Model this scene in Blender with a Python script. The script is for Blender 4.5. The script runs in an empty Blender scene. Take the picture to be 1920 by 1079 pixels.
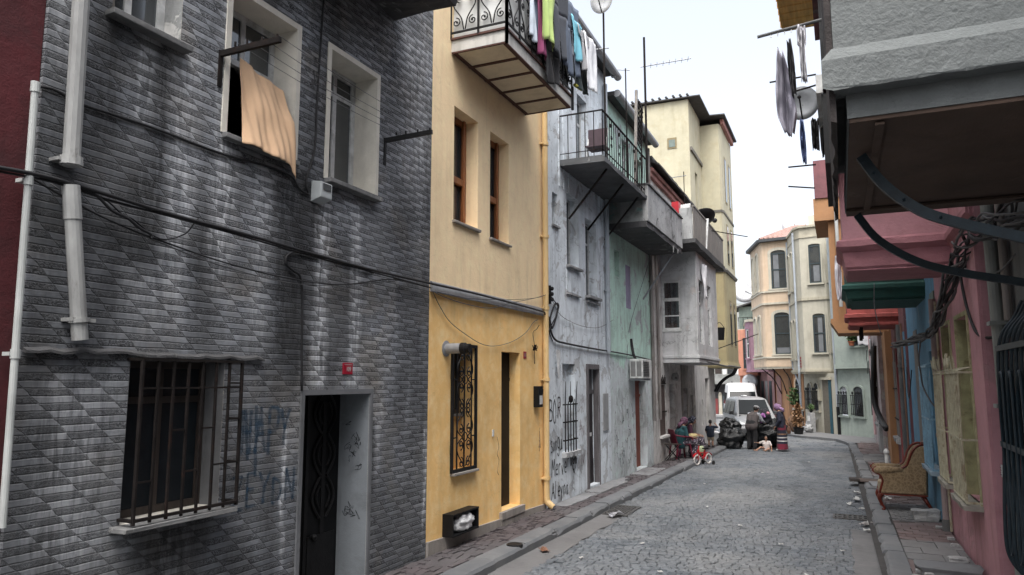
import bpy, bmesh, math, random
from mathutils import Vector, Matrix, noise as mnoise
R = math.radians
rnd = random.Random(7)
scene = bpy.context.scene
COL = scene.collection
PI = math.pi

# ------------------------------------------------------------------ camera model (24 mm-class lens, pitched up 7 degrees)
FPX = 1360.0
TH = math.atan(175 / FPX)
PS = math.atan(617 / FPX * math.cos(TH))
CAM = Vector((0, 0, 2.2))
FW = Vector((-math.sin(PS) * math.cos(TH), math.cos(PS) * math.cos(TH), math.sin(TH)))
RT = Vector((math.cos(PS), math.sin(PS), 0))
UP = Vector((math.sin(PS) * math.sin(TH), -math.cos(PS) * math.sin(TH), math.cos(TH)))

def ray(px, py):
    return FW + RT * ((px - 960) / FPX) - UP * ((py - 539.5) / FPX)

def atY(px, py, Y):
    d = ray(px, py); return CAM + d * (Y / d.y)

def atX(px, py, X):
    d = ray(px, py); return CAM + d * (X / d.x)

def gz(y):
    return -0.01 * y

# ------------------------------------------------------------------ materials
def rgb(h, k=1.0):
    h = h.lstrip('#'); o = []
    for i in (0, 2, 4):
        v = int(h[i:i + 2], 16) / 255
        o.append((v / 12.92 if v <= .04045 else ((v + .055) / 1.055) ** 2.4) * k)
    return tuple(o)

class G:
    def __init__(s, name):
        s.m = bpy.data.materials.new(name); s.m.use_nodes = True
        s.nt = s.m.node_tree; s.nt.nodes.clear()
        s.out = s.nt.nodes.new('ShaderNodeOutputMaterial')
        s.b = s.nt.nodes.new('ShaderNodeBsdfPrincipled')
        s.nt.links.new(s.b.outputs[0], s.out.inputs[0])
        s._c = None
    def put(s, sock, v):
        if isinstance(v, bpy.types.NodeSocket): s.nt.links.new(v, sock)
        elif isinstance(v, (tuple, list)) and len(v) == 3 and sock.type == 'RGBA': sock.default_value = (*v, 1)
        else: sock.default_value = v
    def node(s, typ, ins=None, **props):
        n = s.nt.nodes.new(typ)
        for k, v in props.items(): setattr(n, k, v)
        for k, v in (ins or {}).items(): s.put(n.inputs[k], v)
        return n
    def coord(s, sc=None, rot=None, loc=None):
        if s._c is None: s._c = s.node('ShaderNodeTexCoord').outputs['Object']
        if sc is None and rot is None and loc is None: return s._c
        return s.node('ShaderNodeMapping', {'Vector': s._c, 'Scale': sc or (1, 1, 1), 'Rotation': rot or (0, 0, 0), 'Location': loc or (0, 0, 0)}).outputs[0]
    def math(s, op, a, b=0.0, c=0.0):
        return s.node('ShaderNodeMath', {0: a, 1: b, 2: c}, operation=op).outputs[0]
    def mix(s, f, a, b, blend='MIX'):
        n = s.node('ShaderNodeMix', data_type='RGBA', blend_type=blend)
        s.put(n.inputs[0], f); s.put(n.inputs[6], a); s.put(n.inputs[7], b)
        return n.outputs[2]
    def ramp(s, f, a, b, lo=0.0, hi=1.0):
        return s.node('ShaderNodeMapRange', {0: f, 1: a, 2: b, 3: lo, 4: hi}).outputs[0]
    def noise(s, scale, detail=4, rough=.55, dist=0.0, vec=None):
        return s.node('ShaderNodeTexNoise', {'Vector': vec or s.coord(), 'Scale': scale, 'Detail': detail, 'Roughness': rough, 'Distortion': dist}).outputs[0]
    def bump(s, h, strength=.3, dist=.02, normal=None):
        ins = {'Height': h, 'Strength': strength, 'Distance': dist}
        if normal is not None: ins['Normal'] = normal
        return s.node('ShaderNodeBump', ins).outputs[0]
    def fin(s, col=None, rough=None, nrm=None, **kw):
        if col is not None: s.put(s.b.inputs['Base Color'], col)
        if rough is not None: s.put(s.b.inputs['Roughness'], rough)
        if nrm is not None: s.put(s.b.inputs['Normal'], nrm)
        for k, v in kw.items(): s.put(s.b.inputs[k.replace('_', ' ')], v)
        return s.m

def mul(c, k): return tuple(min(1, v * k) for v in c)

MC = {}
def plaster(name, base, var=.35, stain=(.03, .03, .03), streak=.5, dirt=.4, patch=None, pthr=.62, pscale=1.6, bump=.35, fine=70, crack=0.0, sscale=5.0, seed=0, low=None):
    """Weathered rendered wall: blotches, vertical run-off streaks, dirt clouds, flaked patches, grain."""
    if name in MC: return MC[name]
    g = G(name); co = g.coord(loc=(seed * 3.1, seed * 1.7, seed * 2.3))
    n1 = g.noise(.9, 6, .6, .3, co)
    col = g.mix(g.ramp(n1, .3, .7), mul(base, 1 - var), mul(base, 1 + var * .45))
    if low:
        zz = g.math('ADD', g.node('ShaderNodeSeparateXYZ', {0: g.coord()}).outputs[2], g.math('MULTIPLY', g.math('SUBTRACT', g.noise(1.1, 7, .65, .5, co), .5), low[2]))
        lc = g.mix(g.ramp(n1, .3, .7), mul(low[1], .8), mul(low[1], 1.1)); col = g.mix(g.ramp(zz, low[0] - .02, low[0] + .02), lc, col)
    n2 = g.noise(4.5, 6, .65, .2, co)
    col = g.mix(g.ramp(n2, .45, .75, 0, .4), col, mul(base, 1.25))
    if patch:
        n4 = g.noise(pscale, 9, .62, .8, co)
        pm = g.ramp(n4, pthr, pthr + .025)
        col = g.mix(pm, col, patch)
    sv = g.node('ShaderNodeMapping', {'Vector': co, 'Scale': (1, 1, .11)}).outputs[0]
    n3 = g.noise(sscale, 5, .6, .15, sv); n5 = g.noise(.7, 3, .5, 0, co)
    sm = g.math('MULTIPLY', g.ramp(n3, .48, .74), g.ramp(n5, .38, .62))
    col = g.mix(g.math('MULTIPLY', sm, streak), col, stain)
    n6 = g.noise(2.1, 8, .7, .5, co)
    col = g.mix(g.ramp(n6, .5, .78, 0, dirt), col, mul(stain, 1.8))
    h = g.math('ADD', g.math('MULTIPLY', g.noise(fine, 3, .6, 0, co), .35), g.noise(9, 5, .6, .2, co))
    if patch: h = g.math('ADD', h, g.math('MULTIPLY', pm, -.8))
    if crack:
        v = g.node('ShaderNodeTexVoronoi', {'Vector': g.node('ShaderNodeVectorMath', {0: co, 1: g.node('ShaderNodeTexNoise', {'Vector': co, 'Scale': 2.5}).outputs[1]}, operation='ADD').outputs[0], 'Scale': 1.3}, feature='DISTANCE_TO_EDGE').outputs[0]
        cm = g.ramp(v, 0.0, .012, crack, 0)
        col = g.mix(cm, col, mul(stain, .8))
    MC[name] = g.fin(col, g.ramp(n2, .3, .7, .82, .95), g.bump(h, bump, .02))
    return MC[name]

def simple(name, base, rough=.6, var=.2, scale=8, bump=0.1, metal=0.0, bscale=40, spec=.4, rust=None, stretch=(1, 1, 1), **kw):
    if name in MC: return MC[name]
    g = G(name); co = g.coord(stretch)
    n = g.noise(scale, 6, .6, .2, co)
    col = g.mix(g.ramp(n, .3, .7), mul(base, 1 - var), mul(base, 1 + var * .5))
    if rust:
        col = g.mix(g.ramp(g.noise(scale * .6, 8, .7, .6, co), .55, .66, 0, .85), col, rust)
    MC[name] = g.fin(col, rough, g.bump(g.noise(bscale, 4, .6, 0, co), bump, .01), Metallic=metal, Specular_IOR_Level=spec, **kw)
    return MC[name]

def glass(name='window_glass', tint=(.55, .6, .62), trans=.5):
    if name in MC: return MC[name]
    g = G(name)
    fr = g.node('ShaderNodeFresnel', {0: 1.5}).outputs[0]
    dirt = g.ramp(g.noise(5, 6, .6), .35, .75, 0, .22)
    tr = g.node('ShaderNodeBsdfTransparent', {0: (*tint, 1)}).outputs[0]
    gl = g.node('ShaderNodeBsdfGlossy', {0: (.9, .93, .95, 1), 1: .06}).outputs[0]
    df = g.node('ShaderNodeBsdfDiffuse', {0: (.05, .055, .06, 1)}).outputs[0]
    a = g.node('ShaderNodeMixShader', {0: g.math('ADD', dirt, 1 - trans), 1: tr, 2: df}).outputs[0]
    b = g.node('ShaderNodeMixShader', {0: g.math('ADD', g.math('MULTIPLY', fr, .9), .07), 1: a, 2: gl}).outputs[0]
    g.nt.nodes.remove(g.b); g.nt.links.new(b, g.out.inputs[0])
    MC[name] = g.m; return g.m

# ------------------------------------------------------------------ mesh builder
class MB:
    def __init__(s): s.v = []; s.f = []; s.mi = []; s.cur = 0
    def add(s, vs, fs):
        k = len(s.v); s.v += [tuple(v) for v in vs]
        for f in fs: s.f.append(tuple(i + k for i in f)); s.mi.append(s.cur)
        return s
    def box(s, x0, x1, y0, y1, z0, z1, jit=0):
        j = (lambda: rnd.uniform(-jit, jit)) if jit else (lambda: 0)
        vs = [(x + j(), y + j(), z + j()) for z in (z0, z1) for x, y in ((x0, y0), (x1, y0), (x1, y1), (x0, y1))]
        return s.add(vs, [(3, 2, 1, 0), (4, 5, 6, 7), (0, 1, 5, 4), (1, 2, 6, 5), (2, 3, 7, 6), (3, 0, 4, 7)])
    def quad(s, a, b, c, d): return s.add([a, b, c, d], [(0, 1, 2, 3)])
    def beam(s, a, b, w, h, up=(0, 0, 1)):
        a, b = Vector(a), Vector(b); t = (b - a).normalized(); u = Vector(up)
        if abs(t.dot(u)) > .98: u = Vector((1, 0, 0))
        sd = t.cross(u).normalized() * (w / 2); u2 = sd.cross(t).normalized() * (h / 2)
        vs = [p + i * sd + j * u2 for p in (a, b) for i, j in ((-1, -1), (1, -1), (1, 1), (-1, 1))]
        return s.add(vs, [(3, 2, 1, 0), (4, 5, 6, 7), (0, 1, 5, 4), (1, 2, 6, 5), (2, 3, 7, 6), (3, 0, 4, 7)])
    def tube(s, pts, r, n=6, cap=True, flat=1.0):
        pts = [Vector(p) for p in pts]; m = len(pts)
        rs = r if isinstance(r, (list, tuple)) else [r] * m
        t0 = (pts[1] - pts[0]).normalized()
        u = t0.orthogonal().normalized() if abs(t0.z) > .9 else t0.cross(Vector((0, 0, 1))).normalized()
        vs = []; fs = []
        for i, p in enumerate(pts):
            t = (pts[min(i + 1, m - 1)] - pts[max(i - 1, 0)])
            if t.length < 1e-9: t = t0
            t.normalize(); u = (u - t * u.dot(t))
            if u.length < 1e-6: u = t.orthogonal()
            u.normalize(); w = t.cross(u)
            for k in range(n):
                a = 2 * PI * k / n; vs.append(p + (u * math.cos(a) + w * math.sin(a) * flat) * rs[i])
        for i in range(m - 1):
            for k in range(n):
                a = i * n + k; b = i * n + (k + 1) % n; fs.append((a, b, b + n, a + n))
        if cap: fs += [tuple(range(n))[::-1], tuple(range((m - 1) * n, m * n))]
        return s.add(vs, fs)
    def loft(s, rings, closed=True, cap=True):
        n = len(rings[0]); vs = [p for r in rings for p in r]; fs = []
        for i in range(len(rings) - 1):
            for k in range(n if closed else n - 1):
                a = i * n + k; b = i * n + (k + 1) % n; fs.append((a, b, b + n, a + n))
        if cap and closed: fs += [tuple(range(n))[::-1], tuple(range((len(rings) - 1) * n, len(rings) * n))]
        return s.add(vs, fs)
    def lathe(s, prof, c=(0, 0, 0), axis='z', n=16):
        rings = []
        for r, h in prof:
            ring = []
            for k in range(n):
                a = 2 * PI * k / n; x, y = r * math.cos(a), r * math.sin(a)
                p = {'z': (x, y, h), 'x': (h, x, y), 'y': (y, h, x)}[axis]
                ring.append((c[0] + p[0], c[1] + p[1], c[2] + p[2]))
            rings.append(ring)
        return s.loft(rings)
    def prism(s, loop, off):
        o = Vector(off); n = len(loop); vs = [Vector(p) for p in loop] + [Vector(p) + o for p in loop]
        return s.add(vs, [tuple(range(n))[::-1], tuple(range(n, 2 * n))] + [(i, (i + 1) % n, (i + 1) % n + n, i + n) for i in range(n)])
    def ball(s, c, r, sc=(1, 1, 1), n=12, m=8):
        rings = []
        for i in range(1, m):
            a = PI * i / m
            rings.append([(c[0] + r * sc[0] * math.sin(a) * math.cos(2 * PI * k / n), c[1] + r * sc[1] * math.sin(a) * math.sin(2 * PI * k / n), c[2] - r * sc[2] * math.cos(a)) for k in range(n)])
        return s.loft(rings)
    def grid(s, fn, nu, nv):
        vs = [fn(i / nu, j / nv) for j in range(nv + 1) for i in range(nu + 1)]
        fs = [(j * (nu + 1) + i, j * (nu + 1) + i + 1, (j + 1) * (nu + 1) + i + 1, (j + 1) * (nu + 1) + i) for j in range(nv) for i in range(nu)]
        return s.add(vs, fs)
    def xf(s, M):
        s.v = [tuple(M @ Vector(v)) for v in s.v]; return s
    def build(s, name, mat, parent=None, smooth=False, bevel=0.0, solid=0.0, sub=0, fixn=True, ang=None):
        me = bpy.data.meshes.new(name); me.from_pydata(s.v, [], s.f)
        mats = mat if isinstance(mat, (list, tuple)) else [mat]
        for m in mats: me.materials.append(m)
        if len(mats) > 1: me.polygons.foreach_set('material_index', s.mi)
        if fixn:
            bm = bmesh.new(); bm.from_mesh(me); bmesh.ops.recalc_face_normals(bm, faces=bm.faces); bm.to_mesh(me); bm.free()
        if smooth: me.polygons.foreach_set('use_smooth', [True] * len(me.polygons))
        me.update()
        o = bpy.data.objects.new(name, me); COL.objects.link(o)
        if parent is not None: o.parent = parent
        if solid:
            md = o.modifiers.new('thick', 'SOLIDIFY'); md.thickness = solid; md.offset = 0
        if bevel:
            md = o.modifiers.new('bev', 'BEVEL'); md.width = bevel; md.segments = 2; md.limit_method = 'ANGLE'
        if sub:
            md = o.modifiers.new('sub', 'SUBSURF'); md.levels = md.render_levels = sub
        return o

def text_obj(name, txt, size, mat, parent, M, ext=.002, sx=1.0):
    cu = bpy.data.curves.new(name, 'FONT'); cu.body = txt; cu.size = size; cu.extrude = ext; cu.align_x = 'CENTER'; cu.align_y = 'CENTER'
    tmp = bpy.data.objects.new(name + '_tmp', cu); COL.objects.link(tmp)
    dg = bpy.context.evaluated_depsgraph_get()
    me = bpy.data.meshes.new_from_object(tmp.evaluated_get(dg)); bpy.data.objects.remove(tmp); bpy.data.curves.remove(cu)
    me.transform(M @ Matrix.Diagonal((sx, 1, 1, 1))); me.materials.clear(); me.materials.append(mat); me.name = name
    o = bpy.data.objects.new(name, me); COL.objects.link(o)
    if parent is not None: o.parent = parent
    return o

def tag(o, label=None, cat=None, group=None, kind=None):
    if label: o['label'] = label
    if cat: o['category'] = cat
    if group: o['group'] = group
    if kind: o['kind'] = kind
    return o

def thing(name, label, cat, loc=(0, 0, 0), rz=0.0, group=None):
    o = bpy.data.objects.new(name, None); COL.objects.link(o)
    o.location = loc; o.rotation_euler = (0, 0, rz); o.empty_display_size = .2
    return tag(o, label, cat, group)

def copy_tree(o, parent=None):
    c = o.copy(); COL.objects.link(c)
    if parent is not None: c.parent = parent
    for ch in list(o.children): copy_tree(ch, c)
    return c

def remesh(mb, voxel, smooth_it=2):
    me = bpy.data.meshes.new('tmp'); me.from_pydata(mb.v, [], mb.f)
    bm = bmesh.new(); bm.from_mesh(me); bmesh.ops.recalc_face_normals(bm, faces=bm.faces); bm.to_mesh(me); bm.free()
    t = bpy.data.objects.new('tmp', me); COL.objects.link(t)
    md = t.modifiers.new('r', 'REMESH'); md.mode = 'VOXEL'; md.voxel_size = voxel
    if smooth_it:
        m2 = t.modifiers.new('s', 'SMOOTH'); m2.factor = .5; m2.iterations = smooth_it
    dg = bpy.context.evaluated_depsgraph_get()
    out = bpy.data.meshes.new_from_object(t.evaluated_get(dg)); bpy.data.objects.remove(t)
    out.polygons.foreach_set('use_smooth', [True] * len(out.polygons))
    return out

def mesh_obj(name, me, mat, parent=None):
    me.name = name; me.materials.clear(); me.materials.append(mat)
    o = bpy.data.objects.new(name, me); COL.objects.link(o)
    if parent is not None: o.parent = parent
    return o

def sag(a, b, s, n=14, wob=0.0, seed=0):
    a, b = Vector(a), Vector(b); r = random.Random(seed); o = []
    for i in range(n + 1):
        t = i / n; p = a.lerp(b, t); p.z -= s * 4 * t * (1 - t)
        if wob and 0 < i < n: p += Vector((r.uniform(-wob, wob), r.uniform(-wob, wob), r.uniform(-wob, wob)))
        o.append(p)
    return o

def smooth_path(pts, k=6):
    """Catmull-Rom through the points."""
    P = [Vector(p) for p in pts]; P = [P[0] * 2 - P[1]] + P + [P[-1] * 2 - P[-2]]; o = []
    for i in range(1, len(P) - 2):
        for j in range(k):
            t = j / k; a, b, c, d = P[i - 1], P[i], P[i + 1], P[i + 2]
            o.append(.5 * ((2 * b) + (c - a) * t + (2 * a - 5 * b + 4 * c - d) * t * t + (3 * b - a - 3 * c + d) * t ** 3))
    o.append(P[-2]); return o

# ------------------------------------------------------------------ facades: local x along the wall, y into the house, z up
class Fac:
    def __init__(s, name, label, cat, x, y, ang, z=0.0, group=None):
        s.root = thing(name, label, cat, (x, y, z), ang, group); s.x, s.y, s.a, s.z = x, y, ang, z
        s.e = Vector((math.cos(ang), math.sin(ang), 0)); s.n = Vector((-math.sin(ang), math.cos(ang), 0))
        s.o = Vector((x, y, z))
    def px(s, px, py, d=0.0):
        r = ray(px, py); o = s.o + s.n * d
        t = (o - CAM).dot(s.n) / r.dot(s.n); p = CAM + r * t - s.o
        return p.dot(s.e), p.z
    def w(s, u, d, z): return s.o + s.e * u + s.n * d + Vector((0, 0, z))
    def rect(s, x0, y0, x1, y1, d=0.0):
        a = s.px(x0, y0, d); b = s.px(x1, y1, d)
        return min(a[0], b[0]), max(a[0], b[0]), min(a[1], b[1]), max(a[1], b[1])
    def wall(s, L, zb, zt, T, ops, mat, rmat=None, name='wall', u0=0.0, back=True, d0=0.0):
        """Front sheet with real openings (u0,u1,z0,z1,depth) and reveals; sides, back and top close the volume."""
        mb = MB(); us = sorted({u0, L} | {q for o in ops for q in o[:2]}); zs = sorted({zb, zt} | {q for o in ops for q in o[2:4]})
        def cut(vals, step):
            o = [vals[0]]
            for a, b in zip(vals, vals[1:]):
                k = max(1, int((b - a) / step))
                o += [a + (b - a) * i / k for i in range(1, k + 1)]
            return o
        us, zs = cut(us, 1.2), cut(zs, 1.2)
        idx = {}
        def v(u, d, z):
            key = (round(u, 4), round(d, 4), round(z, 4))
            if key not in idx:
                idx[key] = len(mb.v); mb.v.append((u, d, z))
            return idx[key]
        def face(*q): mb.f.append(tuple(v(*p) for p in q)); mb.mi.append(mb.cur)
        for a, b in zip(us, us[1:]):
            for c, e in zip(zs, zs[1:]):
                m, k = (a + b) / 2, (c + e) / 2
                if any(o[0] < m < o[1] and o[2] < k < o[3] for o in ops): continue
                face((a, d0, c), (b, d0, c), (b, d0, e), (a, d0, e))
        for o in ops:
            a, b, c, e, dp = o[:5]; mb.cur = 1 if rmat else 0
            dp += d0
            face((a, d0, c), (a, dp, c), (a, dp, e), (a, d0, e)); face((b, dp, c), (b, d0, c), (b, d0, e), (b, dp, e))
            face((a, dp, e), (b, dp, e), (b, d0, e), (a, d0, e)); face((a, d0, c), (b, d0, c), (b, dp, c), (a, dp, c))
            mb.cur = 0
        if back:
            mb.add([(u0, d0, zb), (L, d0, zb), (L, T, zb), (u0, T, zb), (u0, d0, zt), (L, d0, zt), (L, T, zt), (u0, T, zt)],
                   [(1, 2, 6, 5), (2, 3, 7, 6), (3, 0, 4, 7), (4, 5, 6, 7)])
        return mb.build(name, [mat, rmat] if rmat else mat, s.root, fixn=False)
    def window(s, o, d, fm, gm, fw=.05, mull=(), tran=(), name='window', curtain=None, dark=True, th=.05):
        a, b, c, e = o[:4]; m = MB(); g = .003
        m.box(a + g, a + fw, d, d + th, c + g, e - g); m.box(b - fw, b - g, d, d + th, c + g, e - g)
        m.box(a + fw, b - fw, d, d + th, c + g, c + fw); m.box(a + fw, b - fw, d, d + th, e - fw, e - g)
        W, H = b - a, e - c
        for t in mull: m.box(a + W * t - fw * .45, a + W * t + fw * .45, d + .004, d + th - .004, c + fw, e - fw)
        for t in tran: m.box(a + fw, b - fw, d + .007, d + th - .007, c + H * t - fw * .45, c + H * t + fw * .45)
        w = m.build(name, fm, s.root)
        p = MB(); p.box(a + fw * .6, b - fw * .6, d + th * .45, d + th * .45 + .006, c + fw * .6, e - fw * .6); p.build('pane', gm, w)
        if curtain:
            cu = MB(); ph = rnd.random() * 6
            A, B, cm = curtain
            cu.grid(lambda i, j: (a + W * (A + (B - A) * i), d + th + .07 + .025 * math.sin(i * 26 * (B - A) * W + ph + j * .8), c + .02 + (H - .04) * j), int(40 * (B - A)) + 6, 6)
            cu.build('curtain', cm, w, smooth=True)
        return w
    def sill(s, a, b, z, proud, th, mat, over=.05, name='sill', jit=.006, inn=.02):
        m = MB(); m.box(a - over, b + over, -proud, inn, z - th, z, jit=jit); return m.build(name, mat, s.root, bevel=.006)
    def pipe(s, pts, r, mat, joints=(), name='drainpipe', n=12, cm=None):
        m = MB(); m.tube(pts, r, n)
        for t in joints:
            p = Vector(pts[0]).lerp(Vector(pts[-1]), t) if len(pts) == 2 else None
            if p is None:
                i = int(t * (len(pts) - 1)); f = t * (len(pts) - 1) - i
                p = Vector(pts[i]).lerp(Vector(pts[min(i + 1, len(pts) - 1)]), f)
            dr = (Vector(pts[-1]) - Vector(pts[0])).normalized()
            m.tube([p - dr * .03, p + dr * .03], r * 1.28, n); m.box(p.x - r * 1.6, p.x + r * 1.6, p.y, p.y + r + .05, p.z - .012, p.z + .012)
        return m.build(name, mat, s.root, smooth=False)
EXPO = 1.5
# ================================================================== LEFT SIDE
LX = -4.83
A90 = PI / 2

def patterned_tile():
    g = G('patterned_grey_tile'); co = g.coord()
    sp = g.node('ShaderNodeSeparateXYZ', {0: co}).outputs; u, z = sp[0], sp[2]
    wob = g.math('MULTIPLY', g.math('SUBTRACT', g.noise(6, 3, .6), .5), .012)
    z2 = g.math('ADD', z, wob); H = .050; P = .275
    zr = g.math('DIVIDE', z2, H); row = g.math('FLOOR', zr); fz = g.math('FRACT', zr)
    uc = g.math('DIVIDE', g.math('ADD', g.math('ADD', u, z2), g.math('ADD', g.math('MULTIPLY', g.math('SUBTRACT', g.noise(2.2, 3, .6), .5), .10), g.math('MULTIPLY', g.math('SUBTRACT', g.noise(60, 3, .7), .5), .03))), P); col = g.math('FLOOR', uc); fu = g.math('FRACT', uc)
    par = g.math('MODULO', g.math('ADD', g.math('ADD', row, col), 2000), 2.0)     # 1 smooth, 0 rough
    par = g.math('GREATER_THAN', par, .5)
    cell = g.node('ShaderNodeCombineXYZ', {0: row, 1: col}).outputs[0]
    wn = g.node('ShaderNodeTexWhiteNoise', {0: cell}, noise_dimensions='3D').outputs[0]
    ez = g.math('MINIMUM', fz, g.math('SUBTRACT', 1, fz)); eu = g.math('MINIMUM', fu, g.math('SUBTRACT', 1, fu))
    joint = g.math('MINIMUM', g.ramp(ez, .03, .14), g.ramp(eu, .008, .03))
    rough_n = g.noise(26, 6, .78, 2.2, g.coord((1, 1, 2.1)))
    smooth_c = g.mix(wn, (.15, .158, .17), (.245, .256, .272))
    rough_c = g.mix(g.ramp(rough_n, .44, .58), (.020, .021, .024), (.235, .245, .26))
    smooth_c = g.mix(g.ramp(g.noise(24, 5, .7, .4, g.coord((.5, 1, 2.0))), .40, .68, 0, .55), smooth_c, (.085, .089, .097)); c = g.mix(par, rough_c, smooth_c)
    c = g.mix(g.ramp(joint, 0, 1, .5, 0), c, (.03, .031, .034))
    # weathering: soot runs and lime runs at their own places on the facade, damp clouds, warm grime
    wx = g.math('ADD', u, g.math('MULTIPLY', g.math('SUBTRACT', g.noise(1.6, 4, .6, .3, g.coord((1, 1, .55))), .5), .22))
    brk = g.ramp(g.noise(13, 6, .7, .5, g.coord((1.3, 1, .20))), .40, .58)
    def runs(lst):
        tot = None
        for (uc_, w_, z0_, z1_, k_) in lst:
            d_ = g.math('DIVIDE', g.math('ABSOLUTE', g.math('SUBTRACT', wx, uc_)), w_)
            q = g.math('MULTIPLY', g.ramp(d_, .35, 1.5, k_, 0), g.math('MULTIPLY', g.ramp(z, z0_ - .15, z0_ + .45), g.ramp(z, z1_ - .05, z1_ + .12, 1, 0)))
            tot = q if tot is None else g.math('MAXIMUM', tot, q)
        return tot
    dk = runs([(.48, .16, 3.6, 5.0, .8), (.86, .24, 2.9, 4.86, .95), (1.5, .14, 2.4, 3.6, .8), (2.5, .30, 2.1, 4.3, .95), (1.72, .1, 3.4, 6.4, .7), (3.05, .14, 3.6, 6.5, .6), (1.3, .34, .2, 1.1, .9), (2.35, .10, .0, 1.9, .5), (.28, .07, .3, 1.9, .9), (3.9, .12, .7, 1.7, 1.0), (4.5, .25, 3.2, 4.6, .5), (3.45, .2, 2.2, 4.0, .35), (1.95, .3, .0, .75, .6), (.10, .16, 1.0, 4.4, .5)])
    lt = runs([(.78, .09, 3.9, 4.9, .7), (1.15, .13, 2.7, 4.9, .8), (1.62, .13, 2.9, 5.6, .95), (2.98, .10, 1.2, 4.0, 1.0), (3.55, .09, .8, 4.1, .9), (.42, .3, .7, 2.2, .5), (.16, .12, 4.2, 6.5, .5), (2.52, .035, .5, 1.75, 1.0), (4.75, .3, 4.4, 6.6, .55), (2.1, .14, 2.4, 4.2, .6), (.95, .2, 2.5, 3.0, .5), (4.05, .07, 1.1, 1.9, .6), (5.08, .05, .2, 1.6, .8), (3.75, .1, .3, 1.0, .5)])
    bl = g.noise(1.3, 7, .62, .6)
    c = g.mix(g.ramp(bl, .38, .66, 0, .6), c, g.mix(1, c, (1.5, 1.52, 1.55), 'MULTIPLY'))
    c = g.mix(g.ramp(g.noise(.55, 5, .6, .4, g.coord((1, 1, .5), loc=(2, 0, 5))), .44, .62, .0, .7), c, g.mix(1, c, (.42, .43, .46), 'MULTIPLY'))
    b2 = g.noise(.85, 6, .62, .8, g.coord((1.25, 1, .5), loc=(31, 5, 8)))
    c = g.mix(g.ramp(b2, .50, .60, 0, .85), c, g.mix(1, c, (1.55, 1.57, 1.6), 'MULTIPLY')); c = g.mix(g.ramp(b2, .36, .46, .9, 0), c, g.mix(1, c, (.34, .345, .36), 'MULTIPLY'))
    c = g.mix(g.ramp(g.noise(1.7, 6, .65, .7, g.coord((1, 1, .7), loc=(6, 1, 17))), .44, .62, 0, .62), c, (.135, .14, .148))
    br = g.ramp(g.noise(1.1, 5, .6, .4, g.coord(loc=(12, 0, 3))), .52, .68, 0, .6)
    c = g.mix(br, c, g.mix(1, c, (1.16, 1.0, .80), 'MULTIPLY'))
    c = g.mix(g.math('MULTIPLY', dk, g.ramp(brk, 0, 1, .6, 1)), c, g.mix(.10, (.010, .0105, .012), c, 'MIX'))
    lm = g.math('MULTIPLY', g.math('MULTIPLY', lt, g.ramp(par, 0, 1, .35, 1)), g.ramp(brk, 0, 1, .15, 1))
    c = g.mix(g.math('MULTIPLY', lm, .9), c, (.62, .64, .67))
    h = g.math('ADD', g.math('MULTIPLY', par, .55), g.math('MULTIPLY', g.math('MULTIPLY', g.math('SUBTRACT', 1, par), rough_n), 1.1))
    h = g.math('MULTIPLY', h, joint)
    return g.fin(c, g.ramp(par, 0, 1, .9, .7), g.bump(h, .85, .022))

M_TILE = patterned_tile()
M_CREAM = plaster('cream_plaster', (.66, .63, .56), var=.12, dirt=.3, streak=.3, stain=(.16, .15, .13))
M_CONC = plaster('old_concrete', (.18, .182, .182), var=.4, dirt=.75, streak=.8, stain=(.025, .025, .027), bump=.6, patch=(.27, .27, .265), pthr=.6, pscale=2.2)
M_DCONC = plaster('sooty_concrete', (.075, .075, .078), var=.5, dirt=.7, streak=.6, stain=(.012, .012, .012), bump=.8, patch=(.16, .165, .165), pthr=.60, pscale=3)
M_GREYP = plaster('grey_plaster', (.27, .275, .28), var=.3, dirt=.7, streak=.7, stain=(.03, .03, .033))
M_IRON = simple('black_iron', (.010, .010, .011), .55, .4, 12, .3, spec=.25)
M_RUSTIRON = simple('rusty_iron', (.014, .0115, .011), .75, .5, 9, .5, spec=.15, rust=(.026, .014, .011))
M_BLUEIRON = simple('blue_black_iron', (.015, .03, .042), .5, .4, 10, .25)
M_GALV = simple('galvanised_sheet', (.30, .31, .325), .5, .3, 5, .1, metal=.3, stretch=(1, 1, .3))
M_PVC = simple('grey_plastic_pipe', (.34, .345, .34), .5, .4, 4, .06, rust=(.10, .09, .08), stretch=(1, 1, .4))
M_WPVC = simple('white_plastic_pipe', (.44, .46, .45), .45, .2, 4, .04)
M_WHITE = simple('white_paint', (.62, .63, .62), .5, .3, 7, .1, rust=(.3, .29, .27))
M_WFRAME = simple('white_window_frame', (.55, .56, .56), .45, .3, 9, .08, rust=(.28, .28, .27))
M_GLASS = glass()
M_GLASSD = glass('dark_window_glass', (.25, .28, .3), .35)
M_CABLE = simple('black_cable', (.014, .014, .016), .6, .2, 20, .05)
M_GCABLE = simple('grey_cable', (.11, .11, .115), .6, .3, 20, .05)
M_BLACKIN = simple('dark_room', (.015, .014, .014), .95, .3, 2, .05)
M_DWOOD = simple('dark_wood', (.035, .026, .022), .6, .4, 3, .4, stretch=(8, 8, .6))
M_OWOOD = simple('varnished_wood', (.28, .10, .035), .4, .4, 4, .2, stretch=(9, 9, .7))
M_GREYWOOD = simple('weathered_wood', (.2, .185, .17), .85, .45, 3, .6, stretch=(9, 9, .5))
M_SCRIB = None
def spray(name, c, lo, hi):
    g = G(name); return g.fin(c, .85, None, Alpha=g.ramp(g.noise(7, 5, .7, .5), .35, .65, lo, hi))
M_BSPRAY = spray('blue_spray_paint', (.022, .055, .095), .15, .85)
M_RSPRAY = spray('red_spray_paint', (.19, .07, .07), .1, .8)
M_PLATE = simple('red_enamel', (.30, .012, .03), .3, .15, 10, .03)
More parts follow.
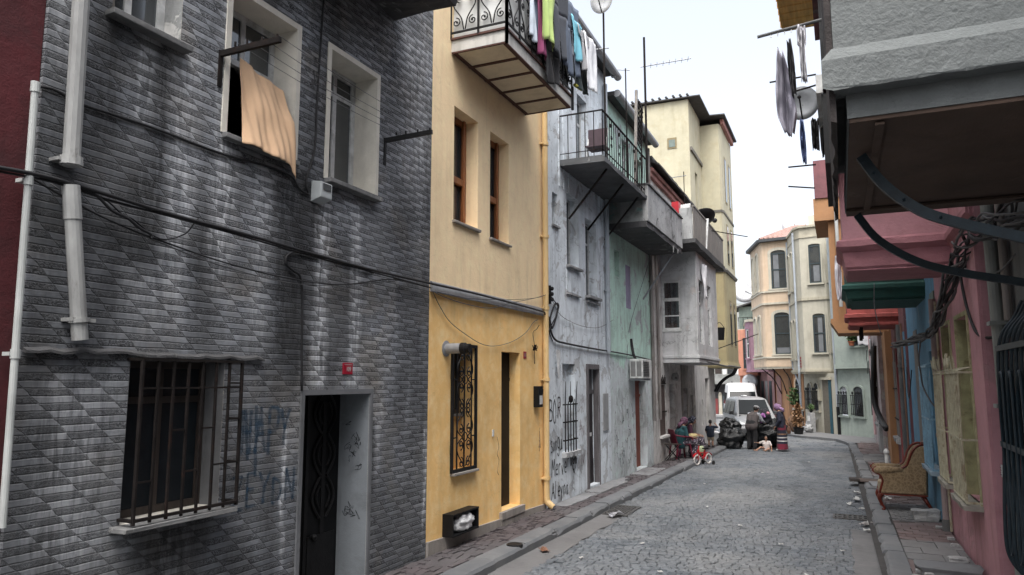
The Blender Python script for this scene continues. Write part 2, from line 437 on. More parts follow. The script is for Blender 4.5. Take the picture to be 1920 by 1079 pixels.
M_DOORB = simple('black_painted_door', (.007, .0075, .0085), .55, .4, 4, .15, spec=.2)

def cloth(name, base, rough=.9, var=.25, weave=240):
    if name in MC: return MC[name]
    g = G(name)
    n = g.noise(3, 5, .6)
    c = g.mix(g.ramp(n, .3, .7), mul(base, 1 - var), mul(base, 1 + var * .5))
    MC[name] = g.fin(c, rough, g.bump(g.math('ADD', g.noise(weave, 2, .5), g.noise(14, 4, .6)), .25, .006), Sheen_Weight=.04)
    return MC[name]

M_SCRIB = spray('black_spray_paint', (.015, .015, .018), .7, 1)
# --- red neighbour -------------------------------------------------
red = Fac('red_house', 'dark red rendered house with a thin white plastic pipe, next to the grey tiled house', 'house', LX, -3.0, A90)
red.wall(5.975, -.4, 9, 6, [], plaster('dark_red_plaster', (.085, .012, .016), var=.5, dirt=.65, streak=.6, stain=(.012, .008, .009)), d0=.03)
p1 = red.px(66, 168, -.08); p2 = red.px(4, 990, -.08)
red.pipe([(p1[0], -.08, p1[1]), (p2[0], -.08, p2[1])], .023, M_WPVC, (.22, .62), n=12)
m = MB(); m.tube([(p1[0], -.08, p1[1] - .02), (p1[0], -.08, p1[1] + .05)], .029, 12); m.build('pipe_cap', M_WPVC, red.root)

# --- grey tiled house ----------------------------------------------
gy = Fac('grey_tiled_house', 'grey house faced in sooty zigzag tiles, with a recessed iron door and a barred window', 'house', LX, 2.98, A90)
GU = lambda o: o
gw = gy
W1 = (3.44 - 2.98, 4.06 - 2.98, 4.93, 6.35, .20)
W2 = (*gy.rect(436, 3, 549, 263)[:2], 4.36, 5.72, .30)
W3 = (*gy.rect(621, 105, 701, 371)[:2], 4.31, 5.75, .31)
W4 = (3.79 - 2.98, 4.71 - 2.98, 1.16, 2.36, .22)
DR = (5.74 - 2.98, 6.84 - 2.98, -.06, 2.06, .40)
gy.wall(5.13, -.5, 9.2, 6, [W1, W2, W3, W4, DR], M_TILE, M_CREAM)
# window surrounds (thin raised plaster bands)
for o, nm in ((W2, 'surround'), (W3, 'surround')):
    m = MB(); a, b, c, e = o[:4]; k = .06
    m.box(a - k, a, -.014, -.0005, c, e + k); m.box(b, b + k, -.014, -.0005, c, e + k); m.box(a, b, -.014, -.0005, e, e + k)
    m.build(nm, M_CREAM, gy.root)
gy.window(W1, .20, M_WFRAME, M_GLASSD, .07, (.45,), (), curtain=(0, .35, cloth('grey_net', (.3, .3, .3))))
m = MB(); m.beam((W1[0] + .12, .16, 4.95), (W1[0] + .02, .1, 5.6), .03, .03); m.build('stay_bar', M_GREYWOOD, gy.root)
gy.window((W2[0], W2[1], 5.18, 5.72), .28, M_WFRAME, M_GLASSD, .06, (.5,), (), curtain=(.3, .9, cloth('grey_net', (.3, .3, .3))))
m = MB(); a, b = W2[:2]
m.box(a, a + .05, .28, .33, 4.36, 5.18); m.box(b - .05, b, .28, .33, 4.36, 5.18); m.box(a, b, .285, .33, 4.36, 4.41); m.build('open_frame', M_WFRAME, gy.root)
gy.window(W3, .30, M_WFRAME, M_GLASSD, .07, (.55,), (.8,), curtain=(.0, .5, cloth('dim_net', (.2, .2, .21))))
gy.window(W4, .21, M_DWOOD, simple('sooty_pane', (.012, .016, .02), .25, .3, 4, .05, spec=.3), .06, (.5,), (.74,))
m = MB(); m.box(W4[0], W4[1], .6, .62, W4[2], W4[3]); m.build('blind', M_BLACKIN, gy.root)
gy.sill(W1[0], W1[1], 4.93, .10, .04, M_CONC); gy.sill(W2[0], W2[1], 4.36, .06, .05, M_CONC); gy.sill(W3[0], W3[1], 4.31, .10, .05, M_CONC); gy.sill(W4[0] - .02, W4[1], 1.155, .17, .035, M_CONC, over=.06)
m = MB(); m.box(W1[1] - .003, W1[1] - .0005, .001, .198, W1[2], W1[3]); m.build('reveal_plaster', plaster('mottled_reveal', (.30, .31, .31), var=.3, dirt=.8, patch=(.5, .5, .49), pthr=.58, pscale=3), gy.root)
# barred cage in front of the low window
m = MB(); a, b, c, e = W4[0] - .01, W4[1] + .05, 1.17, 2.36; D = -.15
def bar(*q): m.beam(*q, .020, .020)
for z in (c + .03, e): m.beam((a, D, z), (b, D, z), .03, .022); m.beam((a, D, z), (a, .02, z), .03, .022); m.beam((b, D, z), (b, .02, z), .03, .022)
n = 8
for i in range(n):
    u = a + (b - a) * i / (n - 1); m.beam((u, D, c), (u, D, e), .026 if i in (0, n - 1) else .018, .018)
for i, t in ((0, .82), (1, .82), (2, .55), (4, .55), (5, .82), (6, .6), (0, .25), (3, .28), (5, .3), (6, .3), (2, .82), (3, .82), (4, .82), (6, .82)):
    z = c + (e - c) * t; u = a + (b - a) * i / (n - 1); v = a + (b - a) * (i + 1) / (n - 1); m.beam((u, D, z), (v, D, z), .012, .014)
for t in (.3, .6, .85):
    z = c + (e - c) * t; m.beam((b, D, z), (b, .02, z), .014, .014)
m.build('window_bars', M_RUSTIRON, gy.root)
# door: frame, leaf, relief
a, b, c, e = DR[:4]
m = MB(); m.box(a - .05, a, -.018, -.0005, c, e + .05); m.box(b, b + .05, -.018, -.0005, c, e + .05); m.box(a, b, -.018, -.0005, e, e + .05); m.build('door_frame', plaster('sooty_surround', (.13, .135, .145), dirt=.6, streak=.6), gy.root)
door = MB(); door.box(a, b, .40, .44, c, e); door = door.build('door', M_DOORB, gy.root)
m = MB()
for k in (0, 1):
    x0 = a + .05 + k * (b - a) / 2; x1 = x0 + (b - a) / 2 - .1; cx = (x0 + x1) / 2
    m.box(x0, x1, .388, .40, c + .1, c + .62); m.box(cx - .03, cx + .03, .384, .40, c + .62, e - .1)
    for z in (.95, 1.4, 1.85):
        for s in (-1, 1):
            pts = [(cx + s * (.05 + .13 * math.sin(t * PI)), .385, z - .22 + .44 * t) for t in [i / 12 for i in range(13)]]
            m.tube(pts, .016, 6)
            pts = [(cx + s * (.05 + .06 * math.sin(t * PI)), .385, z - .12 + .24 * t) for t in [i / 10 for i in range(11)]]
            m.tube(pts, .012, 6)
m.box((a + b) / 2 - .025, (a + b) / 2 + .025, .38, .40, c, e)
m.build('relief', M_IRON, door)
m = MB(); m.ball(((a + b) / 2 + .12, .36, .55), .035); m.tube([((a + b) / 2 + .12, .4, .55), ((a + b) / 2 + .12, .36, .55)], .02, 8); m.build('handle', M_IRON, door)
m = MB(); m.box(DR[1] - .003, DR[1] - .0005, .001, .398, DR[2], DR[3]); m.box(DR[0] + .0005, DR[0] + .003, .001, .398, DR[2], DR[3]); m.box(DR[0] + .003, DR[1] - .003, .001, .398, DR[3] - .003, DR[3] - .0005); m.build('reveal_plaster', plaster('blue_grey_plaster', (.18, .198, .215), var=.25, dirt=.6, streak=.6, stain=(.03, .03, .033), patch=(.13, .135, .14), pthr=.62), gy.root)
m = MB(); m.box(W4[1] - .003, W4[1] - .0005, .001, .21, W4[2], W4[3]); m.box(W4[0] + .0005, W4[0] + .003, .001, .21, W4[2], W4[3]); m.box(W4[0] + .003, W4[1] - .003, .001, .21, W4[3] - .003, W4[3] - .0005); m.build('reveal_plaster', plaster('sooty_reveal', (.13, .133, .14), dirt=.6), gy.root)
# step in front of the door inside the reveal
m = MB(); m.box(a, b, .0, .39, -.3, -.055); m.build('threshold', M_CONC, gy.root)
# ledge over the low window
m = MB(); n = 26; top = []
for i in range(n + 1):
    u = .02 + 2.14 * i / n; top.append((u, rnd.uniform(-.06, -.035), 2.405 + rnd.uniform(-.012, .012)))
m.loft([[(u, .0, z - .012), (u, d * .8, z - .018), (u, d * .8, z), (u, .0, z + .022)] for u, d, z in top]); m.build('ledge', M_DCONC, gy.root)
# downpipes
q1 = gy.px(152, 0, -.10); q2 = gy.px(133, 312, -.10); dv = ((q1[0] - q2[0]) / (q1[1] - q2[1]))
gy.pipe([(q1[0] + dv * 1.2, -.10, q1[1] + 1.2), (q2[0], -.10, q2[1])], .056, M_PVC, (.985,))
q3 = gy.px(133, 348, -.09); q4 = gy.px(150, 638, -.09)
m = MB(); P0, P1 = Vector((q3[0], -.09, q3[1])), Vector((q4[0], -.09, q4[1]))
m.tube([P0, P0.lerp(P1, .22)], [.056, .058], 14); m.tube([P0.lerp(P1, .2), P1], .052, 14); m.tube([P0.lerp(P1, .86), P0.lerp(P1, .885)], .066, 14); m.box(P1.x - .085, P1.x + .085, -.12, .0, P0.lerp(P1, .87).z - .012, P0.lerp(P1, .87).z + .014)
m.build('drainpipe', M_PVC, gy.root)
# balcony slab overhead
m = MB(); n = 22
rings = []
for i in range(n + 1):
    u = .9 + 3.3 * i / n; o = rnd.uniform(-.02, .02)
    rings.append([(u, .0, 6.66 + rnd.uniform(-.02, .02)), (u, -.45, 6.64 + rnd.uniform(-.03, .03)), (u, -.86 + o, 6.66 + rnd.uniform(-.03, .02)), (u, -.89 + o, 6.72), (u, -.89 + o, 6.86), (u, .0, 6.86)])
m.loft(rings); m.build('balcony_slab', M_DCONC, gy.root)
# graffiti -----------------------------------------------------------
def strokes(fac, name, lines, mat, w=.012, d=-.004, parent=None, soft=.25, seed=1):
    """Spray-painted letters: flat ribbons a few mm proud of the wall, width varying along the stroke."""
    r = random.Random(seed); m = MB()
    for ln in lines:
        P = smooth_path([(x, d, z) for x, z in ln], 5) if len(ln) > 2 else [Vector((ln[0][0], d, ln[0][1])), Vector((ln[1][0], d, ln[1][1]))]
        rings = []
        for i, p in enumerate(P):
            t = P[min(i + 1, len(P) - 1)] - P[max(i - 1, 0)]; t.normalize(); nn = Vector((-t.z, 0, t.x)) * (w * r.uniform(1 - soft, 1 + soft) / 2)
            rings.append((p - nn, p + nn))
        dd = r.uniform(-.001, .001)
        for (a, b), (c, e) in zip(rings, rings[1:]):
            m.quad((a.x, d + dd, a.z), (b.x, d + dd, b.z), (e.x, d + dd, e.z), (c.x, d + dd, c.z))
    return m.build(name, mat, parent or fac.root, fixn=False)
LET = {
 'A': [[(0, 0), (.28, .55), (.45, 1)], [(.45, 1), (.6, .5), (.85, 0)], [(.15, .4), (.72, .42)]],
 'B': [[(.05, 0), (.1, 1)], [(.1, 1), (.65, .92), (.6, .6), (.12, .52)], [(.12, .52), (.8, .42), (.7, .05), (.05, 0)]],
 'H': [[(.05, 0), (.1, 1)], [(.75, 0), (.72, 1)], [(.08, .5), (.72, .5)]],
 'P': [[(.05, 0), (.1, 1)], [(.1, 1), (.75, .95), (.7, .55), (.1, .48)]],
 'Y': [[(.0, 1), (.4, .5)], [(.85, 1), (.4, .5), (.3, 0)]],
 'O': [[(.4, 1), (.05, .6), (.2, .05), (.6, .05), (.75, .6), (.4, 1)]],
 'R': [[(.05, 0), (.1, 1)], [(.1, 1), (.7, .95), (.65, .55), (.1, .5)], [(.3, .5), (.85, 0)]],
 'Z': [[(.05, 1), (.8, 1)], [(.8, 1), (.05, 0)], [(.05, 0), (.85, 0)]],
 'E': [[(.1, 1), (.08, 0)], [(.1, 1), (.7, 1)], [(.1, .52), (.6, .5)], [(.08, 0), (.75, .02)]],
 'N': [[(.05, 0), (.1, 1)], [(.1, 1), (.7, 0)], [(.7, 0), (.75, 1)]],
 'D': [[(.05, 0), (.08, 1)], [(.08, 1), (.75, .75), (.75, .25), (.05, 0)]],
 'I': [[(.3, 0), (.35, 1)]], 'L': [[(.1, 1), (.05, 0)], [(.05, 0), (.6, 0)]],
 'U': [[(.05, 1), (.08, .25), (.35, 0), (.65, .25), (.7, 1)]],
 'M': [[(0, 0), (.12, 1)], [(.12, 1), (.4, .4)], [(.4, .4), (.72, 1)], [(.72, 1), (.85, 0)]],
 's': [[(.55, .62), (.2, .66), (.15, .42), (.5, .28), (.45, 0), (.0, .0)]],
 'o': [[(.3, .62), (.05, .35), (.25, .02), (.52, .3), (.3, .62)]],
 'n': [[(.05, 0), (.08, .62)], [(.08, .5), (.35, .64), (.5, .4), (.52, 0)]],
 'g': [[(.5, .6), (.15, .6), (.1, .15), (.45, .1), (.5, .6)], [(.5, .6), (.5, -.25), (.2, -.35), (.02, -.2)]],
 'a': [[(.5, .6), (.15, .55), (.08, .12), (.35, .02), (.5, .4)], [(.5, .6), (.5, .1), (.62, 0)]],
 'e': [[(.08, .32), (.5, .36), (.4, .62), (.12, .5), (.1, .1), (.5, .05)]],
 'r': [[(.05, 0), (.08, .6)], [(.08, .45), (.25, .62), (.45, .56)]],
 'v': [[(0, .62), (.22, 0)], [(.22, 0), (.5, .66)]],
 'l': [[(.15, 1), (.12, 0)]], 'y': [[(.02, .6), (.25, .15)], [(.52, .62), (.1, -.35)]],
 'u': [[(.05, .62), (.08, .15), (.3, 0), (.48, .15), (.5, .62)], [(.5, .62), (.56, 0)]],
 'c': [[(.5, .55), (.2, .62), (.05, .3), (.25, .02), (.52, .1)]],
 'm': [[(.02, 0), (.05, .6)], [(.05, .5), (.2, .62), (.28, .4), (.28, 0)], [(.28, .45), (.45, .62), (.54, .4), (.56, 0)]],
 '~': [[(.0, 1.0), (.1, 1.12)], [(.45, 1.05), (.5, 1.15)]], 'i': [[(.15, .6), (.15, 0)], [(.15, .82), (.17, .86)]],
 'v_': [[(0, 0), (.1, .1)]],
 '<': [[(.35, 0), (.0, .55), (.1, .85), (.35, .65), (.6, .88), (.75, .55), (.35, 0)]],
}
def write(txt, x, z, h, wide, adv, jit, seed):
    r = random.Random(seed); out = []
    for ch in txt:
        if ch == ' ': x += adv * .7; continue
        k = r.uniform(.88, 1.12); dz = r.uniform(-jit, jit)
        for ln in LET[ch]: out.append([(x + px_ * wide * k, z + dz + pz * h * k) for px_, pz in ln])
        x += adv * (1.0 if (ch.isupper() or ch in '<') else .78)
    return out
L = write('HAPY', 4.93 - 2.98, 1.55, .42, .16, .165, .03, 3) + [[(4.97 - 2.98, 1.95), (5.02 - 2.98, 1.5)], [(5.1 - 2.98, 1.98), (5.12 - 2.98, 1.35)]]
strokes(gy, 'graffiti_lettering', L, M_BSPRAY, .034, -.006, seed=2)
L = write('ZEYDN', 4.85 - 2.98, 1.08, .27, .15, .165, .02, 5)
strokes(gy, 'graffiti_lettering', L, M_BSPRAY, .03, -.006, seed=4)
# scribbles on the side of the door recess (faces up the street, so drawn on the reveal plane)
m = MB(); r5 = random.Random(5); xb = DR[1] - .004
for k in range(26):
    y0, z0 = r5.uniform(.10, .28), r5.choice((r5.uniform(1.25, 1.75), r5.uniform(1.35, 1.6), r5.uniform(.72, .85)))
    pts = [(xb - .002, y0 + r5.uniform(-.05, .05), z0 + r5.uniform(-.05, .05)) for _ in range(4)]
    m.tube(smooth_path(pts, 4), .0022, 4)
m.build('scribble_lettering', M_SCRIB, gy.root)

# --- things hung on the grey house -----------------------------------
t = thing('number_plate', 'small red enamel house number plate reading 109, above the recessed iron door', 'number plate', gy.w(6.42 - 2.98, -.004, 2.33), A90)
m = MB(); m.box(-.085, .085, -.008, .004, -.062, .062); pl = m.build('plate', M_PLATE, t, bevel=.004)
text_obj('numerals', '109', .072, simple('enamel_white', (.42, .40, .40), .4), t, Matrix.Translation((.01, -.010, -.008)) @ Matrix.Rotation(PI / 2, 4, 'X'), .001, .8)
m = MB(); m.box(-.06, .06, -.0095, -.0082, .040, .044); m.build('rule', M_WHITE, t)

t = thing('meter_box', 'pale grey plastic meter box on the tiled wall between the two upper windows', 'meter box', gy.w(5.82 - 2.98, -.003, 4.11), A90)
m = MB(); m.prism([(-.09, 0, -.10), (-.09, -.13, -.06), (-.09, -.13, .10), (-.09, 0, .12)], (.18, 0, 0)); bx = m.build('case', simple('pale_grey_plastic', (.42, .45, .46), .5, .12, 6, .03), t, bevel=.008)
m = MB(); m.box(-.06, .06, -.139, -.132, .02, .085); m.build('lens', M_GLASSD, t)

tl = thing('laundry_line', 'two rusty wall brackets strung with clothes wires in front of the grey upper windows', 'clothes line', gy.w(4.48 - 2.98, 0, 5.05), A90)
arms = []
for (u, z, mt) in ((0, 0, M_RUSTIRON), (7.02 - 4.48, .0, M_IRON)):
    m = MB(); m.box(u - .022, u + .022, -.016, -.004, z - .30, z + .03); m.beam((u, -.0, z), (u + .06, -.62, z + .04), .035, .05)
    for k in (.25, .45, .7, .95): m.tube([(u + .06 * k, -.62 * k, z + .05), (u + .06 * k, -.62 * k, z + .09)], .011, 6)
    m.build('bracket', mt, tl)
for k in (.3, .5, .72, .95):
    m = MB(); m.tube(sag((.06 * k, -.62 * k, .06 + .03 * k), (2.54 + .06 * k, -.62 * k, .06 + .03 * k), .03 + .03 * rnd.random()), .003, 5); m.build('wire', M_GCABLE, tl)
m = MB(); m.tube(smooth_path([(.7, -.45, .05), (.72, -.45, -.06), (.66, -.45, -.1), (.75, -.44, -.02)], 5), .005, 5); m.build('loose_end', M_CABLE, tl)

# orange curtain blown out of the open window
M_ORANGE = cloth('orange_cloth', (.60, .40, .25), var=.12)
def cpt(x, y, d): q = gy.px(x, y, d); return Vector((q[0], d, q[1]))
CTL, CTR, CBL, CBR, CMR = cpt(450, 108, .20), cpt(528, 172, .10), cpt(457, 268, -.10), cpt(557, 318, -.16), cpt(550, 232, -.10)
def curt(i, j):
    L_ = CTL.lerp(CBL, j); k = j * 2
    R_ = CTR.lerp(CMR, k) if k < 1 else CMR.lerp(CBR, k - 1)
    p = L_.lerp(R_, i); f = .25 + .75 * j
    p.y += .012 * math.sin(i * 17 + j * 1.6) * f + .007 * math.sin(i * 43 - j * 6) * f + .03 * mnoise.noise(Vector((i * 3.5, j * 2.2, 4))) + .012 * math.sin(j * 9 + i * 5) * i - .04 * math.sin(i * PI) * j
    p.z += .008 * math.sin(i * 9) * j - (.10 * max(0, i - .80) / .20 * max(0, j - .6) / .4)
    return p
m = MB(); m.grid(curt, 60, 40)
o = m.build('window_curtain', M_ORANGE, None, smooth=True, solid=.004); o.matrix_world = Matrix.Translation(gy.o) @ Matrix.Rotation(A90, 4, 'Z')
tag(o, 'orange cloth curtain blown out through an open upper window of the grey house', 'curtain')
# --- yellow house --------------------------------------------------
ye = Fac('yellow_house', 'yellow rendered house with brown wooden windows and a narrow black doorway', 'house', LX, 8.115, A90)
M_YEL = plaster('yellow_plaster', (.92, .715, .45), var=.07, dirt=.22, streak=.30, stain=(.26, .18, .10), bump=.3, fine=45, crack=.12, low=(3.42, (.90, .575, .225), 0.0), patch=(.93, .72, .45), pthr=.70, pscale=.8)  # low: deeper yellow below the flashing, the lower wall's dimmer light put into the colour
M_STONE = plaster('stone_plinth', (.30, .275, .25), var=.25, dirt=.6, streak=.6, bump=.3)
y0 = 8.115
def yr(u0, u1, z0, z1, d): return (u0 - y0, u1 - y0, z0, z1, d)
YW1 = yr(8.73, 9.48, 4.43, 6.10, .21); YW2 = yr(9.90, 10.60, 4.39, 6.10, .19); YLW = yr(8.74, 9.41, .97, 2.68, .25); YD = yr(10.33, 11.05, .22, 2.66, .20)
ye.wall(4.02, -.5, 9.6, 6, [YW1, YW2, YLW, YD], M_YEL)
for o in (YW1, YW2):
    ye.window(o, o[4] - .01, M_OWOOD, M_GLASSD, .09, (), (.42, ), th=.09, curtain=(0, .9, cloth('dark_net', (.1, .095, .09))))
    m = MB(); a, b, c, e = o[:4]; m.box(b - .14, b - .085, o[4] - .045, o[4] - .01, c, e); m.box(b - .13, b - .10, o[4] - .06, o[4] - .045, c + .1, c + .16); m.box(a, b - .085, o[4] - .035, o[4] - .01, c + (e - c) * .42 - .05, c + (e - c) * .42 + .05)
    m.build('frame_bead', M_OWOOD, ye.root, bevel=.006)
    ye.sill(a, b, c, .05, .035, M_STONE, over=.03)
ye.window(yr(8.74, 9.41, 1.72, 2.68, 0), .235, M_DWOOD, M_GLASSD, .07, (), ())
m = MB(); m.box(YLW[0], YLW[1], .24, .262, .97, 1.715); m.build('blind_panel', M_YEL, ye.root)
m = MB(); m.box(YLW[0], YLW[1], .17, .24, 1.70, 1.735); m.build('inner_shelf', M_STONE, ye.root)
ye.sill(YLW[0], YLW[1], .97, .07, .04, M_STONE, over=.03)
def spiral(m, cx, cz, r, turns, a0, sgn, d, th, n=22):
    pts = []
    for i in range(n + 1):
        t = i / n; a = a0 + sgn * turns * 2 * PI * t; q = r * (1 - .82 * t); pts.append((cx + q * math.cos(a), d, cz + q * math.sin(a)))
    m.tube(pts, th, 5); m.ball((pts[-1][0], d, pts[-1][2]), th * 2.0, n=6, m=4)
def panel_unit(m, cx, cz, h, w, d, th):
    """One mirrored scroll unit of the window grille: curved stems closing on a ring, spirals at the ends."""
    for s in (-1, 1):
        st = smooth_path([(cx + s * .02, d, cz + h * .5), (cx + s * w * .48, d, cz + h * .28), (cx + s * w * .52, d, cz + h * .12), (cx + s * w * .18, d, cz + .0)], 6)
        m.tube(st, th, 5)
        st = smooth_path([(cx + s * .02, d, cz - h * .5), (cx + s * w * .48, d, cz - h * .28), (cx + s * w * .52, d, cz - h * .12), (cx + s * w * .18, d, cz - .0)], 6)
        m.tube(st, th, 5)
        spiral(m, cx + s * w * .28, cz + h * .13, w * .17, 1.1, PI * .5, s, d, th)
        spiral(m, cx + s * w * .28, cz - h * .13, w * .17, 1.1, -PI * .5, -s, d, th)
        spiral(m, cx + s * w * .24, cz + h * .44, w * .18, 1.1, -PI * .5, -s, d, th)
        spiral(m, cx + s * w * .24, cz - h * .44, w * .18, 1.1, PI * .5, s, d, th)
    m.tube([(cx + w * .17 * math.cos(k * PI / 8), d, cz + h * .075 * math.sin(k * PI / 8)) for k in range(17)], th, 5, cap=False)
m = MB(); a, b, c, e = YLW[:4]; D = -.02; a -= .02; b += .01
for z in (c + .02, e + .01): m.box(a, b, D - .014, D + .014, z - .022, z + .022)
for u in (a, b): m.box(u - .02, u + .02, D - .016, D + .016, c, e + .03)
cx = (a + b) / 2
for u in (a + (b - a) * .2, cx, a + (b - a) * .8): m.box(u - .009, u + .009, D - .008, D + .008, c, e)
for k in (.27, .73): m.box(a, a + (b - a) * .2, D - .008, D + .008, c + (e - c) * k - .008, c + (e - c) * k + .008); m.box(a + (b - a) * .8, b, D - .008, D + .008, c + (e - c) * k - .008, c + (e - c) * k + .008)
panel_unit(m, cx, c + (e - c) * .27, (e - c) * .46, .42, D - .012, .0085); panel_unit(m, cx, c + (e - c) * .73, (e - c) * .46, .42, D - .012, .0085)
m.box(a - .035, a - .015, D - .02, D + .01, c + .25, c + .37); m.box(a - .035, a - .015, D - .02, D + .01, c + 1.25, c + 1.37)
m.build('window_grille', M_IRON, ye.root)
m = MB(); m.box(YD[0], YD[1], .19, .21, YD[2], YD[3]); dr = m.build('door', M_DOORB, ye.root)
m = MB(); m.box(YD[0] + .06, YD[0] + .16, .183, .19, 2.30, 2.45); m.build('paper_note', M_WHITE, dr)
m = MB(); m.box(YD[0] + .03, YD[1] - .03, .17, .19, 2.20, 2.25); m.build('door_rail', M_DOORB, dr)
# metal flashing band, plinth, step
m = MB(); m.loft([[(u, .0, 3.36), (u, -.055, 3.345 + dz), (u, -.06, 3.36 + dz), (u, -.035, 3.485 + dz), (u, 0, 3.50)] for u, dz in [(i * .321 + .01, rnd.uniform(-.004, .004)) for i in range(13)]]); m.build('flashing', M_GALV, ye.root)
m = MB(); m.loft([[(u, .01, -.4), (u, -.035, -.4), (u, -.035, z), (u, .01, z)] for u, z in ((0, .20), (2.15, .125))]); m.loft([[(u, .01, -.4), (u, -.035, -.4), (u, -.035, z), (u, .01, z)] for u, z in ((3.02, .11), (4.0, .075))]); m.build('plinth', M_STONE, ye.root)
m = MB(); m.box(2.15, 3.02, -.055, .19, .10, .215, jit=.004); m.box(2.16, 3.01, -.04, .10, -.4, .10); m.build('doorstep', M_STONE, ye.root, bevel=.006)
# stove-pipe stub
m = MB(); pv = (8.56 - y0, 2.63)
m.lathe([(.105, 0), (.11, -.012), (.075, -.02)], (pv[0], 0, pv[1]), 'y', 18); m.lathe([(.07, -.01), (.07, -.24)], (pv[0], 0, pv[1]), 'y', 18); vt = m.build('flue', M_GALV, ye.root)
m = MB(); m.lathe([(.076, -.24), (.076, -.30), (.066, -.31)], (pv[0], 0, pv[1]), 'y', 18); m.tube([(pv[0], -.30, pv[1]), (pv[0], -.37, pv[1] - .0)], .06, 14); m.build('flue_cap', M_IRON, vt)
M_YPIPE = simple('yellow_pipe', (.70, .50, .25), .5, .2, 4, .05, rust=(.42, .28, .12), stretch=(1, 1, .3))
ye.pipe([(3.93, -.075, 7.4), (3.92, -.075, .16)], .052, M_YPIPE, (.12, .36, .54, .715, .95))
m = MB(); m.tube(smooth_path([(3.92, -.075, .2), (3.92, -.085, .13), (3.925, -.15, .07), (3.93, -.19, .04)], 4), .055, 12); m.build('pipe_shoe', M_YPIPE, ye.root)
m = MB()
for k in range(4): m.tube(smooth_path([(3.78 + rnd.uniform(-.04, .04), -.003, 1.2 + rnd.uniform(-.2, .2)) for _ in range(5)], 4), .004, 4)
m.tube(smooth_path([(2.06, -.003, 1.35), (2.12, -.003, 1.2), (2.06, -.003, 1.1), (2.13, -.003, 1.0), (2.07, -.003, .85), (2.12, -.003, .78)], 4), .004, 4)
m.build('pencil_lettering', simple('pencil', (.3, .2, .11), .9), ye.root)
m = MB(); m.box(1.88, 1.93, -.018, .0, 1.37, 1.47); m.build('door_bell', M_WHITE, ye.root, bevel=.004)
# balcony ------------------------------------------------------------
M_CREAMB = plaster('cream_board', (.68, .60, .45), var=.15, dirt=.4, streak=.2, bump=.12, stain=(.14, .09, .05))
M_BRNW = simple('brown_batten', (.075, .03, .022), .7, .4, 5, .2)
M_OFFW = plaster('offwhite_render', (.50, .49, .46), var=.15, dirt=.65, streak=.8, stain=(.05, .045, .04), bump=.3)
b0, b1, bd, bz = 8.62 - y0, 11.28 - y0, -.86, 6.85
m = MB(); m.box(b0, b1, bd, -.002, bz, bz + .20, jit=.004); m.build('balcony_slab', M_OFFW, ye.root)
m = MB(); k = 5
for i in range(k + 1):
    u = b0 + (b1 - b0) * i / k; m.box(max(b0, u - .03), min(b1, u + .03), bd, -.01, bz - .022, bz - .001)
for d in (bd + .03, -.045): m.box(b0 + .031, b1 - .031, d - .03, d + .03, bz - .019, bz - .0015)
m.build('soffit_batten', M_BRNW, ye.root)
m = MB(); m.box(b0 + .02, b1 - .02, bd + .02, -.02, bz - .008, bz - .0005); m.build('soffit_board', M_CREAMB, ye.root)
m = MB()
for (p, q) in (((b0 - .012, bd - .012), (b1 + .012, bd - .012)), ((b0 - .012, bd - .012), (b0 - .012, -.01))):
    m.beam((p[0], p[1], bz + .185), (q[0], q[1], bz + .185), .03, .03)
m.build('edge_strip', M_BRNW, ye.root)
def scroll_panel(m, p, q, z0, z1, th, units):
    """Iron railing panel between points p and q: rails, twisted posts, heart scrolls."""
    P, Q = Vector((*p, 0)), Vector((*q, 0)); L = (Q - P).length; ex = (Q - P) / L
    T = MB()
    T.box(0, L, -.014, .014, z1 - .03, z1); T.box(0, L, -.012, .012, z0, z0 + .025)
    for i in range(units):
        c = L * (i + .5) / units; w = L / units; h = z1 - z0
        for s in (-1, 1):
            T.tube(smooth_path([(c + s * w * .03, 0, z0 + .04), (c + s * w * .12, 0, z0 + h * .22), (c + s * w * .40, 0, z0 + h * .42), (c + s * w * .34, 0, z0 + h * .62), (c + s * w * .08, 0, z0 + h * .72), (c, 0, z1 - .04)], 5), .010, 5)
            spiral(T, c + s * w * .30, z0 + h * .16, w * .16, 1.2, PI * .5, s, 0, .009)
            spiral(T, c + s * w * .2, z0 + h * .52, w * .13, 1.2, -PI * .5, s, 0, .009)
            spiral(T, c + s * w * .30, z0 + h * .84, w * .14, 1.2, PI * .5, -s, 0, .009)
        T.box(c + w * .5 - .012, c + w * .5 + .012, -.012, .012, z0 - .08, z1)
    T.box(-.018, .018, -.018, .018, z0 - .3, z1 + .03)
    M = Matrix(((ex.x, -ex.y, 0, P.x), (ex.y, ex.x, 0, P.y), (0, 0, 1, 0), (0, 0, 0, 1)))
    T.xf(M); m.add(T.v, T.f)
m = MB(); scroll_panel(m, (b0 - .02, bd - .02), (b0 - .02, .0), bz + .26, bz + 1.25, .01, 2); m.build('railing', M_IRON, ye.root)
m = MB(); scroll_panel(m, (b0 - .02, bd - .02), (b1, bd - .02), bz + .26, bz + 1.25, .01, 6); m.build('railing', M_IRON, ye.root)
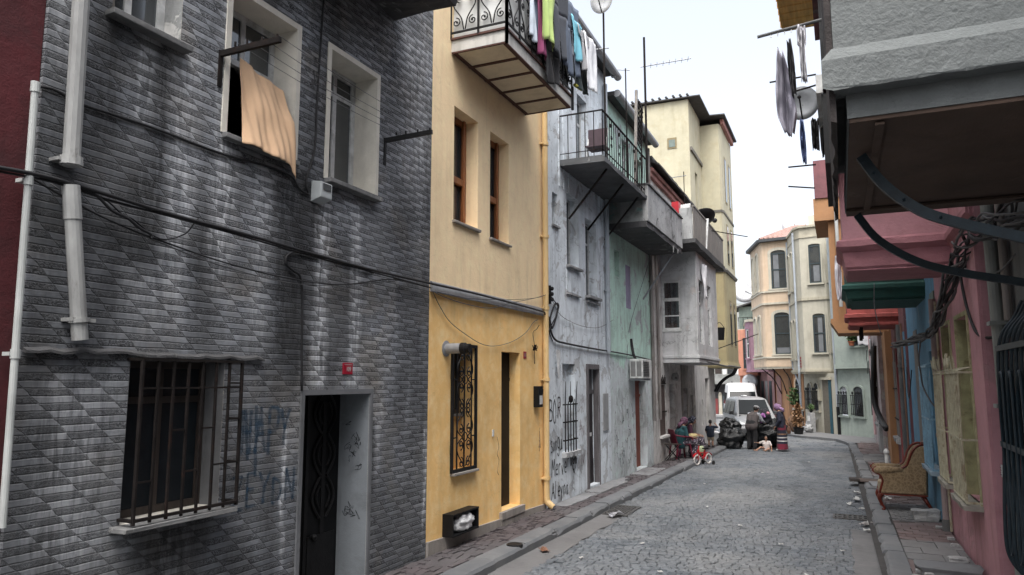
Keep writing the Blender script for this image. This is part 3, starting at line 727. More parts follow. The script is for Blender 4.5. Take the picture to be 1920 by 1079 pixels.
# white sheeting tied inside the railing
M_SHEET = cloth('white_sheeting', (.56, .57, .56), var=.12)
m = MB(); m.grid(lambda i, j: (b0 + .03 + .008 * math.sin(j * 20), bd + .03 + (-.05 - bd) * i, bz + .21 + 1.0 * j + .01 * math.sin(i * 30)), 20, 12)
m.build('screen_sheet', M_SHEET, ye.root, smooth=True)
m = MB(); m.grid(lambda i, j: (b0 + .05 + (b1 - b0 - .1) * i, bd + .035 + .010 * math.sin(i * 60 + j * 5), bz + .21 + .95 * j), 60, 10)
m.build('screen_sheet', M_SHEET, ye.root, smooth=True)
m = MB(); m.box(b1 - .02, b1 + .02, bd - .05, bd - .01, bz - .06, bz + .35); m.build('corner_bar', M_IRON, ye.root)
# things on the yellow house
t = thing('number_plate', 'tiny dark red number plate beside the top of the black doorway in the yellow wall', 'number plate', ye.w(11.25 - y0, -.003, 2.63), A90)
m = MB(); m.box(-.06, .06, -.008, 0, -.06, .06); m.build('plate', M_PLATE, t, bevel=.003)
m = MB(); m.box(-.03, -.015, -.0095, -.008, -.03, .03); m.box(.01, .035, -.0095, -.008, -.03, .03); m.build('numerals', simple('dim_white', (.3, .25, .25)), t)
t = thing('electric_box', 'black electricity box with a white label on the yellow wall beside the drainpipe', 'electric box', ye.w(11.72 - y0, -.003, 1.93), A90)
m = MB(); m.box(-.10, .10, -.10, 0, -.18, .18); m.build('case', M_DOORB, t, bevel=.01)
m = MB(); m.box(-.06, .07, -.1045, -.1015, -.13, .02); m.build('label', M_WHITE, t)
m = MB(); m.box(-.08, .08, -.115, -.10, .05, .13); m.build('lid', M_DOORB, t, bevel=.004)
t = thing('wall_box', 'black open steel box low on the yellow wall with a white bag stuffed in it', 'steel box', ye.w(8.52 - y0, -.003, .19), A90)
m = MB(); W, H, Dp = .74, .285, -.16
m.box(0, W, Dp, 0, 0, .022); m.box(0, W, Dp, 0, H - .022, H); m.box(0, .022, Dp + .003, 0, .022, H - .022); m.box(W - .022, W, Dp + .003, 0, .022, H - .022); m.box(.022, W - .022, -.01, 0, .022, H - .022)
m.build('case', M_DOORB, t)
def lump(m, c, r, sc, amp, freq, seed, n=28, k=18):
    rings = []
    for i in range(1, k):
        a = PI * i / k; ring = []
        for j in range(n):
            b = 2 * PI * j / n; v = Vector((math.sin(a) * math.cos(b), math.sin(a) * math.sin(b), -math.cos(a)))
            q = 1 + amp * mnoise.noise(v * freq + Vector((seed * 7.1, seed, 0))) + amp * .5 * abs(mnoise.noise(v * freq * 2.6 + Vector((seed, 0, 3))))
            ring.append((c[0] + r * sc[0] * v.x * q, c[1] + r * sc[1] * v.y * q, c[2] + r * sc[2] * v.z * q))
        rings.append(ring)
    m.loft(rings)
def plasticbag(name, base, rough=.3):
    if name in MC: return MC[name]
    g = G(name); n = g.noise(9, 7, .7, 1.2); n2 = g.noise(3, 5, .65, 1.5)
    MC[name] = g.fin(g.mix(g.ramp(n2, .35, .65), mul(base, .75), mul(base, 1.2)), rough, g.bump(g.math('ADD', n, g.math('MULTIPLY', g.math('ABSOLUTE', g.math('SUBTRACT', n2, .5)), 3)), .8, .03))
    return MC[name]
m = MB(); lump(m, (8.92 - y0, -.09, .19 + .13), .1, (2.5, .8, 1.1), .4, 2.6, 3)
o = m.build('plastic_bag', plasticbag('white_bag_film', (.66, .67, .68), .4), None, smooth=True); o.matrix_world = Matrix.Translation(ye.o) @ Matrix.Rotation(A90, 4, 'Z'); tag(o, 'crumpled white plastic bag stuffed in the black steel box low on the yellow wall', 'bag')
# laundry on the balcony ------------------------------------------------
def garment(fac, label, cat, name, u, w, ztop, zbot, d, mat, shape='sheet', group=None, fold=.03, seed=0, nu=18, nv=18, lean=0.0, parent=None):
    r = random.Random(seed); ph = r.random() * 6; fr = r.uniform(9, 16); f2 = r.uniform(3, 6)
    def prof(j):
        if shape == 'shirt': return (1.0 if j < .30 else .62 + .06 * j)
        if shape == 'taper': return 1 - .35 * j
        if shape == 'twist': return max(.3, 1 - .9 * j + .9 * j * j)
        return 1 - .1 * j * r.random()
    def fn(x0, x1, j0=0.0, j1=1.0):
        def f(i, j):
            jj = j0 + (j1 - j0) * j; x = x0 + (x1 - x0) * i; k = prof(jj)
            hem = .04 * math.sin(x * 6 + ph) * jj
            return (u + (x - .5) * w * k + lean * jj, d + fold * math.sin(x * fr + ph + jj * 1.5) * (.4 + .6 * jj) + fold * .6 * math.sin(x * f2 - jj * 4) - .03 * jj, ztop + (zbot - ztop) * jj + hem)
        return f
    m = MB()
    if shape == 'trousers':
        m.grid(fn(0, 1, 0, .38), nu, 7); m.grid(fn(0, .47, .38, 1), nu // 2, 12); m.grid(fn(.53, 1, .38, .95), nu // 2, 12)
    elif shape == 'shirt':
        m.grid(fn(.0, 1, 0, .30), nu, 7); m.grid(fn(.0, 1, .30, 1), nu, nv)
    else: m.grid(fn(0, 1), nu, nv)
    o = m.build(name, mat, None, smooth=True, solid=.006)
    o.matrix_world = Matrix.Translation(fac.o) @ Matrix.Rotation(fac.a, 4, 'Z'); tag(o, label, cat, group); return o
GRP = 'laundry over the balcony rail'
LD = bd - .06
items = [  # name, label, colour, pixel box of the visible cloth (x0, x1, top, bottom), cut
 ('shirt', 'pale blue and white shirt hung first on the balcony rail, beside the dark pink top', (.50, .56, .64), 989, 1005, -60, 76, 'shirt', 0.0),
 ('shirt', 'faded light denim shirt hung low behind the dark pink top on the balcony', (.24, .31, .43), 999, 1014, -50, 92, 'sheet', .05),
 ('tunic', 'dark pink long-sleeved top hung between the pale blue and the lime shirts', (.25, .05, .13), 999, 1026, -50, 103, 'shirt', -.02),
 ('shirt', 'lime green shirt hung over the yellow house balcony', (.46, .60, .20), 1010, 1042, -50, 80, 'taper', -.08),
 ('trousers', 'charcoal jeans hung beside the lime shirt on the balcony', (.05, .056, .07), 1036, 1063, -30, 114, 'trousers', -.05),
 ('trousers', 'blue-grey jeans hung between the charcoal jeans and the turquoise towel', (.09, .115, .16), 1054, 1084, 2, 142, 'trousers', -.03),
 ('towel', 'turquoise towel hung among the jeans on the balcony', (.16, .44, .54), 1072, 1092, 40, 114, 'sheet', -.06),
 ('shirt', 'grey shirt hung between the turquoise towel and the white one', (.32, .32, .33), 1083, 1103, 58, 132, 'shirt', -.07),
 ('towel', 'long white towel hung at the far end of the balcony line', (.70, .71, .73), 1096, 1116, 72, 168, 'sheet', -.09),
 ('trousers', 'black trousers dangling lowest under the dark pink top on the balcony', (.012, .011, .013), 1018, 1046, 62, 158, 'trousers', .02),
 ('skirt', 'dark green garment with a yellow hem hung low near the balcony corner', (.010, .022, .021), 1066, 1100, 112, 166, 'sheet', -.01),
]
for i, (nm, lab, c, x0_, x1_, yt, yb, sh, dd) in enumerate(items):
    a_, b_ = ye.px(x0_, yt, LD + dd), ye.px(x1_, yb, LD + dd); xm = ye.px((x0_ + x1_) / 2, (yt + yb) / 2, LD + dd)[0]; wd = ye.px(x1_, 60, LD + dd)[0] - ye.px(x0_, 60, LD + dd)[0]
    garment(ye, lab, 'laundry', nm, xm, wd, ye.px((x0_ + x1_) / 2, yt, LD + dd)[1], ye.px((x0_ + x1_) / 2, yb, LD + dd)[1], LD + dd, cloth('laundry_cloth_%d' % i, c), sh, GRP, .03, i + 3, nu=24)
q_ = ye.px(1082, 166, LD); m = MB(); m.tube([(q_[0] - .16, LD - .01, q_[1]), (q_[0] + .15, LD - .03, q_[1] + .03)], .03, 8); o = m.build('yellow_hem', cloth('yellow_hem', (.42, .40, .06)), bpy.data.objects['skirt'], smooth=True)
m = MB(); m.tube([(9.0 - y0, LD + .01, 7.96), (11.5 - y0, LD + .01, 7.94)], .006, 5); o = m.build('clothes_line', M_WPVC, None); o.matrix_world = Matrix.Translation(ye.o) @ Matrix.Rotation(A90, 4, 'Z'); tag(o, 'thin white clothes line along the yellow house balcony rail', 'clothes line')

# --- pale blue house ------------------------------------------------
u0 = 12.135; bl = Fac('pale_blue_house', 'pale blue-grey house with peeling paint, graffiti and a barred low window', 'house', LX, u0, A90)
M_BLUE = plaster('pale_blue_plaster', (.70, .755, .80), var=.13, dirt=.55, streak=.7, stain=(.075, .08, .09), bump=.5, crack=.5, sscale=6, patch=(.47, .485, .50), pthr=.58, pscale=2.3)
def br(a, b, c, e, d): return (a - u0, b - u0, c, e, d)
BSM = br(12.59, 12.88, 5.14, 5.78, .12); BT1 = br(13.39, 14.1, 4.48, 5.95, .2); BT2 = br(14.56, 15.34, 4.0, 5.68, .2)
BLW = br(13.07, 13.80, .86, 2.53, .12); BDR = br(14.58, 15.32, .04, 2.45, .16); BUP = br(14.1, 14.75, 6.5, 8.3, .15)
bl.wall(4.12, -.5, 9.6, 6, [BSM, BT1, BT2, BLW, BDR, BUP], M_BLUE)
bl.window(BSM, .1, M_GREYP, M_GLASSD, .03); bl.sill(BSM[0], BSM[1], 5.14, .05, .035, M_GREYP, over=.03)
bl.window(BT1, .18, M_WFRAME, M_GLASSD, .05, (.45,), (), curtain=(.5, 1, cloth('dim_net', (.2, .2, .21))))
bl.window(BT2, .18, M_WFRAME, M_GLASSD, .05, (.4,), (.72,), curtain=(.4, 1, cloth('dim_net', (.2, .2, .21))))
bl.sill(BT1[0], BT1[1], 4.48, .09, .05, M_GREYP); bl.sill(BT2[0], BT2[1], 4.0, .10, .06, M_GREYP); bl.sill(BT2[0] + .05, BT2[1], 3.90, .06, .05, M_GREYP); bl.sill(BT1[0], BT1[1] - .05, 3.93, .05, .04, M_GREYP)
bl.window(BUP, .13, M_WFRAME, M_GLASSD, .06, (.5,), (.7,))
m = MB(); m.box(BLW[0], BLW[1], .11, .13, BLW[2], BLW[3]); m.build('blind_panel', M_BLUE, bl.root)
m = MB(); n = 5
for i in range(n):
    u = BLW[0] + .06 + (BLW[1] - BLW[0] - .12) * i / (n - 1); z1 = 1.85 + (.34 if i % 2 == 0 else .0)
    m.tube([(u, -.03, .85), (u, -.03, 1.75), (u + rnd.uniform(-.05, .05), -.05, z1)], [.011, .011, .006], 6)
for z in (1.08, 1.42, 1.75): m.box(BLW[0] - .01, BLW[1] + .01, -.045, -.03, z - .012, z + .012); m.box(BLW[0] - .0, BLW[0] + .02, -.045, .05, z - .012, z + .012); m.box(BLW[1] - .02, BLW[1], -.045, .05, z - .012, z + .012)
m.ball((13.43 - u0, -.04, 1.85), .05, (1, 1, 1.6), 8, 6)
m.build('window_bars', M_RUSTIRON, bl.root)
m = MB(); m.loft([[(u, .01, .86 + rnd.uniform(-.01, .01)), (u, -.11 + rnd.uniform(-.02, .02), .86), (u, -.10, .78 + rnd.uniform(-.03, .02)), (u, .01, .76)] for u in [BLW[0] - .06 + .86 * i / 9 for i in range(10)]]); m.build('sill', plaster('pale_sill', (.45, .46, .47), dirt=.5), bl.root)
a, b, c, e = BDR[:4]
M_GREYWD = simple('grey_brown_paint', (.13, .12, .125), .8, .35, 5, .4, stretch=(4, 4, .7))
m = MB(); m.box(a - .10, a, -.03, -.0005, c - .1, e + .1); m.box(b, b + .03, -.02, -.0005, c - .1, e + .1); m.box(a, b, -.03, -.0005, e, e + .1); m.box(b - .004, b - .0005, .001, .119, c, e); m.build('door_frame', M_GREYWD, bl.root)
m = MB(); m.box(a, b, .14, .17, c, 1.92); m.box(a, b, .13, .145, c, c + .5); m.box(a + .34, a + .37, .128, .14, c, 1.92); dr = m.build('door', simple('brown_black_door', (.022, .017, .019), .6, .5, 5, .3), bl.root)
m = MB(); m.box(a + .52, a + .64, .134, .14, 1.02, 1.10); m.build('paper_scrap', M_WHITE, dr)
m = MB(); m.box(a, b, .12, .17, 1.92, 2.0); m.box(a, b, .15, .17, 2.0, e); m.build('transom', M_GREYWD, bl.root)
m = MB(); m.box(15.62 - u0, 15.98 - u0, -.025, .0, 1.10, 1.92); m.build('meter_door', M_GREYP, bl.root, bevel=.004)
M_PIPEB = simple('pale_blue_pipe', (.36, .40, .44), .5, .25, 4, .06, rust=(.2, .2, .2), stretch=(1, 1, .3))
bl.pipe([(15.98 - u0, -.07, 9.2), (15.90 - u0, -.07, 2.85)], .052, M_PIPEB, (.62, .78))
m = MB()
for u in (13.0, 13.25, 13.55, 14.85, 15.2, 15.6): m.box(u - u0 - .04, u - u0 + .04, -.014, .0, 5.98, 9.3)
m.build('weatherboard_strip', M_BLUE, bl.root)
for a_, b_ in ((13.34, 14.07),):
    m = MB(); m.box(a_ - u0, b_ - u0, -.012, .0, 3.95, 4.38); m.build('blind_panel', M_BLUE, bl.root)
# gutter and roof edge
M_ROOFT = simple('dark_roof_sheet', (.06, .058, .058), .8, .4, 6, .6)
m = MB(); m.box(-.02, 4.14, -.22, 6, 9.52, 9.62); m.build('roof', M_ROOFT, bl.root)
m = MB(); m.tube([(.3, -.28, 9.56), (4.25, -.28, 9.50)], .09, 12); m.box(3.9, 4.0, -.3, -.2, 9.4, 9.6); m.build('gutter', M_GALV, bl.root)
# graffiti
L = write('B', 12.35 - u0, 1.48, .42, .22, .2, 0, 1) + write('O', 12.55 - u0, 1.44, .38, .17, .2, 0, 2) + write('~', 12.56 - u0, 1.44, .40, .2, .2, 0, 2) + write('R', 12.78 - u0, 1.52, .40, .22, .2, 0, 3)
L += write('songul', 12.42 - u0, .94, .30, .16, .145, .02, 4)
L += write('Merve', 12.46 - u0, .47, .30, .19, .2, .02, 5) + write('<', 13.55 - u0, .42, .34, .30, .2, 0, 6) + write('rogm', 13.30 - u0, .58, .28, .17, .18, .03, 16)
L += write('Aleyna', 12.44 - u0, .10, .30, .2, .185, .02, 7)
strokes(bl, 'graffiti_lettering', L, M_SCRIB, .027, -.006, seed=8)
L = write('R', 12.82 - u0, 1.50, .32, .16, .2, 0, 13) + write('UM', 13.92 - u0, 1.6, .35, .2, .25, .03, 9) + write('Am', 13.98 - u0, 1.12, .3, .2, .25, .03, 10) + write('N', 14.1 - u0, .55, .3, .2, .25, 0, 11)
strokes(bl, 'graffiti_lettering', L, M_RSPRAY, .018, -.009, seed=12)
# balcony
M_BSLAB = plaster('board_marked_concrete', (.10, .105, .11), var=.6, dirt=.6, streak=.3, stain=(.012, .012, .014), bump=.7, patch=(.20, .205, .21), pthr=.64, pscale=2.5)
c0, c1, cdp, cz = 12.98 - u0, 16.45 - u0, -.93, 6.38
m = MB(); n = 14
m.loft([[(u, 0, cz), (u, cdp, cz + rnd.uniform(-.012, .012)), (u, cdp + rnd.uniform(-.02, .01), cz + .09), (u, cdp + .06, cz + .12), (u, 0, cz + .12)] for u in [c0 + (c1 - c0) * i / n for i in range(n + 1)]]); m.build('balcony_slab', M_BSLAB, bl.root)
m = MB(); H0, H1 = cz + .12, cz + 1.02
for p, q in (((c0 + .02, -.01), (c0 + .02, cdp + .04)), ((c0 + .02, cdp + .04), (c1, cdp + .04))):
    m.beam((*p, H1), (*q, H1), .035, .02); m.beam((*p, H0 + .12), (*q, H0 + .12), .02, .012)
    L_ = math.hypot(q[0] - p[0], q[1] - p[1]); k = int(L_ / .155)
    for i in range(k + 1):
        t_ = i / k; m.box(p[0] + (q[0] - p[0]) * t_ - .007, p[0] + (q[0] - p[0]) * t_ + .007, p[1] + (q[1] - p[1]) * t_ - .007, p[1] + (q[1] - p[1]) * t_ + .007, H0, H1)
for i in range(5):
    u = c0 + .6 + i * .6; spiral(m, u, H0 + .5, .07, 1.2, 0, 1, cdp + .03, .006); spiral(m, u, H0 + .36, .07, 1.2, PI, 1, cdp + .03, .006)
    m.box(u - .03, u + .03, cdp + .02, cdp + .06, H0 + .74, H0 + .80)
m.build('railing', M_RUSTIRON, bl.root)
for u, dz in ((c0 + .55, 1.0), (c0 + 1.75, 1.0), (c0 + 3.0, 1.0)):
    m = MB(); m.beam((u, cdp + .12, cz), (u - .02, -.005, cz - .95), .035, .035); m.build('strut', M_RUSTIRON, bl.root)
t = thing('folding_chair', 'brown folding chair standing on the pale blue house balcony', 'chair', bl.w(1.75, -.42, cz + .12), A90)
m = MB(); m.beam((-.2, .1, 0), (.05, .1, .85), .025, .025); m.beam((-.2, -.3, 0), (.05, -.3, .85), .025, .025); m.beam((.2, .1, 0), (-.12, .1, .45), .025, .025); m.beam((.2, -.3, 0), (-.12, -.3, .45), .025, .025); m.build('frame', M_WHITE, t)
m = MB(); m.box(-.02, .03, -.3, .1, .5, .85); m.build('backrest', simple('dull_maroon', (.07, .045, .055)), t); m = MB(); m.box(-.2, .2, -.3, .1, .43, .46); m.build('seat', simple('dull_maroon', (.07, .045, .055)), t)
t = thing('iron_ladder', 'rusty iron and timber ladder frame leaning up from the far end of the blue balcony', 'ladder', bl.w(c1 - .5, cdp + .1, cz + .12), A90)
m = MB(); m.beam((-.3, 0, 0), (.2, .05, 2.5), .06, .05); m.build('rail', M_GREYWOOD, t); m = MB(); m.beam((.25, 0, 0), (.75, .05, 2.3), .03, .03); m.build('rail', M_RUSTIRON, t)
m = MB()
for k in range(9): s_ = k / 9; m.beam((.06 + .3 * s_, .03, 1.2 + 1.2 * s_), (.5 + .25 * s_, .03, 1.1 + 1.15 * s_), .022, .022)
for k in range(3): m.beam((.15 + k * .13, .03, 1.2), (.38 + k * .13, .05, 2.35), .02, .02)
m.build('lattice', M_RUSTIRON, t)
# aerials
def aerial(name, label, x, y, z0, z1, arms, dish=None, r=.018, extra=None):
    t = thing(name, label, 'aerial', (x, y, z0), 0)
    m = MB(); m.tube([(0, 0, 0), (.0, 0, z1 - z0)], r, 6); m.build('mast', M_RUSTIRON, t)
    for (z, ang, L, k) in arms:
        m = MB(); ex, ey = math.cos(ang), math.sin(ang); m.tube([(-ex * .1, -ey * .1, z - z0), (ex * L, ey * L, z - z0 + .12 * L)], .012, 6)
        for i in range(k):
            s_ = (i + 1) / (k + .5) * L; m.tube([(ex * s_ - ey * .14, ey * s_ + ex * .14, z - z0 + .12 * s_), (ex * s_ + ey * .14, ey * s_ - ex * .14, z - z0 + .12 * s_)], .005, 4)
        m.build('antenna_arm', M_GALV, t)
    if dish:
        m = MB(); zc, rr = dish; m.lathe([(.02, .10), (rr * .5, .07), (rr, 0), (rr, -.006), (rr * .5, .06), (.02, .09)], (0, 0, 0), 'y', 28)
        m.xf(Matrix.Translation((0, -.12, zc - z0)) @ Matrix.Rotation(R(-20), 4, 'Z') @ Matrix.Rotation(R(12), 4, 'X')); m.build('dish', simple('white_mesh_dish', (.55, .56, .57), .5), t, smooth=True)
        m = MB(); m.tube([(0, -.1, zc - z0 - rr), (0, -.45, zc - z0)], .012, 5); m.box(-.05, .05, -.5, -.4, zc - z0 - .05, zc - z0 + .07); m.build('receiver', M_IRON, t)
    return t
pa = atY(1134, 180, 13.2)
aerial('dish_aerial', 'tall aerial mast with a round dish above the pale blue house balcony', pa.x, 13.2, 6.5, atY(1134, -20, 13.2).z, [(atY(1134, 92, 13.2).z, R(180), .35, 3)], (atY(1134, 4, 13.2).z, .27), .022)
pa = atY(1213, 300, 16.6)
aerial('aerial_mast', 'plain dark mast with one slanting yagi arm by the mint house roof', pa.x, 16.6, 6.6, 10.5, [(9.75, R(15), 1.1, 7)], None, .03)
# --- mint house ------------------------------------------------------
u0 = 16.26; mi = Fac('mint_house', 'mint green house with flaking plaster, a red-brown door and a sooty concrete balcony', 'house', LX, u0, A90)
M_MINT = plaster('mint_plaster', (.53, .74, .65), var=.18, dirt=.55, streak=.75, stain=(.10, .095, .085), bump=.55, patch=(.42, .46, .47), pthr=.585, pscale=1.5, crack=.4, sscale=7, low=(2.7, (.56, .60, .625), 1.3))
def mr(a, b, c, e, d): return (a - u0, b - u0, c, e, d)
MSM = mr(16.75, 17.15, 4.72, 5.36, .18); MDR = mr(18.42, 19.60, -.06, 2.2, .22); MUW = mr(17.6, 18.3, 7.0, 8.4, .14); MU2 = mr(19.1, 19.7, 7.0, 8.3, .14)
mi.wall(4.05, -.6, 9.1, 6, [MSM, MDR, MUW, MU2], M_MINT)
m = MB(); m.box(MSM[0], MSM[1], .16, .18, MSM[2], MSM[3]); m.build('blind_panel', M_GLASSD, mi.root)
mi.window(MUW, .12, M_WFRAME, M_GLASSD, .05, (.5,), (.7,)); mi.window(MU2, .12, M_DWOOD, M_GLASSD, .05, (.5,), (.7,))
m = MB(); m.box(17.72 - u0, 18.16 - u0, -.008, .0, 4.02, 5.12); m.build('lilac_patch', plaster('lilac_paint', (.33, .30, .42), dirt=.5), mi.root)
a, b, c, e = MDR[:4]
m = MB(); m.box(a, b, .20, .225, c, e); m.build('door', simple('red_brown_door', (.20, .055, .035), .7, .35, 6, .3, rust=(.1, .04, .03)), mi.root)
m = MB(); m.box(a, b, .17, .20, 1.78, 1.84); m.box(a, b, .17, .20, e - .05, e); m.build('door_rail', simple('red_brown_door', (.20, .055, .035)), mi.root)
m = MB(); m.box(-.02, 4.07, -.22, 6, 9.02, 9.12); m.build('roof', M_ROOFT, mi.root)
m = MB(); m.tube([(.0, -.28, 9.06), (4.05, -.28, 9.0)], .09, 12); m.build('gutter', M_GALV, mi.root)
M_MPIPE = simple('grey_brown_pipe', (.22, .2, .19), .6, .35, 4, .1, rust=(.1, .07, .06), stretch=(1, 1, .3))
mi.pipe([(3.98, -.06, 8.9), (3.98, -.06, 1.1)], .05, M_MPIPE, (.5, .8))
# balcony: concrete parapet box
c0, c1, cdp = 16.32 - u0, 20.35 - u0, -.92; z0, z1 = 5.76, 6.74
m = MB(); n = 16
def rr_(v): return rnd.uniform(-v, v)
m.loft([[(u, 0, z0), (u, cdp, z0 + rr_(.02)), (u, cdp - rr_(.015), z0 + .13), (u, 0, z0 + .13)] for u in [c0 + (c1 - c0) * i / n for i in range(n + 1)]]); m.build('balcony_slab', M_DCONC, mi.root)
M_PARA = plaster('peeling_parapet', (.36, .365, .365), var=.35, dirt=.8, streak=.95, stain=(.03, .03, .03), bump=.7, patch=(.10, .10, .10), pthr=.6, pscale=2.4, sscale=9)
M_PARA2 = plaster('peeling_mint_parapet', (.26, .275, .27), var=.3, dirt=.8, streak=.8, stain=(.03, .03, .03), bump=.7, patch=(.17, .28, .27), pthr=.55, pscale=1.5)
m = MB(); m.loft([[(u, cdp, z0 + .131), (u, cdp - .03, z0 + .131), (u, cdp - .035, z1 + rr_(.02)), (u, cdp + .1, z1 + rr_(.02)), (u, cdp + .1, z0 + .131)] for u in [c0 + (c1 - c0) * i / n for i in range(n + 1)]]); m.build('parapet', M_PARA, mi.root)
m = MB(); m.box(c0, c0 + .1, cdp + .101, -.005, z0 + .131, z1); m.build('parapet', M_PARA2, mi.root)
m = MB(); m.loft([[(u, cdp - .07 + rr_(.01), z1 + .005), (u, cdp - .06, z1 + .05 + rr_(.01)), (u, cdp + .14, z1 + .05), (u, cdp + .14, z1 + .005)] for u in [c0 + (c1 - c0) * i / n for i in range(n + 1)]]); m.box(c0 - .05, c0 + .15, cdp + .145, -.005, z1 + .005, z1 + .05); m.build('coping', M_DCONC, mi.root)
m = MB()
for k, l in ((c1 - 1.2, .16), (c1 - 1.15, .1), (c1 - .6, .1)): m.tube([(k, cdp - .01, z0 + .02), (k + .01, cdp - .01, z0 - l)], [.02, .008], 5)
m.build('hanging_drips', M_PARA, mi.root)
m = MB(); m.beam((c1 - .3, cdp + .15, z0), (c1 - .9, -.005, z0 - 1.35), .04, .04); m.build('strut', M_GALV, mi.root)
t = thing('air_conditioner', 'white outdoor air conditioner box above the red-brown door', 'air conditioner', mi.w(17.75 - u0, -.02, 2.26), A90)
m = MB(); m.box(0, .95, -.36, -.03, 0, .48); m.build('case', M_WHITE, t, bevel=.012)
m = MB()
for k in range(9): m.box(.06, .62, -.372, -.361, .06 + k * .042, .068 + k * .042)
for k in range(8): m.box(.06 + k * .075, .066 + k * .075, -.378, -.373, .04, .43)
m.build('fan_grille', M_IRON, t)
m = MB(); m.box(-.006, -.001, -.33, -.21, .05, .42); m.box(-.006, -.001, -.18, -.06, .05, .42); m.build('side_louvre', simple('grey_louvre', (.2, .2, .2)), t)
m = MB(); m.box(.08, .12, -.34, .02, -.05, -.003); m.box(.83, .87, -.34, .02, -.05, -.003); m.build('wall_bracket', M_GALV, t)
m = MB(); m.tube(smooth_path([(.3, -.1, .48), (.28, -.06, .62), (.32, -.02, .8), (.3, .0, 1.0)], 5), .035, 6); m.build('hose', M_CABLE, t)
# painted scrawls covering the lower wall of both houses
r9 = random.Random(9); Ls = []; cols = [[], [], []]
for k in range(70):
    x, z = r9.uniform(15.55, 18.3) - u0, r9.uniform(.25, 1.75); x0_ = x; ln = []
    for q in range(r9.randint(3, 5)): ln.append((x, z)); x += r9.uniform(-.05, .08); z += r9.uniform(-.14, .12)
    if ln[0][0] > .1 and max(p[0] for p in ln) < MDR[0] - .05 and min(p[0] for p in ln) > 0.02: cols[k % 3].append(ln)
for cset, mt in zip(cols, (M_SCRIB, M_BSPRAY, M_RSPRAY)): strokes(mi, 'graffiti_lettering', cset, mt, .018, -.005, seed=3)
cols = [[]]
for k in range(16):
    x, z = r9.uniform(19.66, 20.2) - u0, r9.uniform(.4, 1.9); ln = []
    for q in range(3): ln.append((x, z)); x += r9.uniform(-.03, .03); z += r9.uniform(-.14, .1)
    cols[0].append(ln)
strokes(mi, 'graffiti_lettering', cols[0], M_RSPRAY, .014, -.005, seed=6)

# --- grey house with the closed bay ---------------------------------------
u0 = 20.33; gb = Fac('grey_bay_house', 'dirty off-white house whose closed upper bay has a curtained white sash window', 'house', LX, u0, A90)
M_OW = plaster('dirty_offwhite', (.60, .585, .57), var=.25, dirt=.75, streak=.85, stain=(.07, .065, .06), bump=.4, crack=.6, patch=(.40, .37, .35), pthr=.57, pscale=1.6)
M_PINKW = plaster('faded_pink_plaster', (.36, .27, .25), var=.2, dirt=.6, streak=.7, bump=.3, patch=(.42, .40, .38), pthr=.55)
M_BROKEN = plaster('crumbling_masonry', (.27, .25, .23), var=.5, dirt=.8, streak=.7, stain=(.035, .03, .028), bump=1.0, patch=(.34, .31, .27), pthr=.56, pscale=3.2, fine=25)
def gr(a, b, c, e, d): return (a - u0, b - u0, c, e, d)
G1 = gr(21.15, 21.95, .62, 2.08, .05); G2 = gr(22.55, 23.25, -.2, 2.1, .3); G3 = gr(24.55, 25.25, -.2, 1.95, .3); G4 = gr(25.75, 26.2, .6, 1.7, .15)
gb.wall(7.2, -.6, 8.6, 6, [G1, G2, G3, G4], M_OW)
m = MB(); m.box(4.6, 7.0, -.03, .0, -.5, 2.75); 
gb_m = MB()
for (x0_, x1_, z0_, z1_) in ((4.0, 4.22, -.5, 2.8), (4.92, 5.42, -.5, 2.8), (5.87, 6.4, -.5, 2.8), (4.22, 4.92, 1.95, 2.8), (5.42, 5.87, 1.7, 2.8), (5.42, 5.87, -.5, .6)): gb_m.box(x0_, x1_, -.025, -.001, z0_, z1_)
gb_m.build('bare_masonry', M_BROKEN, gb.root)
m = MB()
for k in range(6): m.box(G1[0] + .8 * k / 6 + .008, G1[0] + .8 * (k + 1) / 6 - .004, .02, .045, G1[2], G1[3])
m.build('shutter', simple('brown_shutter', (.085, .06, .055), .85, .35, 4, .5, stretch=(9, 9, .5)), gb.root)
m = MB(); m.box(G1[0] - .04, G1[1] + .05, -.03, -.01, 1.28, 1.32); m.box(G1[0] + .1, G1[1], -.03, -.01, 2.1, 2.13)
for k in range(5): m.tube([(G1[0] + .15 + k * .13, -.02, 2.12), (G1[0] + .18 + k * .13, -.05, 2.32 + .06 * (k % 2))], [.02, .008], 5)
m.build('shutter_bar', M_RUSTIRON, gb.root)
gb.sill(G1[0], G1[1], .62, .10, .07, M_OW)
m = MB(); m.box(G2[0], G2[1], .28, .3, G2[2], G2[3]); m.build('door', M_DOORB, gb.root)
m = MB(); m.box(G3[0], G3[1], .28, .3, G3[2], G3[3]); m.build('door', simple('dark_red_door', (.06, .012, .012)), gb.root)
m = MB(); m.box(G4[0], G4[1], .13, .15, G4[2], G4[3]); m.build('blind_panel', M_BROKEN, gb.root)
m = MB(); m.lathe([(.06, .0), (.11, -.02), (.13, -.16), (.06, -.2)], (23.0 - u0, 0, 2.33), 'y', 10); m.build('lamp_housing', M_PARA, gb.root)
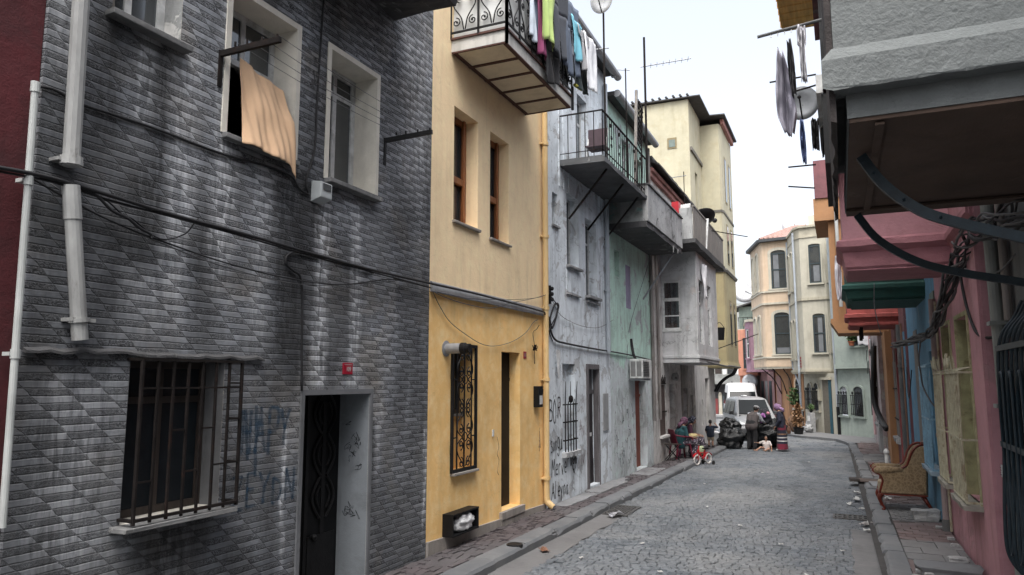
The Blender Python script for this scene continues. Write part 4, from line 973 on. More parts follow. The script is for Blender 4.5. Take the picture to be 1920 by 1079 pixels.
# bay: its end faces down the street towards the viewer
M_BAY = plaster('grey_bay_render', (.54, .545, .55), var=.2, dirt=.6, streak=.6, stain=(.07, .07, .07), bump=.3, crack=.5, patch=(.54, .50, .48), pthr=.60)
q0, q1, qd = 21.75 - u0, 25.6 - u0, -1.06; zb, zt = 2.95, 6.05
Bend = Fac('bay_end_tmp', 'x', 'x', LX, 21.75, 0)   # helper frame for the end face (facing the camera): local x along +X
W = Bend.rect(1240, 522, 1277, 613)
bpy.data.objects.remove(Bend.root)
bx0, bx1, bw0, bw1 = W[0], W[1], 3.72, 5.2
m = MB()
def endquad(a, b, c, e, dp=0.0): m.quad((q0 + dp, -a, c), (q0 + dp, -b, c), (q0 + dp, -b, e), (q0 + dp, -a, e))
# end face with a window hole
for (a, b, c, e) in ((0, bx0, zb, zt), (bx1, -qd, zb, zt), (bx0, bx1, zb, bw0), (bx0, bx1, bw1, zt)): endquad(a, b, c, e)
for (p, q) in (((bx0, bw0), (bx0, bw1)), ((bx1, bw0), (bx1, bw1)), ((bx0, bw0), (bx1, bw0)), ((bx0, bw1), (bx1, bw1))):
    m.quad((q0, -p[0], p[1]), (q0, -q[0], q[1]), (q0 + .12, -q[0], q[1]), (q0 + .12, -p[0], p[1]))
# street face with two openings, far end, soffit, top
ops = [(q0 + .35, q0 + 1.05, 3.3, 5.25), (q0 + 1.9, q0 + 2.6, 3.3, 5.25)]
us = [q0, ops[0][0], ops[0][1], ops[1][0], ops[1][1], q1]
for i in range(5):
    if i in (1, 3):
        m.quad((us[i], qd, zb), (us[i + 1], qd, zb), (us[i + 1], qd, 3.3), (us[i], qd, 3.3)); m.quad((us[i], qd, 5.25), (us[i + 1], qd, 5.25), (us[i + 1], qd, zt), (us[i], qd, zt))
        a, b = us[i], us[i + 1]; m.quad((a, qd, 3.3), (a, qd + .12, 3.3), (a, qd + .12, 5.25), (a, qd, 5.25)); m.quad((b, qd, 3.3), (b, qd + .12, 3.3), (b, qd + .12, 5.25), (b, qd, 5.25)); m.quad((a, qd, 3.3), (b, qd, 3.3), (b, qd + .12, 3.3), (a, qd + .12, 3.3)); m.quad((a, qd, 5.25), (b, qd, 5.25), (b, qd + .12, 5.25), (a, qd + .12, 5.25))
    else: m.quad((us[i], qd, zb), (us[i + 1], qd, zb), (us[i + 1], qd, zt), (us[i], qd, zt))
m.quad((q1, 0, zb), (q1, qd, zb), (q1, qd, zt), (q1, 0, zt)); m.quad((q0, 0, zb), (q1, 0, zb), (q1, qd, zb), (q0, qd, zb)); m.quad((q0, 0, zt), (q1, 0, zt), (q1, qd, zt), (q0, qd, zt))
m.build('bay', M_BAY, gb.root, fixn=False)
m = MB(); m.box(q0 - .05, q1 + .03, qd - .05, -.001, zb - .09, zb - .002); m.box(q0 - .03, q1, qd - .02, -.001, zb - .22, zb - .092); m.build('bay_moulding', M_BAY, gb.root, bevel=.01)
m = MB(); fw = .06
def eb(a, b, c, e, x0_=0.05, x1_=.10): m.box(q0 + x0_, q0 + x1_, -b, -a, c, e)
eb(bx0 + .003, bx0 + fw, bw0, bw1); eb(bx1 - fw, bx1 - .003, bw0, bw1); eb(bx0 + fw, bx1 - fw, bw0, bw0 + fw); eb(bx0 + fw, bx1 - fw, bw1 - fw, bw1); eb(bx0 + fw, bx1 - fw, 4.58, 4.68); eb(bx0 + fw, bx1 - fw, 4.12, 4.16)
m.box(q0 - .02, q0 + .05, -bx1 - .02, -bx0 + .02, bw0 - .06, bw0 - .003)
wn = m.build('window', M_WHITE, gb.root)
m = MB(); m.box(q0 + .07, q0 + .076, -bx1 + .03, -bx0 - .03, bw0 + .03, bw1 - .03); m.build('pane', glass('clear_window_glass', (.85, .87, .88), .92), wn)
m = MB(); m.grid(lambda i, j: (q0 + .16 + .03 * math.sin(i * 22), -(bx0 + (bx1 - bx0) * (.32 + .62 * i)), bw0 + (bw1 - bw0) * j), 40, 6); m.build('curtain', cloth('white_curtain', (.5, .48, .5)), wn, smooth=True)
m = MB(); m.grid(lambda i, j: (q0 + .19 + .03 * math.sin(i * 12), -(bx0 + (bx1 - bx0) * (.02 + .42 * i)), bw0 + (bw1 - bw0) * j), 20, 6); m.build('curtain', cloth('red_curtain', (.28, .12, .10)), wn, smooth=True)
m = MB(); lump(m, (q0 + .2, -(bx0 + .25), bw0 + .12), .14, (.7, 1.3, .8), .3, 2, 4); m.build('bedding', cloth('pink_bedding', (.5, .33, .28)), wn, smooth=True)
for a, b, c, e in ops:
    m = MB(); D = qd + .06
    for (x0_, x1_, z0_, z1_) in ((a, a + .06, c, e), (b - .06, b, c, e), (a, b, c, c + .06), (a, b, e - .06, e), (a, b, 4.5, 4.58), (a, b, 4.9, 4.94)): m.box(x0_ + .002, x1_ - .002, D, D + .05, z0_, z1_)
    w_ = m.build('window', M_WHITE, gb.root); m = MB(); m.box(a + .03, b - .03, D + .02, D + .026, c, e); m.build('pane', M_GLASSD, w_)
m = MB(); m.tube([(20.95 - u0, -.06, 6.0), (20.98 - u0, -.06, 1.1)], .04, 8); m.build('drainpipe', M_MPIPE, gb.root)
m = MB(); m.tube([(q0 - .03, qd + .02, 5.9), (q0 - .03, qd + .02, 3.1)], .012, 5); m.build('corner_bead', M_WHITE, gb.root)
# terrace with wooden parapet on top of the bay
m = MB(); n = 12; e0, e1, ed = 20.5 - u0, 26.2 - u0, -1.28
m.loft([[(u, 0, 6.06), (u, ed, 6.06 + rr_(.03)), (u, ed - .02, 6.20), (u, 0, 6.20)] for u in [e0 + (e1 - e0) * i / n for i in range(n + 1)]]); m.build('terrace_slab', M_DCONC, gb.root)
m = MB(); k = 40
for i in range(k): m.box(e0 + (e1 - e0) * i / k + .004, e0 + (e1 - e0) * (i + 1) / k - .004, ed + .02 + rr_(.006), ed + .05, 6.201, 7.12 + rr_(.02))
m.box(e0, e1, ed, ed + .07, 7.12, 7.17); m.build('plank_parapet', M_GREYWOOD, gb.root)
m = MB(); m.box(e0, e0 + .05, ed + .07, -.01, 6.201, 7.1); m.build('plank_parapet', M_PARA, gb.root)
m = MB(); m.box(-.02, 7.22, -.15, 6.05, 8.602, 8.7); m.build('roof', M_ROOFT, gb.root)
# pink cornice of its upper storey
M_PKC = plaster('pink_cornice', (.36, .17, .15), dirt=.6, streak=.5)
m = MB(); m.box(0.02, 5.4, -.10, -.001, 8.12, 8.25); m.box(.02, 5.45, -.17, -.001, 8.252, 8.36); m.build('cornice', M_PKC, gb.root, bevel=.01)
m = MB(); m.loft([[(u, .3, 8.72), (u, -.36, 8.40 + rr_(.02)), (u, -.36, 8.47 + rr_(.02)), (u, .3, 8.85)] for u in [5.6 * i / 16 for i in range(17)]]); m.build('tile_eave', M_ROOFT, gb.root)
# bits on the terrace
t = thing('satellite_dish', 'black satellite dish tilted flat on the wooden terrace above the grey bay', 'satellite dish', gb.w(3.1, -.98, 7.15), A90)
m = MB(); m.lathe([(.02, -.1), (.24, -.06), (.42, .03), (.425, .04), (.24, -.045), (.02, -.085)], (0, 0, 0), 'z', 24); m.xf(Matrix.Translation((0, -.05, .25)) @ Matrix.Rotation(R(28), 4, 'Y') @ Matrix.Rotation(R(-20), 4, 'X')); m.build('dish', M_IRON, t, smooth=True)
m = MB(); m.beam((0, 0, -.9), (0, 0, .22), .05, .05); m.build('mount', M_GALV, t); m = MB(); m.beam((.05, -.1, .2), (.9, -.3, .32), .05, .05); m.ball((.9, -.3, .34), .08, n=8, m=6); m.build('arm', M_IRON, t)
t = thing('terrace_clutter', 'white boards and a red plastic can piled behind the terrace railing', 'junk', gb.w(.5, -.75, 6.2), A90)
m = MB(); m.beam((0, 0, 0), (.3, -.1, 1.15), .5, .03); m.beam((.6, -.1, 0), (.7, -.15, .95), .6, .03); m.beam((1.7, -.2, 0), (1.9, -.25, 1.0), .7, .03); m.build('board', M_WHITE, t); m = MB(); m.box(-.35, -.1, -.1, .1, 0.01, 1.1, jit=.01); m.build('red_can', simple('red_plastic', (.4, .02, .03), .4), t)
def hung(name, label, mat, p, w, h, seed, cat='laundry', ax=(0, 1, 0), shape='sheet'):
    r = random.Random(seed); ph = r.random() * 6; A = Vector(ax).normalized(); N_ = Vector((-A.y, A.x, 0)); p = Vector(p)
    m = MB()
    def f(i, j):
        k = (1 - .3 * j) if shape == 'taper' else (.45 + .75 * math.sin(min(1, j * 1.4) * PI / 2) - .5 * max(0, j - .75)) if shape == 'bulge' else 1
        return p + A * ((i - .5) * w * k) + N_ * (.035 * math.sin(i * 10 + ph + j * 2) + .02 * math.sin(j * 7 + i * 4)) - Vector((0, 0, h * j + .05 * math.sin(i * 5 + ph) * j))
    m.grid(f, 16, 18); o = m.build(name, mat, None, smooth=True, solid=.006); return tag(o, label, cat)
M_WCLOTH = cloth('white_cloth', (.66, .66, .68))
hung('white_cloth', 'white cloth hung at the corner of the grey bay below the terrace', M_WCLOTH, (LX + 1.16, 22.6, 5.75), .35, 1.05, 4)

# --- tall yellow-beige house at the corner -----------------------------------
u0 = 27.3; tw = Fac('tall_beige_house', 'tall yellowish beige house with a plain gable, dark roof eaves and a jutting upper bay', 'house', LX, u0, A90)
M_BEIGE = plaster('beige_yellow_plaster', (.47, .44, .32), var=.14, dirt=.5, streak=.5, stain=(.2, .16, .09), bump=.25, sscale=3)
M_OCHRE = plaster('ochre_plaster', (.33, .285, .165), var=.14, dirt=.45, streak=.65, stain=(.13, .10, .06), bump=.25, sscale=3)
M_PALE = plaster('pale_ground_wall', (.62, .61, .59), var=.15, dirt=.55, streak=.6, bump=.3)
T1 = (1.0, 1.55, 8.1, 10.4, .15); T2 = (1.2, 1.75, 5.6, 7.2, .12); T3 = (1.2, 1.6, 1.0, 2.0, .1)
tw.wall(4.15, -.6, 2.76, 5, [(1.75, 2.6, -.3, 2.3, .25), (.9, 1.15, .55, 1.5, .06)], M_PALE)
m = MB(); m.box(1.75, 2.6, .23, .25, -.3, 2.3); m.build('door', simple('grey_brown_door', (.08, .075, .07)), tw.root)
tw.wall(2.55, 2.762, 13.0, 7, [T1, T2], M_BEIGE, name='wall')
for T in (T1, T2): tw.window(T, T[4] - .02, M_GREYP, M_GLASSD, .05, (.5,), (.6,))
# small window in the gable (looks down the street)
m = MB(); gx = atY(1252, 260, 27.29); gx2 = atY(1268, 278, 27.29); dL = LX - gx.x; dR = LX - gx2.x
m.box(-.02, -.003, dR - .02, dL + .02, gx2.z - .0, gx.z); fr_ = m.build('window', simple('brownish_reveal', (.23, .19, .11), .9), tw.root); m = MB(); m.box(-.03, -.021, dR + .04, dL - .04, gx2.z + .06, gx.z - .08); m.build('pane', simple('green_grey_glass', (.16, .2, .18), .25), fr_)
# bay volume, slightly canted, overhanging the corner
b0, b1, bd = 2.55, 5.8, -.80
def bayring(z, e=0.0): return [(b0 - e, .3, z), (b0 - e, bd + .06 - e, z), (b0 + .2, bd - e, z), (b1 + e, bd - e, z), (b1 + e, 4.0, z), (b0 + .3, 4.0, z)]
m = MB(); m.loft([bayring(2.95), bayring(6.55)]); m.build('lower_bay', M_OCHRE, tw.root)
m = MB(); m.loft([bayring(6.72), bayring(12.75)]); m.build('upper_bay', M_BEIGE, tw.root)
M_BAND = plaster('grey_band', (.16, .15, .13), dirt=.5)
m = MB(); m.loft([bayring(6.551, .05), bayring(6.64, .09), bayring(6.719, .05)]); m.build('string_course', M_BAND, tw.root)
m = MB(); m.loft([bayring(9.02, .03), bayring(9.12, .03)]); m.build('string_course', M_BAND, tw.root)
m = MB(); m.box(.05, b0, -.06, -.002, 6.6, 6.72); m.box(.1, b0, -.07, -.002, 11.0, 11.14); m.build('string_course', M_BAND, tw.root)
m = MB(); m.loft([bayring(2.72, .02), bayring(2.80, .05), bayring(2.949, .03)]); m.build('bay_base', M_OCHRE, tw.root)
for z0_, z1_ in ((3.6, 5.5), (7.0, 8.7), (9.6, 11.6)):
    for u in (b0 + .9, b0 + 2.1):
        m = MB(); m.box(u, u + .55, bd - .012, bd - .001, z0_, z1_); fr_ = m.build('window', simple('brownish_reveal', (.23, .19, .11), .9), tw.root)
        m = MB(); m.box(u + .07, u + .48, bd - .02, bd - .0125, z0_ + .08, z1_ - .08); m.build('pane', M_GLASSD, fr_)
        tw.sill(u, u + .55, z0_, -bd + .06, .05, M_BAND, over=.03, inn=bd + .02) if False else None
m = MB(); e = .38
e = .24; m.loft([[(-.15, 7.0, 13.1), (-.15, -.45, 13.02), (2.2, -.45, 13.02), (2.2, bd - e, 12.98), (b1 + e, bd - e, 12.98), (b1 + e, 7.0, 13.1)], [(-.15, 7.0, 13.18), (-.15, -.47, 13.06), (2.2, -.47, 13.06), (2.2, bd - e - .02, 13.03), (b1 + e, bd - e - .02, 13.03), (b1 + e, 7.0, 13.18)]])
m.build('roof', M_ROOFT, tw.root)
m = MB()
for k in range(26): y = .0 + k * .27; m.tube([(-.17, y, 13.15 + rr_(.02)), (.4, y, 13.19 + rr_(.02))], .05, 6)
m.build('roof_tile_edge', M_ROOFT, tw.root)
m = MB(); m.box(b0 + .1, b1, bd - .14, bd - .01, 12.75, 12.97); m.build('eave_board', M_PKC, tw.root)
for s_ in (0, 1):
    m = MB(); yy = 3.9 + s_ * .55
    m.tube(smooth_path([(yy, -.02, 1.75), (yy + .0, -.22, 2.1), (yy + .02, -.50, 2.35), (yy + .02, -.75, 2.48), (yy + .02, -.88, 2.72)], 6), .045, 6); m.build('curved_bracket', M_IRON, tw.root)
m = MB(); m.tube([(b0 + .2, -.5, 12.6), (b0 + .2, -.55, 12.6)], .02); m.build('hook', M_IRON, tw.root)
t = thing('black_bucket', 'black bucket hung on a rod on the ochre wall beside the grey bay', 'bucket', (LX + .78, 27.9, 3.95), 0)
m = MB(); m.lathe([(.16, -.24), (.2, .22), (.18, .22), (.15, -.2)], (0, 0, 0), 'z', 14); m.build('pail', M_IRON, t); m = MB(); m.tube(smooth_path([(-.19, 0, .2), (0, 0, .42), (.19, 0, .2)], 5), .012, 5); m.build('handle', M_IRON, t)
t = thing('clothes_pole', 'thin slanting clothes pole sticking out from the grey bay', 'pole', (LX + 1.0, 25.9, 3.1), 0)
m = MB(); m.tube([(-.15, -.3, .12), (1.0, 3.6, .9)], .016, 6); m.build('pole', M_RUSTIRON, t)
t = thing('clothes_pole', 'thin level clothes pole reaching out from the wooden terrace', 'pole', (LX + 1.2, 23.6, 7.0), 0)
m = MB(); m.tube([(-.1, -.3, .0), (.95, 2.1, .12)], .016, 6); m.build('pole', M_RUSTIRON, t)
# aerial frames on the terrace
pa = atY(1160, 200, 15.2); aerial('roof_frame', 'thin rusty pipe frame rising over the mint house gutter', atY(1175, 240, 16.5).x, 16.5, 6.6, 9.75, [(9.7, R(195), .9, 0)], None, .018)
pa = atY(1282, 330, 22.5); aerial('aerial_mast', 'thin white aerial mast standing on the wooden terrace', pa.x, 22.5, 6.3, 8.75, [(8.6, R(150), .8, 0), (7.6, R(160), 1.2, 4)], None, .014)
# ================================================================== GROUND
def xr(y):   # right kerb edge of the roadway
    pts = [(-40, .40), (9.6, .385), (14.5, .36), (18.7, .34), (26.5, .25), (31.9, .12), (34.3, -.36), (35.3, -1.3), (36.2, -2.0), (38, -3.0), (42, -4.2)]
    for (a, b), (c, e) in zip(pts, pts[1:]):
        if a <= y <= c: return b + (e - b) * (y - a) / (c - a)
    return pts[-1][1]
def asphalt(name, a, b, sc=1.0):
    g = G(name); n = g.noise(1.1, 7, .6, .4); n2 = g.noise(90, 3, .6)
    return g.fin(g.mix(g.math('ADD', g.math('MULTIPLY', n, .7), g.math('MULTIPLY', n2, .3)), a, b), .85, g.bump(g.math('ADD', n2, g.noise(6, 5, .6)), .5, .012))
m = MB(); nx, ny = 2, 30
m.grid(lambda i, j: (-260 + 520 * i, -60 + 460 * j, gz(-60 + 460 * j) - .035), 4, 24)
tag(m.build('ground', asphalt('mortar_and_dust', (.045, .048, .052), (.085, .088, .092)), None), kind='structure')
# stone setts: every stone its own little block in one sheet
def sett_mat():
    g = G('stone_setts'); geo = g.node('ShaderNodeNewGeometry').outputs['Random Per Island']
    n = g.noise(.8, 6, .6, .5); n3 = g.noise(45, 4, .65)
    c = g.mix(geo, (.056, .066, .077), (.115, .129, .145)); c = g.mix(g.ramp(n, .38, .68, 0, .5), c, (.175, .18, .184))
    c = g.mix(g.ramp(g.noise(.33, 5, .6, .3, g.coord(loc=(3, 8, 0))), .5, .7, 0, .6), c, (.22, .218, .21)); c = g.mix(g.ramp(g.noise(.5, 6, .65, .8, g.coord((1.6, .5, 1), loc=(13, 2, 0))), .52, .68, 0, .65), c, (.045, .052, .06))
    c = g.mix(g.ramp(n3, .45, .75, 0, .5), c, (.07, .075, .08))
    return g.fin(c, g.ramp(n3, .3, .7, .62, .85), g.bump(n3, .35, .008))
rs = random.Random(11); m = MB(); V = m.v; F_ = m.f
y = 2.5; row = 0
while y < 41:
    dy = rs.uniform(.082, .104) if y < 22 else .15
    x0 = -3.60 + (.05 if y < 13.6 else -.34); x1 = (.02 if y < 12.9 else xr(y) - .03)
    if y > 31.0: x0 = -4.0 - (y - 31.0) * .9
    x = x0 + rs.uniform(-.06, 0.02)
    while x < x1:
        wx = rs.uniform(.085, .145) if y < 22 else rs.uniform(.14, .22)
        if x + wx > x1 + .04: wx = max(.06, x1 - x)
        wob = .035 * math.sin(x * 1.3 + y * .4) + .010 * math.sin(x * 4.1 + y)
        gpx = .002 + rs.random() * .0035; h = rs.gauss(0, .004) + .008 * math.sin(x * 2.2) * math.sin(y * 1.3)
        if rs.random() < .015: h -= .018
        tx, ty = rs.gauss(0, .02), rs.gauss(0, .04); jj = lambda: rs.uniform(-.004, .004)
        hgap = .0035 + rs.random() * .004; cx, cy = x + wx / 2, y + dy / 2 + wob
        hx, hy = wx / 2 - gpx * .8, dy / 2 - hgap; k = len(V); zz = gz(cy)
        cs = [(-hx + jj(), -hy + jj()), (hx + jj(), -hy + jj()), (hx + jj(), hy + jj()), (-hx + jj(), hy + jj())]
        for px_, py_ in cs: V.append((cx + px_, cy + py_, zz - .03))
        for px_, py_ in cs: V.append((cx + px_, cy + py_, zz + h - .009 + px_ * tx + py_ * ty))
        for px_, py_ in cs: V.append((cx + px_ * .80, cy + py_ * .76, zz + h + px_ * tx + py_ * ty))
        for a in range(4):
            b = (a + 1) % 4; F_.append((k + a, k + b, k + 4 + b, k + 4 + a)); F_.append((k + 4 + a, k + 4 + b, k + 8 + b, k + 8 + a))
        F_.append((k + 8, k + 9, k + 10, k + 11)); m.mi += [0] * 9
        x += wx
    y += dy; row += 1
tag(m.build('road', sett_mat(), None, fixn=False, smooth=False), kind='structure')
# side-street surface beyond the corner
m = MB(); m.quad((-60, 36, gz(36) - .028), (-4.0, 36, gz(36) - .028), (-4.0, 75, gz(75) - .028), (-60, 75, gz(75) - .028))
tag(m.build('side_street', asphalt('side_street_asphalt', (.13, .135, .14), (.21, .216, .222)), None, fixn=False), kind='structure')
# worn cement strips along both kerbs
M_STRIP = plaster('cement_gutter', (.135, .134, .136), var=.3, dirt=.6, streak=.1, bump=.6, fine=30)
m = MB(); n = 40
m.loft([[(-3.96, yy, gz(yy) - .05), (-3.96, yy, gz(yy) + .004), (-3.56 + rs.uniform(-.05, .04), yy, gz(yy) + .003), (-3.55, yy, gz(yy) - .05)] for yy in [2 + 11.6 * i / n for i in range(n + 1)]])
tag(m.build('gutter_strip', M_STRIP, None), kind='structure')
m = MB()
m.loft([[(.02 + rs.uniform(-.05, .04), yy, gz(yy) - .05), (.03 + rs.uniform(-.04, .04), yy, gz(yy) + .003), (.40, yy, gz(yy) + .004), (.40, yy, gz(yy) - .05)] for yy in [2 + 11 * i / n for i in range(n + 1)]])
tag(m.build('gutter_strip', M_STRIP, None), kind='structure')
# pavements
def paver_mat(name, a, b, mort, sx=.105, sy=.21):
    g = G(name); geo = g.node('ShaderNodeNewGeometry').outputs['Random Per Island']; n = g.noise(1.0, 7, .6, .4); n2 = g.noise(60, 4, .6)
    c = g.mix(geo, a, b); c = g.mix(g.ramp(n, .4, .65, 0, .75), c, mort); c = g.mix(g.ramp(g.noise(5, 6, .7), .48, .7, 0, .5), c, mul(mort, .55))
    return g.fin(c, .88, g.bump(n2, .4, .006))
M_PAVER = paver_mat('red_pavers', (.056, .046, .049), (.088, .072, .076), (.095, .091, .095))
M_GPAVER = paver_mat('grey_pavers', (.115, .118, .122), (.175, .177, .18), (.15, .148, .148))
M_KERB = paver_mat('kerb_stone', (.09, .096, .104), (.14, .148, .157), (.17, .172, .174))
M_BED = plaster('sand_bed', (.04, .038, .037), var=.3, dirt=.5, bump=.6)
def pave(m, x0, x1, y0_, y1_, base, wx, wy, gap=.004, jit=.004, r=rs, stag=True):
    yy = y0_; k = 0
    while yy < y1_ - .02:
        x = x0 - (wx / 2 if (stag and k % 2) else 0)
        y2 = min(yy + wy, y1_)
        while x < x1 - .01:
            a, b = max(x, x0), min(x + wx, x1); z = base + r.gauss(0, jit); t1, t2 = r.gauss(0, .004), r.gauss(0, .004)
            if b - a > .02:
                q = len(m.v); cs = ((a + gap, yy + gap), (b - gap, yy + gap), (b - gap, y2 - gap), (a + gap, y2 - gap))
                for cx, cy in cs: m.v.append((cx, cy, gz(cy) + z - .05))
                for i_, (cx, cy) in enumerate(cs): m.v.append((cx, cy, gz(cy) + z + (t1 if i_ in (0, 3) else -t1) + (t2 if i_ < 2 else -t2)))
                for i_ in range(4): m.f.append((q + i_, q + (i_ + 1) % 4, q + 4 + (i_ + 1) % 4, q + 4 + i_))
                m.f.append((q + 4, q + 5, q + 6, q + 7)); m.mi += [0] * 5
            x += wx
        yy = y2; k += 1
m = MB(); m.quad((LX + .03, -2, gz(-2) + .085), (-3.98, -2, gz(-2) + .085), (-3.98, 31.5, gz(31.5) + .085), (LX + .03, 31.5, gz(31.5) + .085)); m.quad((.42, -2, gz(-2) + .065), (1.36, -2, gz(-2) + .065), (1.2, 34, gz(34) + .065), (.1, 34, gz(34) + .065))
tag(m.build('pavement_bed', M_BED, None), kind='structure')
m = MB(); pave(m, LX + .045, -4.235, 5, 12.6, .118, .105, .21); pave(m, LX + .045, -4.235, 16.9, 31.4, .118, .11, .22); pave(m, -4.5, -4.235, 12.6, 16.9, .118, .13, .22)
tag(m.build('pavement', M_PAVER, None, fixn=False), kind='structure')
m = MB()
def slab(m, x0, x1, y0_, y1_, z, r=rs, k=7):
    """Poured cement slab with ragged edges."""
    top = [(x0 + (x1 - x0) * i / k, y0_ + r.uniform(-.04, .04)) for i in range(k)] + [(x1 + r.uniform(-.03, .03), y0_ + (y1_ - y0_) * i / k) for i in range(k)] + [(x1 - (x1 - x0) * i / k, y1_ + r.uniform(-.04, .04)) for i in range(k)] + [(x0, y1_ - (y1_ - y0_) * i / k) for i in range(k)]
    m.loft([[(a, b, gz(b) + z - .06) for a, b in top], [(a, b, gz(b) + z) for a, b in top]])
slab(m, LX + .02, -4.5, 12.4, 14.3, .128); slab(m, LX + .02, -4.45, 14.2, 16.2, .15); slab(m, LX + .02, -4.6, 15.8, 16.9, .127); slab(m, LX + .02, -4.3, 17.7, 19.4, .126)
tag(m.build('cement_patch', plaster('pale_cement', (.22, .222, .228), var=.25, dirt=.6, streak=0, bump=.7), None), kind='structure')
def kerb(m, edge, side, y0_, y1_, base, wid, r=rs):
    yy = y0_
    while yy < y1_:
        ln = r.uniform(.55, 1.15); y2 = min(yy + ln, y1_); dz = r.gauss(0, .008); dx = r.gauss(0, .008); n_ = 9; rings = []
        brk0, brk1 = (r.random() < .3), (r.random() < .3)
        for i in range(n_ + 1):
            t = i / n_; Y = yy + .006 + (y2 - yy - .012) * t; e = edge(Y) + dx
            k = r.uniform(0, .012) + (.05 * max(0, 1 - t * 4) * brk0 + .05 * max(0, 1 - (1 - t) * 4) * brk1) * r.uniform(.6, 1.2)
            z = gz(Y) + base + dz; rings.append([(e, Y, gz(Y) - .06), (e, Y, z - .035 - k), (e + side * (.022 + k * .8), Y, z - .006), (e + side * .06, Y, z), (e + side * wid, Y, z), (e + side * wid, Y, gz(Y) - .06)])
        m.loft(rings); yy = y2
m = MB(); kerb(m, lambda q: -3.955, -1, 4.5, 30.6, .125, .275)
# corner where the pavement turns into the side street
cpts = [(-3.955, 30.6), (-4.0, 31.4), (-4.25, 32.1), (-4.8, 32.5), (-6, 32.7), (-9, 32.9)]
m.loft([[(x, yy, gz(yy) - .06), (x, yy, gz(yy) + .12), (x - .18, yy - .16, gz(yy) + .125), (x - .18, yy - .16, gz(yy) - .06)] for x, yy in cpts])
tag(m.build('kerb', M_KERB, None), kind='structure')
m = MB(); kerb(m, lambda q: xr(q) + .0, 1, 3.0, 31.9, .105, .25); tag(m.build('kerb', M_KERB, None), kind='structure')
m = MB()
cp2 = [(31.9, .12), (33.2, -.08), (34.3, -.36), (35.0, -.95), (35.5, -1.6), (36.2, -2.1), (37.6, -2.7), (39.5, -3.3), (43, -4.4), (48, -6)]
m.loft([[(x, yy, gz(yy) - .06), (x, yy, gz(yy) + .1), (x + .2, yy + .15, gz(yy) + .105), (x + .2, yy + .15, gz(yy) - .06)] for yy, x in cp2])
tag(m.build('kerb', M_KERB, None), kind='structure')
m = MB(); m.add([(x + .2, yy + .15, gz(yy) + .1) for yy, x in cp2] + [(6, yy + 2, gz(yy) + .1) for yy, x in cp2], [(i, i + 1, len(cp2) + i + 1, len(cp2) + i) for i in range(len(cp2) - 1)])
tag(m.build('pavement', M_GPAVER, None), kind='structure')
m = MB(); pave(m, .64, 1.37, 6, 10.6, .098, .21, .21); pave(m, .64, 1.37, 12.0, 13.6, .098, .21, .21); pave(m, .62, 1.37, 15.6, 17.4, .098, .21, .11); pave(m, .58, 1.3, 20.4, 24, .098, .21, .11); pave(m, .45, 1.2, 27, 33, .098, .22, .11)
tag(m.build('pavement', paver_mat('pink_grey_pavers', (.105, .076, .075), (.165, .12, .116), (.165, .145, .142)), None, fixn=False), kind='structure')
m = MB(); pave(m, .64, 1.37, 10.62, 11.98, .10, .42, .42); pave(m, .64, 1.37, 13.62, 15.58, .10, .14, .14); pave(m, .6, 1.35, 17.42, 20.38, .10, .37, .5); pave(m, .5, 1.3, 24.02, 26.98, .10, .4, .5)
tag(m.build('pavement', M_GPAVER, None, fixn=False), kind='structure')
# drain gratings
def grating(label, x, y, w_, l_, rz, n_=7):
    t = thing('drain_grating', label, 'drain', (x, y, gz(y) + .012), rz)
    m = MB(); m.box(-w_ / 2, w_ / 2, -l_ / 2, l_ / 2, -.03, -.02); m.build('pit', M_BLACKIN, t)
    m = MB(); m.box(-w_ / 2, w_ / 2, -l_ / 2, -l_ / 2 + .03, -.02, .012); m.box(-w_ / 2, w_ / 2, l_ / 2 - .03, l_ / 2, -.02, .012); m.box(-w_ / 2, -w_ / 2 + .03, -l_ / 2 + .03, l_ / 2 - .03, -.02, .012); m.box(w_ / 2 - .03, w_ / 2, -l_ / 2 + .03, l_ / 2 - .03, -.02, .012); m.box(-w_ / 2 + .03, w_ / 2 - .03, -.015, .015, -.02, .010)
    for i in range(n_): c = -w_ / 2 + .03 + (w_ - .06) * (i + .5) / n_; m.box(c - .016, c + .016, -l_ / 2 + .03, l_ / 2 - .03, -.02, .006)
    m.build('bars', simple('worn_iron_grate', (.07, .068, .066), .6, .4, 12, .3), t)
grating('iron drain grating against the pale blue house kerb, with foil litter at its corner', -3.72, 13.1, .45, 1.0, 0)
grating('iron drain grating in the sunken strip beside the armchair pavement', .06, 14.15, .62, .42, 0)
M_PAPER = simple('white_paper', (.42, .42, .41), .8, .15, 6, .2)
def litter(label, x, y, s, seed, mat=M_PAPER, cat='litter', name='paper_scrap', z=None, n=5):
    r = random.Random(seed); m = MB(); zz = (gz(y) + .012) if z is None else z; a = r.random() * 6
    m.grid(lambda i, j: (x + s * ((i - .5) * math.cos(a) - (j - .5) * .6 * math.sin(a)) + s * .1 * math.sin(j * 7), y + s * ((i - .5) * math.sin(a) + (j - .5) * .6 * math.cos(a)), zz + s * .16 * (1 + math.sin(i * 5 + seed) * math.cos(j * 6 + seed))), n, n)
    return tag(m.build(name, mat, None, solid=.004), label, cat)
for i, (x, y, s) in enumerate([(.20, 17.3, .17), (.16, 16.2, .22), (.02, 15.6, .16), (.24, 15.1, .12), (.62, 16.5, .16), (.70, 16.0, .14), (.29, 13.6, .14), (.26, 12.85, .12)]):
    litter('white paper scrap lying in the gutter in front of the armchair', x, y, s, i + 2, z=(gz(y) + (.115 if x > .5 else .02))).__setitem__('group', 'paper scraps by the armchair')
litter('crumpled silver foil and litter at the corner of the kerb drain by the blue house', -3.66, 12.45, .30, 21, simple('foil', (.5, .5, .52), .25, .3, 20, .5, metal=.7), name='foil_scrap', n=9)
